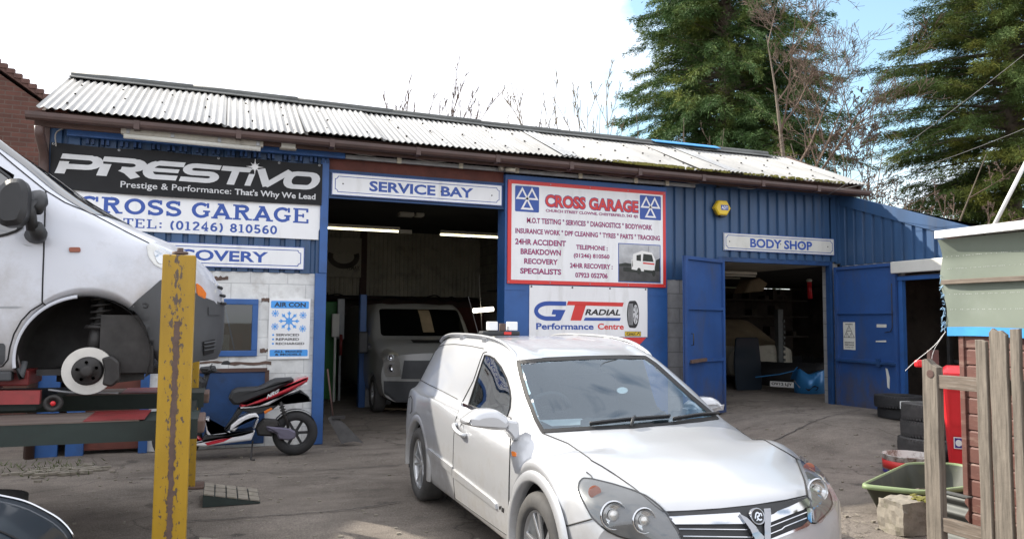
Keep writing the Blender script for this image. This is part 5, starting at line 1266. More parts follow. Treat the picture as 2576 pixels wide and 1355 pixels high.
m.add([tuple(castA((Z1(1312, 446)[0]+14*math.cos(t), Z1(1312, 446)[1]+8.3*math.sin(t)), -.005)) for t in np.linspace(0, 2*math.pi, 20)[:-1]], [tuple(range(19))]); m.build('tax_disc', 'paper', A)
# small white sheet behind the lower driver's corner of the screen
m = MB(); m.grid([[TA(b, s, .93+.06*(s-.4)) for b in (-.56, -.40, -.26)] for s in (.42, .52, .62)]); m.build('white_sheet', 'paper', A)
m = MB(); m.beam(Vector(castA(Z8(385, 563), .01)), Vector(castA(Z8(470, 600), .01)), .012, .022); m.build('window_trim', 'chrome', A)
# ------------------------------------------------------------------ white panel van raised on the yellow lift
VX, VY, VB = -.82, 6.49, .94
V = thing('panel_van', 'white panel van without its front wheel raised on the yellow post lift', 'van', (VX, VY, .98))
TV = lambda b, s, z: (VX-s, VY+b, z)
vt = {
 -.43: [(.72, 1.27), (.83, 1.30), (.875, 1.42), (.885, 1.60), (.87, 1.75), (.83, 1.90), (.70, 1.94), (.36, 1.86), (0, 1.83)],
 -.36: [(.74, 1.26), (.85, 1.29), (.895, 1.42), (.905, 1.62), (.89, 1.80), (.85, 2.005), (.72, 2.04), (.37, 1.97), (0, 1.94)],
 -.2: [(.76, 1.25), (.88, 1.28), (.92, 1.43), (.925, 1.66), (.905, 1.88), (.865, 2.08), (.745, 2.125), (.38, 2.10), (0, 2.09)],
 0: [(.78, 1.25), (.90, 1.28), (.935, 1.45), (.937, 1.70), (.915, 1.95), (.875, 2.11), (.80, 2.23), (.40, 2.235), (0, 2.23)],
 .26: [(.78, 1.22), (.91, 1.26), (.94, 1.45), (.94, 1.72), (.925, 1.99), (.895, 2.15), (.775, 2.39), (.40, 2.41), (0, 2.415)],
 .52: [(.78, 1.22), (.91, 1.26), (.94, 1.45), (.94, 1.72), (.93, 2.0), (.90, 2.17), (.745, 2.61), (.40, 2.63), (0, 2.64)],
 .85: [(.78, 1.22), (.91, 1.26), (.94, 1.45), (.94, 1.72), (.932, 2.0), (.905, 2.20), (.715, 2.83), (.40, 2.86), (0, 2.87)],
 1.15: [(.78, 1.22), (.91, 1.26), (.94, 1.45), (.94, 1.72), (.932, 2.0), (.905, 2.22), (.71, 2.90), (.40, 2.945), (0, 2.955)],
 3.6: [(.78, 1.22), (.91, 1.26), (.94, 1.45), (.94, 1.72), (.932, 2.0), (.905, 2.22), (.71, 2.90), (.40, 2.945), (0, 2.955)]}
VR = .388; VZ = 1.330
stv = sorted(set(np.round(np.concatenate([np.linspace(-.43, .45, 60), np.linspace(.45, 1.2, 24), np.linspace(1.2, 3.6, 12), [-.386, -.38, -.374, .374, .38, .386]]), 4)))
vb = loft_body(vt, stv, [(-.43, .37), (-.2, .36), (0, .24), (.26, .17), (.52, .11), (.85, .06), (1.15, 0), (3.6, 0)], .86, [(0, VZ, VR)], 4, TV, .04, .02)
VS = Surf(vb)
cv = lambda p, off=0: VS.px(p, off)
Z2v = lambda x, y: ((x/1.8313)*.6479, (560+y/1.8313)*.6479)
Z1v = lambda x, y: ((x/1.9357)*.6479, (1100+y/1.9357)*.6479)
vws = [(s, ) for s in ()]
glz = [Z2v(*p) for p in [(-60, 130), (0, 190), (60, 235), (110, 290), (150, 340), (172, 400), (178, 470), (172, 540), (150, 595), (110, 620), (50, 640), (0, 652), (-60, 655)]]
gli = offset_poly(glz, 5)
bump = lambda c: c[0] > VX+.20 and c[2] < 1.60+(c[0]+.578)*.985 and c[2] < 1.68
bm_, vb2 = split(vb, bump)
def vcut(c):
    if c[1] < VY-.5 and c[2] > 2.0 and c[0] < -1.1 and pip(gli, *prj(c)): return True
    s = VX-c[0]; b = abs(c[1]-VY)                          # windscreen zone between the pillars
    return False
_, vb3 = split(vb2, vcut)
vb3.grid([[TV(b, s, 1.24) for b in (-.80, .80)] for s in (.42, 3.6)])
vb3.build('body', 'van_grimy', V, recalc=False)
bb = bm_.build('bumper', 'grey_plastic', V, recalc=False)
m = MB(); bp = [Z2v(1140, 965), Z2v(1060, 1035), Z2v(980, 1102), Z2v(918, 1162), Z1v(1020, 240), Z1v(1080, 320), Z1v(1118, 420), Z1v(1128, 520), Z1v(1120, 640), Z1v(1195, 640), (430, 927), (500, 905), (516, 900), (530, 880), (543, 862), (552, 800), (551, 775), (535, 757), (512, 748), (470, 727), (420, 702)]
patch(m, VS, bp, cv, .012, 12, .012); m.build('bumper_cover', 'grey_plastic', bb)
m = MB(); patch(m, VS, [(505, 858), (535, 852), (532, 885), (508, 892)], cv, .018, 7); m.build('fog_lamp_recess', 'dark_gap', bb)
m = MB(); 
for k in range(3): strip(m, densify([(506, 862+9*k), (533, 857+9*k)], 6), cv, .012, .024)
m.build('recess_bar', 'grey_plastic', bb)
m = MB(); patch(m, VS, [(519, 772), (548, 774), (546, 792), (519, 792)], cv, .020, 7, .01); m.build('bumper_pad', 'grey_plastic', bb)
m = MB(); patch(m, VS, polyfillet([(492, 712), (505, 722), (516, 738), (513, 752), (494, 742)], 3), cv, .012, 6, .01); m.build('indicator', 'amber', V)
m = MB(); c = cv(Z1v(1090, 165), .013); m.lathe([(.022, -.004), (.020, .002), (.012, .001), (0, -.002)], c, (0, -1, 0), 14); m.build('bumper_plug', 'black_plastic', bb)
m = MB(); patch(m, VS, glz, cv, .001, 10); wv = m.build('side_window', 'dark_glass', V)
m = MB(); strip(m, glz+[glz[0]], cv, .022, .003); m.build('window_seal', 'black_plastic', wv)
m = MB()                                                   # windscreen, only its near edge and bulge show
wl = [(-.806, 2.253, .80), (-1.08, 2.395, .762), (-1.345, 2.622, .728), (-1.62, 2.82, .70)]
m = MB(); rows = []
for t in np.linspace(-1, 1, 25):
    row = []
    for i in range(19):
        q = i/18; s = -.03+.80*q
        row.append(None)
    rows.append(row)
for it, t in enumerate(np.linspace(-1, 1, 25)):
    for i in range(19):
        s0 = -.01+.80*i/18; b = t*(.775-.075*i/18); s = s0-.18*(1-.6*i/18)*(1-abs(t)**2.2)
        p = VS.cast((VX-s+.9, VY+b, 2.3+.75*i/18+.62), (-.82, 0, -.57), .006); rows[it][i] = tuple(p)
m.grid(rows); m.build('windscreen', 'dark_glass', V)
m = MB()
for pl in ([Z2v(325, 332), Z2v(318, 560), Z2v(312, 760), Z2v(305, 940), Z2v(300, 1122)], [Z2v(300, 1122), Z2v(335, 1150)], [Z2v(-5, 60), Z2v(100, 150), Z2v(210, 240), Z2v(325, 332), Z2v(460, 415), Z2v(660, 500), Z2v(900, 625), Z2v(1060, 705)],
           [Z1v(318, 150), Z1v(230, 205), Z1v(160, 280), Z1v(105, 380), Z1v(75, 480), Z1v(60, 570), Z1v(20, 620), Z1v(-20, 630)]):
    strip(m, densify(pl, 6), cv, .009, .002)
m.build('panel_gap', 'dark_gap', V)
m = MB(); patch(m, VS, [Z2v(-10, 1152), Z2v(120, 1150), Z2v(170, 1158), Z2v(120, 1168), Z2v(-10, 1166)], cv, .001, 6); patch(m, VS, [Z2v(150, 706), Z2v(240, 728), Z2v(190, 722)], cv, .002, 6); m.build('door_crease', 'grey_galv', V)
m = MB(); patch(m, VS, polyfillet([Z2v(490, 735), Z2v(572, 735), Z2v(574, 768), Z2v(492, 768)], 5), cv, .012, 5, .012); m.build('indicator', 'orange_dull', V)
hv = polyfillet([Z2v(*p) for p in [(1040, 722), (1062, 708), (1110, 722), (1180, 770), (1260, 825), (1240, 900), (1150, 884), (1095, 855), (1055, 800)]], 4)
m = MB(); patch(m, VS, hv, cv, .004, 6, .006); hb = m.build('headlight', 'steel_disc', V)
m = MB(); patch(m, VS, polyfillet([Z2v(1085, 765), Z2v(1130, 745), Z2v(1175, 780), Z2v(1180, 855), Z2v(1120, 850)], 8), cv, .010, 6, .006); m.build('reflector', 'chrome', hb)
m = MB(); patch(m, VS, hv, cv, .022, 8, .018); m.build('lens', 'lens_clear', hb)
m = MB(); patch(m, VS, polyfillet([Z1v(-20, 450), Z1v(30, 448), Z1v(42, 470), Z1v(38, 580), Z1v(15, 612), Z1v(-20, 612)], 4), cv, .004, 6); m.build('step_recess', 'grey_plastic', V)
# far headlight and grille are turned away from the yard but belong to the nose
m = MB()
for z in (1.70, 1.76, 1.82): m.tube([VS.cast((VX+2, VY+b, z), (-1, 0, 0), .01) for b in np.linspace(-.28, .28, 11)], .010, 6)
m.build('grille', 'black_plastic', V)
# mirror: head and two-piece arm
c0 = onY(35, 525, 5.33)
m = MB(); hd = polyfillet([(-1.335, 2.335), (-1.28, 2.405), (-1.20, 2.415), (-1.172, 2.36), (-1.170, 2.20), (-1.20, 2.13), (-1.29, 2.115), (-1.335, 2.16)], .03, 4)
m.prism([(x+.055, z+.0) for x, z in hd], lambda u, v, w: (u, 5.40-w, v), 0, .17, .03, .035); vm = m.build('wing_mirror', 'black_plastic', V)
m = MB(); m.tube([(-1.16, 5.60, 2.345), (-1.105, 5.50, 2.335), (-1.085, 5.44, 2.30), (-1.10, 5.40, 2.24)], [.045, .05, .045, .04], 12); m.tube([(-1.12, 5.40, 2.30), (-1.125, 5.39, 2.22), (-1.115, 5.42, 2.12)], .034, 12)
m.tube([(-1.16, 5.62, 2.10), (-1.11, 5.54, 2.10), (-1.09, 5.46, 2.105), (-1.10, 5.42, 2.15)], [.05, .055, .05, .04], 12); m.build('mirror_arm', 'black_plastic', vm)
# wheel well, strut, hub, disc and caliper
m = MB(); m.lathe([(VR-.006, -.01), (VR-.002, -.42), (0, -.44)], (VX, 5.55, VZ), (0, -1, 0), 36, R(-112), R(112)); m.build('arch_liner', 'dark_metal', V)
m = MB(); m.lathe([(VR-.010, .0), (VR-.004, .004), (VR+.004, .004), (VR+.012, -.008)], (VX, 5.555, VZ), (0, -1, 0), 40, R(8), R(100)); m.build('arch_lip', 'van_white', V)
dc = np.array([-.795, 5.56, 1.238])
m = MB(); m.tube([dc+[.01, .10, .10], dc+[.03, .13, .30]], .045, 12); m.tube([dc+[.03, .13, .28], dc+[.05, .16, .50]], .028, 12)
m.tube([dc+np.array([.045+.062*math.cos(t), .15+.062*math.sin(t), .27+.2*t/30]) for t in np.linspace(0, 30, 110)], .009, 6); m.lathe([(.0, .012), (.085, .01), (.09, -.01), (.05, -.02)], dc+[.035, .14, .275], (.07, .1, 1), 18)
m.beam(dc+[-.2, .3, -.06], dc+[.03, .10, -.07], .07, .05); m.beam(dc+[.28, .35, -.06], dc+[.05, .10, -.07], .06, .05); m.beam(dc+[.0, .5, .02], dc+[0, .08, 0], .05, .05); m.build('suspension_strut', 'dark_metal', V)
m = MB(); m.lathe([(.151, .0), (.152, -.018), (.151, -.020), (.085, -.020)], dc, (0, -1, 0), 48); m.lathe([(.085, 0), (.151, 0)], dc+[0, -.0, 0], (0, -1, 0), 48); m.lathe([(.092, .0008), (.1505, .0008)], dc, (0, -1, 0), 48); bd = m.build('brake_disc', 'steel_disc', V)
m = MB(); m.lathe([(.092, .002), (.090, .035), (.080, .042), (.040, .042), (.036, .060), (.022, .064), (0, .064)], dc, (0, -1, 0), 32)
for k in range(5): a = 2*math.pi*k/5+.4; m.lathe([(.010, .048), (.010, .042), (0, .042)], dc+[.058*math.cos(a), 0, .058*math.sin(a)], (0, -1, 0), 10)
m.build('hub', 'dark_metal', bd)
m = MB(); cp = polyfillet([(.085, .085), (.14, .10), (.185, .06), (.19, -.06), (.15, -.10), (.095, -.085), (.105, 0)], .015); m.prism(cp, lambda u, v, w: (dc[0]+u, dc[1]-.04-w, dc[2]+v), -.05, .05, .012); m.build('brake_caliper', 'dark_metal', bd)
m = MB(); m.box((VX-.30, 5.75, 1.20), (VX+.45, 7.2, 1.24)); m.box((VX+.08, 5.60, 1.22), (VX+.40, 5.66, 1.60)); m.build('subframe', 'dark_metal', V)
m = MB(); m.tube([(-1.19, 5.60, 1.26), (-1.17, 5.60, 1.20), (-1.16, 5.62, 1.30)], .018, 8); m.box((-3.5, 5.58, 1.18), (-1.22, 5.66, 1.24), .01); m.build('sill_trim', 'grey_plastic', V)

mk('jack_red', (.26, .035, .035), .5, var=.2, scale=5, dirt=(.1, .04, .03))
# ------------------------------------------------------------------ four post lift
LF = thing('vehicle_lift', 'four post vehicle lift with chipped yellow columns and wooden topped green runways', 'vehicle lift', (-.25, 6.4, 0))
def column(x0, x1, y, h, label=None):
    m = MB(); w = x1-x0; d = .14
    m.box((x0, y, 0), (x1, y+d, h), .008); o = m.build('column', 'yellow_post', LF)
    mid = Vector(((x0+x1)/2, y, 0))-LF.location; o.data.transform(Matrix.Translation(-mid)); o.location = mid; WM[o.name] = wm(LF) @ Matrix.Translation(mid)
    m = MB(); zs = np.linspace(.05, h*.80, 110); xm = x0+w*.5; L_ = [(xm-w*.055-abs(random.gauss(0, w*.03)), y-.0025, z) for z in zs]; R_ = [(xm+w*.06+abs(random.gauss(0, w*.035)), y-.0025, z) for z in zs]; n_ = len(L_)
    m.add(L_+R_, [(i, i+1, n_+i+1, n_+i) for i in range(n_-1)]); m.build('wear_strip', 'rust', o)
    m = MB(); m.tube([((x0+x1)/2, y+d*.5, h), ((x0+x1)/2, y+d*.5, h+.045)], .020, 6); m.lathe([(.045, 0), (.045, .014), (0, .014)], ((x0+x1)/2, y+d*.5, h+.008), (0, 0, 1), 12); m.build('top_bolt', 'rust', o)
    m = MB(); m.box((x0-.08, y-.06, 0), (x1+.08, y+d+.08, .015)); m.build('base_plate', 'rust', o); return o
q = NT('yellow_post'); col = q.ramp(q.noise(3, 6, .65, stretch=(1, 1, .3)), [(.3, (.30, .175, .008)), (.7, (.46, .275, .014))])
v_ = q.tc.outputs['Object']; sx = q.n('ShaderNodeSeparateXYZ'); q.l(v_, sx.inputs[0])
ch = q.noise(48, 5, .62, stretch=(1, 1, .45)); nr = q.n('ShaderNodeMapRange'); q.l(sx.outputs['X'], nr.inputs[0])
nr.inputs['From Min'].default_value = .01; nr.inputs['From Max'].default_value = .085; nr.inputs['To Min'].default_value = .17; nr.inputs['To Max'].default_value = 0
ab = q.n('ShaderNodeMath', operation='ABSOLUTE'); q.l(sx.outputs['X'], ab.inputs[0]); q.l(ab.outputs[0], nr.inputs[0])
ad = q.n('ShaderNodeMath', operation='ADD'); q.l(ch, ad.inputs[0]); q.l(nr.outputs[0], ad.inputs[1])
big = q.noise(2.2, 2, .5); ad2 = q.n('ShaderNodeMath', operation='MULTIPLY_ADD'); q.l(big, ad2.inputs[0]); ad2.inputs[1].default_value = .12; q.l(ad.outputs[0], ad2.inputs[2])
col = q.mix(q.ramp(ad2.outputs[0], [(.745, 0.0), (.755, .92)]), col, (.075, .055, .05)); col = q.mix(q.ramp(q.noise(60, 3, .5), [(.69, 0.0), (.72, .8)]), col, (.10, .07, .04))
q.color(col); q.set(.45); q.bump(q.noise(50, 4), .15, .003); M['yellow_post'] = q.m
column(-.335, -.155, 4.85, 1.955)
column(-.35, -.185, 7.78, 1.95)
column(-3.95, -3.77, 4.85, 1.955); column(-3.95, -3.77, 7.78, 1.95)
def runway(y0, y1, z, top=True):
    m = MB(); m.box((-4.1, y0, z-.13), (-.12, y0+.02, z-.008)); m.box((-4.1, y1-.02, z-.13), (-.12, y1, z-.008)); m.box((-4.1, y0+.02, z-.06), (-.12, y1-.02, z-.012)); o = m.build('runway', 'green_paint', LF)
    m = MB(); m.box((-4.1, y0-.005, z-.008), (-.45, y1+.005, z)); m.build('runway_deck', 'runway_wood', o)
    m = MB(); m.box((-.75, y0-.006, z), (-.42, y1+.006, z+.004)); m.build('red_strip', 'red_paint', o)
    m = MB(); m.box((-.16, y0+.03, z-.10), (-.08, y1-.03, z-.02), .01); m.build('wheel_stop', 'rust', o)
runway(5.15, 5.65, .965); runway(6.95, 7.45, .965)
m = MB(); m.box((-.32, 4.99, .82), (-.17, 7.78, .90)); m.box((-3.93, 4.99, .82), (-3.79, 7.78, .90)); build_each(m, 'cross_beam', 'green_paint', LF)
m = MB(); m.beam((-2.6, 5.9, 1.22), (-1.35, 5.9, 1.16), .16, .10); m.box((-1.45, 5.7, 1.14), (-1.15, 6.1, 1.24), .01); m.beam((-2.2, 5.9, 1.14), (-1.2, 5.9, 1.02), .1, .03); 
jb = m.build('jack_arm', 'red_paint', LF)
m = MB(); m.box((-3.6, 5.68, .985), (-1.10, 6.9, 1.03)); m.build('jack_base', 'green_paint', LF)
m = MB(); m.beam((-2.4, 5.60, 1.10), (-1.06, 5.60, 1.075), .05, .085); m.build('jack_beam', 'jack_red', jb)
m = MB(); m.lathe([(.052, -.02), (.055, -.015), (.055, .015), (.048, .02), (.030, .018), (.028, .008), (0, .008)], (-.985, 5.585, 1.035), (0, -1, 0), 24); jw = m.build('jack_wheel', 'dark_metal', jb)
m = MB(); m.lathe([(.016, .012), (.014, .02), (0, .02)], (-.985, 5.585, 1.035), (0, -1, 0), 12); m.build('wheel_hub', 'red_plastic', jw)
m = MB(); m.tube(catmull([(-1.03, 5.66, 1.115), (-.9, 5.66, 1.095), (-.75, 5.67, 1.088), (-.63, 5.7, 1.08)], 5), .008, 6); m.build('jack_lever', 'grey_galv', jb)
# ramp plates at the lift's front end
def ramp(y0, y1, label):
    o = thing('drive_on_ramp', label, 'ramp', (.1, (y0+y1)/2, 0), 0, 'ramps in front of the lift')
    m = MB(); a, b = -.10, .36; T = lambda u, v, w: (u, w, v); m.prism([(a, .004), (b, .004), (b, .012), (a, .10)], T, y0, y1); m.build('ramp_wedge', 'green_paint', o)
    m = MB(); n = 5
    for i in range(n):
        u0, u1 = a+(b-a)*(i+.06)/n, a+(b-a)*(i+.94)/n; zz = lambda u: .10-.088*(u-a)/(b-a)
        for j in range(3):
            q0, q1 = y0+(y1-y0)*(j+.05)/3, y0+(y1-y0)*(j+.95)/3
            m.add([(u0, q0, zz(u0)+.004), (u1, q0, zz(u1)+.004), (u1, q1, zz(u1)+.004), (u0, q1, zz(u0)+.004), (u0, q0, zz(u0)+.014), (u1, q0, zz(u1)+.014), (u1, q1, zz(u1)+.014), (u0, q1, zz(u0)+.014)], [(4, 5, 6, 7), (0, 1, 5, 4), (1, 2, 6, 5), (2, 3, 7, 6), (3, 0, 4, 7)])
    m.build('tread_plate', 'concrete', o)
ramp(6.95, 7.45, 'low steel ramp with ribbed treads behind the nearest yellow column'); ramp(5.12, 5.62, 'low ribbed ramp at the foot of the nearest yellow column, half sunlit')
# far lean-to strip of kerb and weeds under the lift
m = MB(); m.box((-4.5, 8.9, 0), (-2.2, 9.2, .05)); struct(m, 'kerb', 'concrete')
m = MB()
for i in range(380):
    x = random.gauss(-1.55, .16) if i % 2 else random.uniform(-3.6, -1.9); y = random.gauss(9.2, .25) if i % 2 else random.gauss(9.35, .2); h = random.uniform(.015, .06); a = random.uniform(0, 6.28); l = random.uniform(.01, .02); t = random.uniform(-.05, .05)
    m.add([(x, y, 0), (x+l*math.cos(a), y+l*math.sin(a), 0), (x+t, y+random.uniform(-.05, .05), h)], [(0, 1, 2)])
tag(m.build('grass', 'weed', recalc=False), kind='stuff')
m = MB()
for i in range(120):
    x, y = random.gauss(-1.45, .2), random.gauss(9.0, .12); s = random.uniform(.006, .03); m.obox((x, y, s*.5), (s*random.uniform(1, 2.5), random.uniform(-s, s), 0), (0, s, 0), (0, 0, s*.5))
tag(m.build('debris', 'concrete'), kind='stuff')

# ------------------------------------------------------------------ dark car at the lower left, a loose tyre
D = thing('dark_car', 'dark blue grey car with its rounded bonnet at the lower left edge', 'car', (-1.6, 3.1, 0))
m = MB(); prof = [onY(x, y, 3.75) for x, y in [(-600, 1222), (-300, 1232), (-60, 1240), (0, 1250), (60, 1264), (110, 1287), (150, 1312), (178, 1345), (190, 1385), (196, 1440), (190, 1560)]]
pr = catmull([(p[0], p[2]) for p in prof], 4); rows = []
for yy, dzz, dxx in ((2.3, -.02, -.02), (2.6, 0, 0), (2.9, .005, 0), (3.2, .005, 0), (3.5, .002, 0), (3.65, .0, 0), (3.75, 0, 0), (3.84, -.03, -.03), (3.90, -.10, -.09), (3.93, -.22, -.16)):
    rows.append([(x+dxx, yy, max(.10, z+dzz)) for x, z in pr])
m.grid(rows); m.build('bonnet', 'dark_car', D)
m = MB(); m.tube([(p[0]+.002, 3.30, p[1]+.006) for p in pr[6:34]], .005, 5); m.build('panel_gap', 'dark_gap', D)
m = MB(); m.tube([(p[0]+.002, 3.76, p[1]+.004) for p in pr[4:30]], .006, 6); m.build('edge_highlight', 'chrome', D)  # added bright tube standing in for the highlight along the bonnet edge
m = MB(); m.box((-4.2, 2.4, .2), (-.75, 3.85, .50), .1); m.build('body', 'dark_car', D)
for yy in (2.5, 3.8): tyre_wheel(D, (-1.45, yy-.1, .30), (0, 1 if yy > 3 else -1, 0), .30, .2)
def tyre(name, label, c, r=.31, w=.20, rim=.19, ax=(0, 0, 1), group=None, mat='tyre_dusty'):
    o = thing(name, label, 'tyre', c, 0, group); m = MB(); h = w/2; c = np.array(c, float)+np.array(ax)*h
    m.lathe([(rim, -h*.7), (rim+.015, -h), (rim+.05, -h*1.02), (r-.03, -h), (r-.006, -h*.8), (r, -h*.5), (r, h*.5), (r-.006, h*.8), (r-.03, h), (rim+.05, h*1.02), (rim+.015, h), (rim, h*.7), (rim+.02, h*.3), (rim+.05, 0), (rim+.02, -h*.3), (rim, -h*.7)], c, ax, 48)
    m.build('carcass', mat, o)
    m = MB(); n = 52; u = np.array([1., 0, 0]) if abs(ax[2]) > .5 else np.array([0, 0, 1.]); v = np.cross(ax, u)
    for k in range(n):
        for s in (-1, 1):
            a = 2*math.pi*k/n; d = u*math.cos(a)+v*math.sin(a); tdir = np.cross(ax, d); axv = np.array(ax, float)
            m.obox(c+d*(r-.012)+axv*s*h*.78, d*.012, tdir*(math.pi*r/n*.62)+axv*s*.004, axv*h*.15)
    for z in (-.36, 0, .36):
        m.lathe([(r+.004, h*(z-.14)), (r+.004, h*(z+.14))], c, ax, 48)
    m.build('tread', mat, o); return o
tyre('loose_tyre', 'dark tyre lying flat behind the dark car bonnet', (-1.57, 6.45, .004), .30, .30)

# ------------------------------------------------------------------ scooter under the window
SY = 9.30
B = thing('motor_scooter', 'red and white motor scooter with a black seat parked in front of the white wall', 'scooter', (.25, SY, 0))
Z3 = lambda x, y: ((600+x/1.2313)*.6479, (800+y/1.2313)*.6479)
def sp(pts, r=0):
    P = [onY(*Z3(*p), SY) for p in pts]; P = [(p[0], p[2]) for p in P]; return polyfillet(P, r, 4) if r else P
TS = lambda u, v, w: (u, SY+w, v)
wc = onY(*Z3(672, 1080), SY); wr = .255; wc = np.array([wc[0], SY, wr+.0])
def swheel(c):
    m = MB(); m.lathe([(.155, -.05), (.17, -.06), (.225, -.062), (wr, -.03), (wr+.003, 0), (wr, .03), (.225, .062), (.17, .06), (.155, .05), (.150, 0), (.155, -.05)], c, (0, -1, 0), 40); w_ = m.build('wheel', 'rubber', B)
    m = MB(); m.lathe([(.160, .045), (.148, .045), (.146, -.045), (.160, -.045)], c, (0, -1, 0), 32); m.lathe([(.04, .05), (.04, -.05), (0, -.05)], c, (0, -1, 0), 16); m.lathe([(.04, .05), (0, .05)], c, (0, -1, 0), 16)
    for k in range(6): a = 2*math.pi*k/6; d = np.array([math.cos(a), 0, math.sin(a)]); m.beam(c+d*.03, c+d*.15, .03, .03, up=(0, 1, 0))
    m.build('rim', 'black_plastic', w_)
swheel(wc); fc = wc+[-1.27, 0, 0]; swheel(fc)
m = MB(); m.prism(sp([(352, 915), (370, 880), (395, 868), (500, 862), (560, 830), (580, 822), (660, 818), (664, 830), (560, 885), (470, 920), (410, 945), (375, 944)], .02), TS, -.13, .13, .03); m.build('seat', 'black_plastic', B)
m = MB(); m.prism(sp([(402, 948), (470, 922), (560, 887), (664, 833), (690, 820), (732, 812), (725, 835), (640, 880), (560, 912), (500, 938), (440, 952)], .01), TS, -.14, .14, .02); tf = m.build('tail_fairing', 'scooter_red', B)
m = MB(); m.prism(sp([(406, 955), (500, 940), (640, 883), (725, 838), (690, 868), (610, 905), (540, 945), (470, 958), (420, 961)], .008), TS, -.13, .13, .015); m.build('tail_trim', 'scooter_white', B)
m = MB(); c0 = onY(*Z3(572, 893), SY-.142); put_text(m, 'NRG', lambda u, v, w: (u, SY-.1425, v+.5*(u-c0[0])), c0[0]-.075, c0[0]+.05, c0[2]-.02, c0[2]+.022, .04, .35); m.build('lettering', 'scooter_white', tf)
m = MB(); m.prism(sp([(400, 962), (540, 948), (590, 930), (640, 905), (700, 878), (735, 905), (745, 930), (722, 905), (690, 892), (660, 900), (610, 930), (560, 970), (500, 990), (470, 985), (420, 975), (360, 1060), (330, 1070), (365, 1020)], .006), TS, -.09, .09, .012); m.build('under_frame', 'black_plastic', B)
m = MB(); m.prism(sp([(520, 975), (555, 957), (563, 965), (525, 988)], .006), TS, -.105, .105, .005); m.build('indicator', 'amber', B)
m = MB(); m.prism(sp([(360, 1062), (365, 1040), (400, 1010), (450, 985), (485, 982), (498, 1003), (470, 1005), (430, 1020), (395, 1050), (380, 1068)], .01), TS, -.15, .15, .015); m.prism(sp([(240, 1010), (262, 1008), (258, 1060), (272, 1080), (360, 1068), (365, 1080), (265, 1095), (250, 1080)], .006), TS, -.12, .12, .01)
m.prism(sp([(150, 1125), (230, 1112), (330, 1095), (420, 1080), (478, 1062), (472, 1080), (460, 1108), (430, 1112), (330, 1125), (280, 1132), (240, 1138), (150, 1133)], .006), TS, -.16, .16, .015); m.prism(sp([(488, 1008), (496, 1010), (480, 1050), (470, 1055)], .003), TS, -.14, .14, .006); m.build('side_fairing', 'scooter_white', B)
m = MB(); m.prism(sp([(240, 1120), (300, 1105), (370, 1094), (330, 1115), (255, 1132)], .003), TS, -.164, .164, .004); m.prism(sp([(60, 1075), (190, 1068), (232, 1112), (150, 1122), (80, 1120)], .01), TS, -.12, .12, .02); m.build('red_flash', 'scooter_red', B)
m = MB(); m.prism(sp([(240, 1085), (370, 1082), (470, 1062), (470, 1064), (330, 1094), (230, 1112)], .004), TS, -.15, .15, .008); m.prism(sp([(190, 800), (245, 830), (232, 900), (215, 1000), (225, 1085), (180, 1085), (150, 1000)], .03), TS, -.17, .17, .03); m.build('leg_shield', 'black_plastic', B)
m = MB(); m.prism(sp([(480, 1055), (520, 1015), (590, 1020), (600, 1045), (560, 1060), (560, 1095), (490, 1090)], .01), TS, -.10, .10, .02); m.build('engine', 'dark_metal', B)
m = MB(); m.prism(sp([(530, 1045), (590, 1050), (640, 1055), (670, 1070), (670, 1100), (640, 1112), (590, 1105), (580, 1080), (540, 1068)], .015), TS, -.125, -.05, .015); m.build('gearbox_cover', 'purple_metal', B)
m = MB(); a = onY(*Z3(603, 935), SY-.10); b = onY(*Z3(640, 1058), SY-.10); m.tube([a, b], .018, 10); d = b-a
m.tube([a+d*.05+d*.45*t/25+np.array([.030*math.cos(t), .030*math.sin(t), 0]) for t in np.linspace(0, 25, 100)], .006, 6); m.build('shock_absorber', 'dark_metal', B)
m = MB(); a = np.linspace(R(35), R(150), 12); m.add([], [])
gr_ = [[(wc[0]+(wr+.02)*math.cos(t), SY+w, wc[2]+(wr+.02)*math.sin(t)) for w in (-.06, .06)] for t in a]; m.grid(gr_); p0 = onY(*Z3(690, 890), SY); m.prism(sp([(690, 880), (712, 890), (748, 930), (738, 933), (700, 905)], .003), TS, -.05, .05, .006); m.build('mudguard', 'black_plastic', B)
m = MB(); p = onY(*Z3(470, 1120), SY-.10); m.tube([p, (p[0]-.02, SY-.22, .01), (p[0]+.02, SY-.24, .008)], .010, 6); m.build('side_stand', 'dark_metal', B)
m = MB(); hb_ = onY(*Z3(275, 785), SY); m.tube([hb_+[-.02, .32, .03], hb_+[-.04, .12, 0], hb_+[-.04, -.12, 0], hb_+[-.02, -.36, .03]], .014, 8); m.prism(sp([(215, 770), (290, 762), (300, 790), (230, 800)], .02), TS, -.10, .10, .02)
m.tube([hb_+[.0, -.30, .02], hb_+[.10, -.34, .0]], .007, 6); m.tube([hb_+[-.02, -.2, .02], hb_+[.0, -.24, .09]], .006, 6); m.build('handlebar', 'black_plastic', B)
m = MB(); c = onY(*Z3(342, 748), SY-.25); m.prism(polyfillet([(-.055, -.018), (-.03, .02), (.02, .026), (.045, .005), (.045, -.022)], .012), lambda u, v, w: (c[0]+u, c[1]+w, c[2]+v), -.02, .02, .006); m.build('mirror', 'black_plastic', B)
m = MB(); m.tube([fc+[.05, -.07, 0], fc+[.22, -.05, .45]], .022, 8); m.tube([fc+[.05, .07, 0], fc+[.22, .05, .45]], .022, 8); m.tube([fc+[.22, 0, .42], fc+[.30, 0, .75]], .03, 8); gr_ = [[(fc[0]+(wr+.025)*math.cos(t), SY+w, fc[2]+(wr+.025)*math.sin(t)) for w in (-.065, 0, .065)] for t in np.linspace(R(20), R(160), 12)]; m.grid(gr_); m.build('fork', 'black_plastic', B)
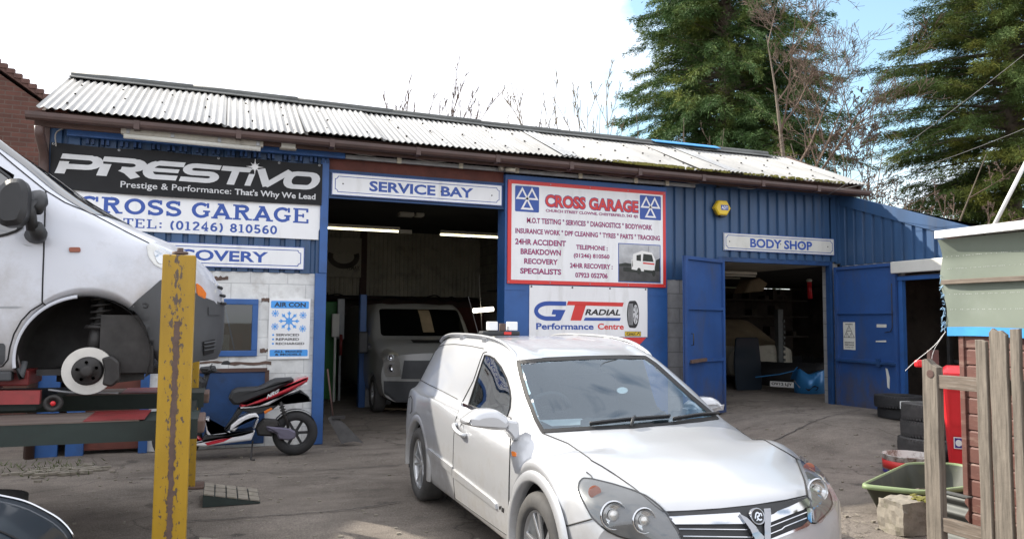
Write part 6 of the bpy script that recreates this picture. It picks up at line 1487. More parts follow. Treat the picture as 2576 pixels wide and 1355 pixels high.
# broom by the blue post
o = thing('shovel', 'dark shovel leaning beside the blue post of the service bay', 'shovel', (1.42, 9.85, 0))
m = MB(); m.tube([(1.29, 9.97, .95), (1.36, 9.85, .33)], .012, 8); m.build('handle', 'brown_timber', o)
m = MB(); m.grid([[(1.36+.045*i+(-.17+.34*j/6)*.8*(.5+.1*i), 9.84-.03*i, .34-.062*i+.03*math.cos((j-3)*.5)) for j in range(7)] for i in range(6)]); m.box((1.34, 9.80, .33), (1.50, 9.86, .37)); m.build('blade', 'dark_metal', o)
# ------------------------------------------------------------------ right foreground: shed, tarpaulin, picket fence
SX = 5.0
H = thing('garden_shed', 'brown boarded shed with flaking paint behind the grey fence', 'shed', (SX, 4.0, 0))
m = MB(); z = .03; i = 0
while z < 2.16:
    j = random.uniform(-.003, .003); T = lambda u, v, w: (u, w, v)
    m.prism([(SX+.012, z), (SX-.003, z+.001), (SX-.008+j, z+.006), (SX-.008+j, z+.100), (SX-.001, z+.111), (SX+.012, z+.112)], T, 0.9, 3.925); z += .115
bd_ = m.build('wall', 'shed_brown', H)
m = MB(); m.box((SX-.022, 3.925, 0), (SX+.05, 3.965, 2.18), .004); m.build('corner_trim', 'shed_brown', bd_)
m = MB(); m.box((SX+.012, .9, 0), (SX+2.2, 3.92, 2.16)); m.build('shed_body', 'shed_brown', H)
m = MB(); T = lambda u, v, w: (u, w, v); m.prism([(SX-.16, 2.205), (SX+2.5, 2.30), (SX+2.5, 2.355), (SX-.16, 2.26)], T, .7, 4.02); m.build('roof', 'white_trim', H)
o = thing('green_tarpaulin', 'faded green tarpaulin with a frayed blue edge nailed over the upper shed wall', 'tarpaulin', (SX-.03, 3.5, 1.55))
tp = lambda y, z: (SX-.035-.012*math.sin(y*5+z*2)*math.sin(z*5.2)-.018*math.exp(-((4.03-y)/.10)**2)-.05*max(0, 1-(2.2-z)/.14)*(.4+.6*math.exp(-((4.0-y)/.3)**2)), y, z)
m = MB(); m.grid([[tp(y+.02*math.sin(z*14)*(y > 4.0), z) for z in np.linspace(1.56, 2.20, 26)] for y in np.linspace(.9, 4.05, 70)]); m.build('cloth', 'tarp_green', o)
m = MB(); m.grid([[(tp(y, 1.60)[0]-.006-.004*math.sin(y*11), y, z+.004*math.sin(y*7)) for z in np.linspace(1.498, 1.562, 4)] for y in np.linspace(.9, 4.03, 50)]); m.build('blue_hem', 'tarp_blue', o)
m = MB()
for i in range(26):
    z = random.uniform(1.55, 1.98); y0 = 4.05; L = random.uniform(.004, .018)+(.02*random.random() if 1.82 < z < 1.92 else 0)
    m.tube([(SX-.05, y0-.01, z), (SX-.05+random.uniform(-.02, .02), y0+L*.6, z+random.uniform(-.02, .02)), (SX-.05+random.uniform(-.03, .02), y0+L, z+random.uniform(-.05, .02))], .0022, 4)
m.build('frayed_edge', 'tarp_fray', o); m = MB()
m.tube(catmull([(SX-.05, 4.04, 1.53), (SX-.08, 4.12, 1.42), (SX-.06, 4.30, 1.30), (SX-.03, 4.42, 1.22)], 5), .0022, 4); m.tube(catmull([(SX-.05, 4.05, 1.52), (SX-.07, 4.14, 1.36), (SX-.05, 4.17, 1.15)], 5), .002, 4); build_each(m, 'loose_string', 'white_trim', o)
m = MB()
for zz in (2.075, 1.985, 1.80, 1.69):
    y = 4.0
    while y > 3.30: m.box((tp(y, zz)[0]-.0012, y-.005, zz-.0022), (tp(y, zz)[0]+.002, y, zz+.0022)); y -= random.choice([.012, .012, .024, .036])
tag(m.build('stitching', 'tarp_stitch', o), kind='stuff')
m = MB(); m.box((SX-.085, .9, 1.872), (SX-.045, 4.04, 1.905), .004); tag(m.build('batten', 'wood_grey_rail'), 'grey wooden batten nailed across the green tarpaulin', 'batten')
FN = thing('picket_fence', 'weathered grey picket fence of uneven boards in front of the brown shed', 'fence', (4.55, 3.4, 0))
def post(y0, y1, x, h, top, t=.03, name='picket', mat='wood_grey'):
    m = MB(); pts = [(y0, 0), (y1, 0)]+[(y1+(y0-y1)*a, h+b) for a, b in top]; T = lambda u, v, w: (x+w, u, v)
    q = []
    for a, b in zip(pts, pts[1:]+pts[:1]):
        k = max(1, int(abs(a[1]-b[1])/.12)); q += [(a[0]+(b[0]-a[0])*i/k+(random.uniform(-.003, .003) if 0 < i < k else 0), a[1]+(b[1]-a[1])*i/k) for i in range(k)]
    m.prism(q, T, 0, t, .004); return m.build(name, mat, FN)
post(3.775, 3.895, 4.53, 1.29, [(0, .045), (.3, .055), (.62, .02), (1, 0)], .06, 'post')
post(3.395, 3.470, 4.50, 1.475, [(0, .01), (.5, .012), (1, 0)]); post(3.262, 3.375, 4.50, 1.53, [(0, .0), (.2, .03), (.45, .012), (.7, .016), (1, -.01)]); post(3.178, 3.238, 4.50, 1.555, [(0, 0), (1, .004)], name='picket'); post(3.02, 3.13, 4.50, 1.54, [(0, 0), (.5, .02), (1, 0)]); post(2.86, 2.97, 4.50, 1.55, [(0, 0), (1, 0)])
m = MB(); m.beam((4.56, 2.0, 1.20), (4.56, 3.78, 1.195), .04, .09, bev=.003); m.beam((4.56, 2.0, .25), (4.56, 3.78, .25), .04, .09, bev=.003); m.build('rail', 'wood_grey_rail', FN)
m = MB(); m.lathe([(.028, .004), (.020, .006), (.012, .004), (0, .006)], (4.53, 3.825, 1.245), (-1, 0, 0), 14); m.build('knot', 'brown_timber', FN)
# concrete block with moss
o = thing('concrete_block', 'mossy concrete block beside the fence post', 'block', (4.95, 4.35, 0))
m = MB(); bm = bmesh.new(); bmesh.ops.create_cube(bm, size=1); bmesh.ops.subdivide_edges(bm, edges=bm.edges[:], cuts=6, use_grid_fill=True)
for v in bm.verts: v.co = Vector((v.co.x*.34, v.co.y*.24, v.co.z*.25))+Vector((random.uniform(-.006, .006), random.uniform(-.006, .006), random.uniform(-.005, .005)))-v.co*.018*(v.co.length > .75)
bm.verts.index_update(); m.add([v.co+Vector((4.945, 4.42, .125)) for v in bm.verts], [[v.index for v in f.verts] for f in bm.faces]); bm.free(); m.build('block', 'concrete', o)
m = MB()
for i in range(120): x, y = random.gauss(5.06, .04), random.gauss(4.34, .05); s = random.uniform(.006, .016); m.obox((min(5.10, x), y, .25+s*.3), (s, 0, 0), (0, s, 0), (0, 0, s*.6))
tag(m.build('moss', 'moss', o), kind='stuff')
# corrugated iron offcut between fence and shed
m = MB(); m.grid([[(4.80+.018*math.sin(z*2*math.pi/.10), y, z) for y in (3.80, 3.98)] for z in np.linspace(0, .40, 60)]); m.box((4.78, 3.78, .40), (4.84, 4.0, .408)); mesh_thing(m, 'corrugated_sheet', 'iron_sheet', 'short dark offcut of corrugated sheet standing between the fence post and the shed', 'metal sheet')
# green tub
o = thing('green_tub', 'mossy green plastic barrow tub lying behind the concrete block', 'tub', (5.75, 5.0, 0))
rim = polyfillet([(5.03, 4.93), (5.35, 4.60), (6.35, 4.62), (6.62, 4.95), (6.60, 5.35), (6.2, 5.50)], .10, 4); rimz = lambda x, y: .235+.02*(y-4.9)
cx_, cy_ = 5.85, 5.05; lv = [(1.0, 0), (1.02, .012), (1.05, .014), (1.055, -.012), (1.04, -.02), (1.0, -.016), (.92, -.10), (.80, -.22), (.72, -.225)]
def ringp(k, dz): return [(cx_+(x-cx_)*k, cy_+(y-cy_)*k, max(.006, rimz(x, y)+dz)) for x, y in rim]
m = MB(); rs = [ringp(k, d) for k, d in lv[5:]]; m.grid([r+[r[0]] for r in rs]); n = len(rim); m.add(rs[-1], [tuple(range(n))]); 
rs = [ringp(k, d) for k, d in ((.985, -.0), (.90, -.10), (.79, -.21))]; m.grid([r+[r[0]] for r in rs]); m.add(rs[-1], [tuple(range(n))]); m.build('tub_shell', 'tub_green', o)
m = MB(); rs = [ringp(k, d) for k, d in ((.985, 0), (.99, .012), (1.0, .018), (1.05, .014), (1.06, -.016), (1.04, -.02))]; m.grid([r+[r[0]] for r in rs]); m.build('rim', 'tub_rim', o)
m = MB(); m.beam((5.55, 4.80, .20), (5.62, 5.2, .05), .06, .02); tag(m.build('wood_offcut', 'wood_grey'), 'short grey board lying in the green tub', 'board')
m = MB(); m.beam((5.30, 4.42, .02), (5.46, 4.60, .42), .07, .02, up=(0, 1, 0)); tag(m.build('timber_offcut', 'timber_ply'), 'pale broken timber leaning by the shed corner over the green tub', 'timber')
m = MB()
for i in range(60):
    x, y, a, l = random.uniform(4.0, 5.0), random.uniform(4.3, 5.2), random.uniform(0, 3.1), random.uniform(.02, .09); m.beam((x, y, .006), (x+l*math.cos(a), y+l*math.sin(a), .010), .004, .004)
for i in range(220): x, y, s = random.uniform(2, 8), random.uniform(4.5, 8.8), random.uniform(.004, .014); m.obox((x, y, gh(x, y)+s*.5), (s*1.4, 0, 0), (0, s, 0), (0, 0, s*.6))
for i in range(160): x, y, s = random.uniform(-1.6, 1.8), random.uniform(5.2, 9.6), random.uniform(.003, .012); m.obox((x, y, s*.5), (s*1.4, 0, 0), (0, s, 0), (0, 0, s*.6))
tag(m.build('litter', 'concrete'), kind='stuff')
# bucket, tyres, bin
o = thing('paint_drum', 'dirty white and red drum in front of the stack of tyres', 'drum', (6.88, 6.10, 0))
c = (6.88, 6.10, gh(6.88, 6.1)); m = MB(); m.lathe([(.24, 0), (.25, .005), (.255, .19), (.262, .195), (.262, .205), (.25, .205), (.247, .02), (0, .02)], c, (0, 0, 1), 40)
q = NT('drum_dirty'); cc = q.mix(q.ramp(q.noise(9, 7, .7), [(.45, 0.0), (.6, .9)]), (.62, .60, .56), (.16, .09, .06)); q.color(cc); q.set(.6); M['drum_dirty'] = q.m; m.build('drum_shell', 'drum_dirty', o)
m = MB(); a0 = math.atan2(-.7, -.9); m.lathe([(.2565, .06), (.2585, .06), (.2605, .145), (.2575, .145)], c, (0, 0, 1), 24, R(120), R(225), up=(1, 0, 0)); m.build('red_label', 'sign_red', o)
m = MB(); m.lathe([(.2565, .015), (.2575, .045)], c, (0, 0, 1), 24, R(120), R(225), up=(1, 0, 0)); m.build('blue_label', 'sign_navy', o)
ty_ = (8.22, 7.02)
gz = gh(*ty_)-.015
t0 = tyre('car_tyre', 'bottom tyre of the stack of three, set slightly forward', (ty_[0]-.02, ty_[1]-.03, gz), .335, .20, .20, group='tyres stacked by the red bin')
for k, lab in ((1, 'middle tyre of the stack of three beside the red bin'), (2, 'top tyre of the stack of three beside the red bin')):
    tyre('car_tyre', lab, (ty_[0]+.03+.02*k, ty_[1]+.01, gz+.205*k), .315, .20, .19, group='tyres stacked by the red bin')
fz = gh(9.3, 8.3)
tyre('flat_tyre', 'dark tyre lying on the ground under another one by the blue door', (9.22, 8.30, fz), .30, .15, .19, group='tyres by the blue door', mat='rubber')
tyre('flat_tyre', 'upper dark tyre carrying a white paper label by the blue door', (9.18, 8.28, fz+.155), .33, .17, .20, group='tyres by the blue door', mat='rubber')
lp = onY(2280, 1017, 7.95); m = MB(); m.box((lp[0]-.12, 7.945, lp[2]-.05), (lp[0]+.07, 7.95, lp[2]+.05)); m.cur = 1; m.box((lp[0]+.072, 7.945, lp[2]-.05), (lp[0]+.125, 7.95, lp[2]+.05)); m.cur = 2
for k in range(4): m.box((lp[0]-.10, 7.943, lp[2]-.03+.02*k), (lp[0]+.0+.012*k, 7.9445, lp[2]-.025+.02*k))
tag(m.build('tyre_label', ['paper', 'weed', 'sign_black']), 'white and green paper label stuck on the upper flat tyre', 'label')
o = thing('wheelie_bin', 'tall bright red wheelie bin squeezed behind the brown shed', 'bin', (7.50, 5.83, gh(7.5, 5.83)), R(-50))
def frus(m, z0, z1, k0, k1):
    A_ = [[(dx_*k, dy_*k, z) for dx_, dy_ in polyfillet([(-.29, -.34), (.29, -.34), (.29, .34), (-.29, .34)], .05, 3)] for z, k in ((z0, k0), (z1, k1))]
    n = len(A_[0]); m.add(A_[0]+A_[1], [(i, (i+1) % n, n+(i+1) % n, n+i) for i in range(n)]+[tuple(range(n-1, -1, -1)), tuple(range(n, 2*n))])
m = MB(); frus(m, .03, .98, .80, 1.0); frus(m, .98, 1.03, 1.07, 1.07); m.build('bin_body', 'red_plastic', o, world=False)
m = MB(); frus(m, 1.03, 1.08, 1.10, 1.08); frus(m, 1.08, 1.13, 1.0, .8); m.build('lid', 'red_plastic', o, world=False)
m = MB(); fr = lambda x, z, w=0: (x, -.34*(.80+.20*(z-.03)/.95)-.004-w, z)
for x0_, x1_, z0_, z1_ in ((-.20, .20, .12, .44), (-.22, .22, .54, .90)):
    put_strokes(m, [([(x0_, z0_), (x1_, z0_), (x1_, z1_), (x0_, z1_)], .014, True)], lambda u, v, w: fr(u, v, .004+w))
build_each(m, 'moulded_panel', 'red_plastic', o) if False else m.build('moulded_panel', 'red_plastic', o, world=False)
m = MB(); m.sheet([(-.19, .30), (-.02, .30), (-.02, .42), (-.19, .42)], fr, .010); m.cur = 1; m.sheet([(-.18, .31), (-.03, .31), (-.03, .41), (-.18, .41)], fr, .012); m.cur = 0; m.sheet(arc(-.145, .36, .03, .035, 0, 340, 14), fr, .014); m.build('bin_sticker', ['paper', 'sign_navy'], o, world=False)
for x in (-.26, .26):
    m = MB(); m.lathe([(.10, -.025), (.10, .025), (0, .025)], (x, .30, .10), (1, 0, 0), 20); m.build('bin_wheel', 'rubber', o, world=False)
m = MB(); m.box((7.16, 6.20, 1.11), (7.275, 6.26, 1.19), .02); tag(m.build('red_can', 'red_plastic'), 'small red plastic can beside the top of the red bin', 'can'); 
m = MB(); m.box((7.275, 6.14, 0), (7.405, 6.18, 1.30)); tag(m.build('brown_board', 'brown_timber'), 'upright brown board leaning on the red bin', 'board')
m = MB(); m.tube([onY(2494, 580, 6.0), onY(2610, 350, 6.0)], .022, 8); tag(m.build('white_pole', 'white_pole'), 'slanting white metal pole rising behind the shed roof', 'pole')

# ------------------------------------------------------------------ inside the service bay
def tube_lamp(p, q, lit, label, group='strip lights in the service bay'):
    o = thing('strip_light', label, 'light', tuple((np.array(p)+np.array(q))/2), 0, group); m = MB(); m.beam(np.array(p)+[0, 0, .05], np.array(q)+[0, 0, .05], .07, .05); m.build('light_casing', 'cream_plastic', o)
    m = MB(); m.tube([p, q], .016, 8); m.build('lamp_tube', 'tube_lit' if lit else 'cream_plastic', o)
tube_lamp((1.45, 13, 3.13), (2.86, 13, 3.13), True, 'left lit strip light across the service bay'); tube_lamp((3.60, 13, 3.115), (4.80, 13, 3.115), True, 'right lit strip light across the service bay')
m = MB(); m.box((2.84, 12.97, 3.10), (3.08, 13.05, 3.17), .01); tag(m.build('lamp_end_box', 'cream_plastic'), 'pale end box of the left lit strip light', 'lamp box')
m = MB(); m.box((2.84, 12.9, 3.40), (3.10, 13.1, 3.47), .01); m.box((3.14, 12.9, 3.41), (3.28, 13.1, 3.47), .01); tag(m.build('ceiling_fitting', 'cream_plastic'), 'unlit pale fitting on the dark ceiling of the service bay', 'light')
o = thing('inspection_lamp', 'bright lamp hanging tilted from a thin cable in the service bay', 'light', (4.42, 13, 1.78)); m = MB(); m.tube([(4.22, 12.95, 1.765), (4.60, 12.95, 1.80)], .040, 12); m.build('lamp_tube', 'lamp_lit', o); m = MB(); m.tube([(4.33, 12.98, 2.4), (4.40, 12.98, 1.4)], .006, 5); m.build('lamp_cable', 'cable', o)
def workpost(x, y, label):
    o = thing('two_post_lift', label, 'lift post', (x, y, 0), 0, 'blue lift posts in the service bay'); m = MB(); m.box((x-.06, y, 0), (x+.06, y+.18, 2.05), .01); m.build('column', 'blue_paint', o); m = MB(); m.box((x-.055, y-.012, 1.20), (x+.055, y, 1.30)); m.build('control_label', 'cream_plastic', o)
    m = MB(); m.prism([(x+.06, 0), (x+.55, 0), (x+.55, .10), (x+.25, .14), (x+.08, .38)], lambda u, v, w: (u, y+w, v), .05, .12); m.build('foot_bracket', 'grey_galv', o)
workpost(2.42, 13.9, 'blue lift post standing beside the white van in the service bay')
gc_ = onY(832, 800, 15.5)[0]; m = MB(); m.box((gc_-.22, 15.5, 0), (gc_+.14, 16.1, 1.95), .02); tag(m.build('green_cabinet', 'green_cabinet'), 'bright green cabinet at the dark left side of the service bay', 'cabinet')
for (x, y, z0_, z1_, mt, lb) in ((onY(858, 800, 15.2)[0], 15.2, 1.2, 2.0, 'grey_galv', 'tall grey gauge unit beside the green cabinet'), (onY(845, 800, 15.0)[0], 15.0, 1.25, 1.7, 'aged_sign', 'small grey wall box left of the gauge unit')):
    m = MB(); m.box((x-.07, y, z0_), (x+.07, y+.1, z1_), .01); m.box((x-.05, y-.01, z0_+.1), (x+.05, y, z0_+.2)); m.box((x-.02, y+.02, 0), (x+.02, y+.08, z0_)); tag(m.build('gauge_unit', mt), lb, 'equipment')
m = MB(); gx_ = onY(858, 850, 14.9)[0]; m.tube([(gx_, 14.9, .9), (gx_, 14.9, 1.3)], .03, 8); tag(m.build('red_gun', 'red_paint'), 'red tool hanging below the grey gauge unit', 'tool')
m = MB(); m.beam((2.75, 13.7, .02), (3.6, 13.2, .02), .5, .03); tag(m.build('loose_board', 'timber_ply'), 'flat board on the service bay floor in front of the white van', 'board')
o = thing('inner_banner', 'dim cream banner with an exhaust picture on the back wall of the service bay', 'banner', (2.2, 17.4, 2.6)); bp_ = PRT(17.4); m = MB(); m.box((1.5, 17.4, 2.55), (2.95, 17.42, 3.45)); m.build('banner_cloth', 'inner_cream', o)
m = MB(); put_strokes(m, [(arc(2.55, 3.02, .30, .22, 20, -200, 16), .12, False)], bp_, .003); put_text(m, 'PRODUCTS', bp_, 1.6, 2.15, 3.12, 3.19, .02, w=.003); put_text(m, 'TEMAX', bp_, 2.62, 2.92, 2.72, 2.82, .02, w=.003); m.build('lettering', 'inner_dark', o)
m = MB(); P = [(2.2, 17.3, 2.12)]
for i in range(20): P.append((2.2+.19*i, 17.2, 2.05+random.uniform(-.04, .06)))
m.tube(catmull(P, 4), .02, 5); P = [(x, y-.04, z+.05+random.uniform(-.04, .04)) for x, y, z in P]; m.tube(catmull(P, 4), .015, 5); tag(m.build('cable_bundle', 'sign_black'), 'bundle of black cables slung along the back wall', 'cable')
m = MB(); m.tube([(5.88, 11, 2.15), (5.88, 17, 2.3)], .02, 6); m.box((5.80, 13.2, 2.35), (5.89, 14.2, 2.45)); tag(m.build('wall_pipe', 'iron_sheet'), 'dark pipe along the block wall of the service bay', 'pipe')
# white van inside the bay
I = thing('parked_van', 'white van facing out inside the dark service bay', 'van', (3.42, 13.0, 0))
it = {-.45: [(.70, .25), (.85, .35), (.90, .50), (.92, .70), (.90, .86), (.86, 1.0), (.70, 1.06), (.35, 1.10), (0, 1.11)], -.1: [(.75, .25), (.9, .35), (.95, .5), (.97, .75), (.95, 1.0), (.92, 1.15), (.74, 1.22), (.37, 1.26), (0, 1.27)],
 .35: [(.75, .25), (.9, .35), (.96, .5), (.98, .75), (.97, 1.05), (.94, 1.22), (.86, 1.34), (.45, 1.38), (0, 1.39)], .8: [(.75, .25), (.9, .35), (.96, .5), (.98, .75), (.97, 1.05), (.95, 1.25), (.83, 1.80), (.45, 1.84), (0, 1.85)],
 1.1: [(.75, .25), (.9, .35), (.96, .5), (.98, .75), (.97, 1.1), (.95, 1.3), (.80, 1.95), (.45, 2.0), (0, 2.02)], 4: [(.75, .25), (.9, .35), (.96, .5), (.98, .75), (.97, 1.1), (.95, 1.3), (.80, 1.95), (.45, 2.0), (0, 2.02)]}
TI = lambda b, s, z: (3.42+b, 13.0+s, z*.94)
ib = loft_body(it, list(np.linspace(-.45, 1.2, 60))+[1.6, 2.5, 4], [(-.45, .25), (.35, .22), (.8, .18), (1.1, .10), (1.6, 0), (4, 0)], .9, [(.15, .32, .36)], 4, TI, .05, 0); IS = Surf(ib); ci = lambda p, off=0: IS.cast((p[0], 5, p[1]), (0, 1, 0), off)
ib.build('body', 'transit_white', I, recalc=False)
gx = lambda pts: [(3.42+u, z) for u, z in pts]
m = MB(); patch(m, IS, polyfillet(gx([(-.78, 1.30), (.78, 1.30), (.74, 1.78), (-.74, 1.78)]), .06), ci, .012, .06); m.build('windscreen', 'dark_glass', I)
m = MB(); patch(m, IS, gx([(-.62, .62), (.62, .62), (.58, .92), (-.58, .92)]), ci, .012, .06); patch(m, IS, gx([(-.86, .24), (.86, .24), (.88, .58), (-.88, .58)]), ci, .012, .06); m.build('bumper', 'grey_plastic', I)
m = MB(); patch(m, IS, gx([(-.35, 1.19), (.35, 1.19), (.35, 1.235), (-.35, 1.235)]), ci, .012, .05); m.build('bonnet_slot', 'dark_gap', I)
for sd in (-1, 1):
    m = MB(); patch(m, IS, polyfillet(gx([(sd*.62, .66), (sd*.86, .66), (sd*.90, 1.02), (sd*.80, 1.10), (sd*.66, 1.02)]), .03), ci, .015, .05); hl_ = m.build('headlight', 'steel_disc', I); m = MB(); c = ci((3.42+sd*.76, .80), .02); m.lathe([(.07, .02), (.06, .0), (0, -.0)], c, (0, -1, 0), 16); c = ci((3.42+sd*.78, .97), .02); m.lathe([(.05, .02), (.04, .0), (0, -.0)], c, (0, -1, 0), 16); m.build('reflector', 'chrome', hl_)
    m = MB(); m.box((3.42+sd*1.0, 13.32, 1.0), (3.42+sd*1.18, 13.40, 1.38), .03); m.box((3.42+sd*.93, 13.34, 1.08), (3.42+sd*1.02, 13.38, 1.14)); m.build('wing_mirror', 'black_plastic', I)
    tyre_wheel(I, (3.42+sd*.86, 13.15, .32), (sd, 0, 0), .32, .2)
m = MB(); patch(m, IS, gx([(-.05, 1.36), (.16, 1.36), (.16, 1.76), (-.05, 1.76)]), ci, .016, .05); m.build('screen_paper', 'dust_cover', I)
# ------------------------------------------------------------------ inside the body shop
gb = gh(10, 11)
K = thing('blue_car', 'metallic blue car front with a white number plate in the body shop', 'car', (11.2, 12.0, gb))
kt = {-.40: [(.55, .22), (.66, .28), (.72, .40), (.74, .50), (.70, .56), (.62, .58), (.5, .59), (.3, .60), (0, .60)], -.2: [(.6, .2), (.74, .26), (.80, .40), (.82, .54), (.79, .66), (.72, .70), (.55, .72), (.3, .74), (0, .74)], .1: [(.62, .2), (.78, .26), (.83, .42), (.85, .6), (.83, .74), (.76, .80), (.6, .84), (.33, .87), (0, .88)],
 .55: [(.62, .2), (.78, .26), (.84, .42), (.86, .62), (.84, .82), (.78, .9), (.68, .93), (.36, .96), (0, .97)], 1.3: [(.62, .2), (.78, .26), (.84, .42), (.86, .62), (.84, .85), (.78, .93), (.55, 1.38), (.33, 1.42), (0, 1.43)], 3: [(.62, .2), (.78, .26), (.84, .42), (.86, .62), (.84, .9), (.78, .96), (.52, 1.38), (.33, 1.42), (0, 1.43)]}
kf, kr, kn = np.array([-.88, -.47]), np.array([.47, -.88]), np.array([10.45, 12.35]); TK = lambda b, s, z: (*(kn+kr*b-kf*(s+.76)), gb+z-.13)
kb = loft_body(kt, list(np.linspace(-.4, .55, 40))+list(np.linspace(.6, 3, 20)), [(-.4, .36), (.1, .32), (.55, .24), (1.3, .1), (3, 0)], .8, [(.24, .40, .36)], 4, TK, .06, 0); KS = Surf(kb); ck = lambda p, off=0: KS.px(p, off)
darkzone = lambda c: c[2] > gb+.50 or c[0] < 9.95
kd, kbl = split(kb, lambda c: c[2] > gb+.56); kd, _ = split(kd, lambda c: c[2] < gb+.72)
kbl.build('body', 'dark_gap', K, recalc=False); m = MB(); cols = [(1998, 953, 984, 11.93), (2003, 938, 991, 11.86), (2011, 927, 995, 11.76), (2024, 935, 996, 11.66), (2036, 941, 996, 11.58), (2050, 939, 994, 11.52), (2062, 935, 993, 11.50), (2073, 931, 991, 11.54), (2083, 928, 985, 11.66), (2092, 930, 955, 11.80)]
cs = catmull(cols, 4); bg_ = lambda e: .07*(1-(2*e-1)**2)
G_ = [[onY(c[0], c[1]+(c[2]-c[1])*e, c[3]-bg_(e)) for e in np.linspace(0, 1, 9)] for c in cs]; m.grid(G_); m.grid([[r[0], r[0]+[.05, .16, -.01]] for r in G_]); m.build('bumper', 'metallic_blue', K)
m = MB(); P_ = [(2026, 976, 11.58), (2050, 969, 11.44), (2060, 974, 11.43), (2055, 981, 11.45), (2032, 983, 11.54)]; m.add([tuple(onY(a, b, c)) for a, b, c in P_], [(0, 1, 2, 3, 4)]); m.build('fog_lamp_recess', 'dark_gap', K)
m = MB(); m.tube([onY(1998, 957, 11.86), onY(2012, 974, 11.68)], .012, 5); m.build('trim_strip', 'grey_galv', K)
m = MB(); m.tube([onY(1900, 948, 12.2), onY(1960, 941, 12.0), onY(1998, 932, 11.86), onY(2006, 922, 11.82)], .010, 5); m.build('bonnet_edge', 'metallic_blue', K)
pc = onY(1967, 966, 11.88); pr_ = np.array([kr[0], kr[1], 0]); T = lambda u, v, w: tuple(pc+pr_*(u-.5)*.46+np.array([kf[0], kf[1], 0])*w+np.array([0, 0, (v-.5)*.105])); m = MB(); m.prism([(0, 0), (1, 0), (1, 1), (0, 1)], T, 0, .01); npl = m.build('number_plate', 'plate_white', K); m = MB(); put_text(m, 'OV12 LJY', T, .06, .94, .18, .82, .03, w=.012); m.build('lettering', 'sign_black', npl)
wk = kn+kr*.70-kf*(.80+.36); tyre_wheel(K, (wk[0], wk[1], gb+.27), (kr[0], kr[1], 0), .30, .2, .2)
Q = thing('covered_car', 'cream car under a brown dust sheet at the back of the body shop', 'car', (11.2, 14.2, gb))
qt = {0: [(.7, .3), (.82, .35), (.86, .5), (.86, .65), (.82, .80), (.75, .86), (.6, .9), (.3, .95), (0, .97)], .5: [(.72, .3), (.85, .35), (.9, .5), (.9, .7), (.88, .9), (.82, 1.0), (.7, 1.05), (.35, 1.1), (0, 1.12)], 1.2: [(.72, .3), (.85, .35), (.9, .5), (.9, .7), (.88, .95), (.8, 1.1), (.6, 1.45), (.33, 1.52), (0, 1.53)], 3.2: [(.72, .3), (.85, .35), (.9, .5), (.9, .7), (.88, .95), (.8, 1.1), (.6, 1.45), (.33, 1.52), (0, 1.53)]}
qb = loft_body(qt, list(np.linspace(0, 1.4, 40))+[2, 3.2], [(0, .3), (.5, .25), (1.2, .1), (3.2, 0)], .86, [(.7, .32, .34)], 4, lambda b, s, z: (11.15+b, 13.7+s, gb-.1+z), .05, 0)
qd, qb2 = split(qb, lambda c: c[2] > gb+.84); qb2.build('body', 'inner_cream', Q, recalc=False); qd.v = [(x, y, z+.02*math.sin(x*9)*math.sin(y*7)) for x, y, z in qd.v]; qd.build('dust_sheet', 'dust_cover', Q, recalc=False)
for sd in (-1, 1): tyre_wheel(Q, (11.15+sd*.78, 14.4, gb+.22), (sd, 0, 0), .32, .2, dark='dark_gap')
m = MB(); T = lambda u, v, w: (9.62+u, 12.55+.25*v+w, gb+v); m.prism(polyfillet([(0, 0), (.62, 0), (.70, .40), (.76, 1.05), (.20, 1.05), (.06, .55)], .06), T, 0, .05, .012); o = m.build('car_door', 'dark_car', None); tag(o, 'loose dark car door standing on the body shop floor', 'car door')
m = MB(); m.box((11.30, 13.3, gb-.1), (11.44, 13.42, gb+1.65), .01)
for k in range(9): m.box((11.43, 13.28, gb+.4+.12*k), (11.47, 13.44, gb+.46+.12*k))
tag(m.build('rack_post', 'iron_sheet'), 'grey slotted steel post in front of the covered car', 'post')
o = thing('fire_extinguisher', 'red cylinder hanging high in the body shop doorway', 'cylinder', (11.0, 12, 2.2)); m = MB(); m.tube([(10.98, 12, 2.42), (11.0, 12, 2.08)], .045, 12); m.build('cylinder', 'red_plastic', o); m = MB(); m.lathe([(.05, 0), (.06, .03), (.03, .06), (0, .06)], (10.98, 12, 2.42), (0, 0, 1), 14); m.build('valve', 'cream_plastic', o)
tube_lamp((8.3, 11.6, 2.46), (9.35, 11.6, 2.46), False, 'unlit pale strip light just inside the body shop', 'strip lights in the body shop'); tube_lamp((9.0, 14, 2.55), (11, 14.2, 2.60), False, 'unlit strip light further back in the body shop', 'strip lights in the body shop')
m = MB(); m.prism([(0, 0), (.5, .05), (.62, .22), (.40, .34), (.16, .28)], lambda u, v, w: (10.35+u, 13.2+w, gb+1.98+v), 0, .4, .03); tag(m.build('dust_hood', 'dust_cover'), 'ochre hood hanging under the body shop ceiling', 'hood')
m = MB()
for z_ in (1.2, 1.75, 2.2):
    m.box((8.2, 17.0, z_), (15.5, 17.5, z_+.04))
    for i in range(22): x = random.uniform(8.3, 15); s = random.uniform(.06, .2); m.box((x, 17.0, z_+.04), (x+s, 17.3, z_+.04+random.uniform(.08, .3)))
tag(m.build('storage_shelf', 'inner_dark'), 'cluttered shelves along the back of the body shop', 'shelf')

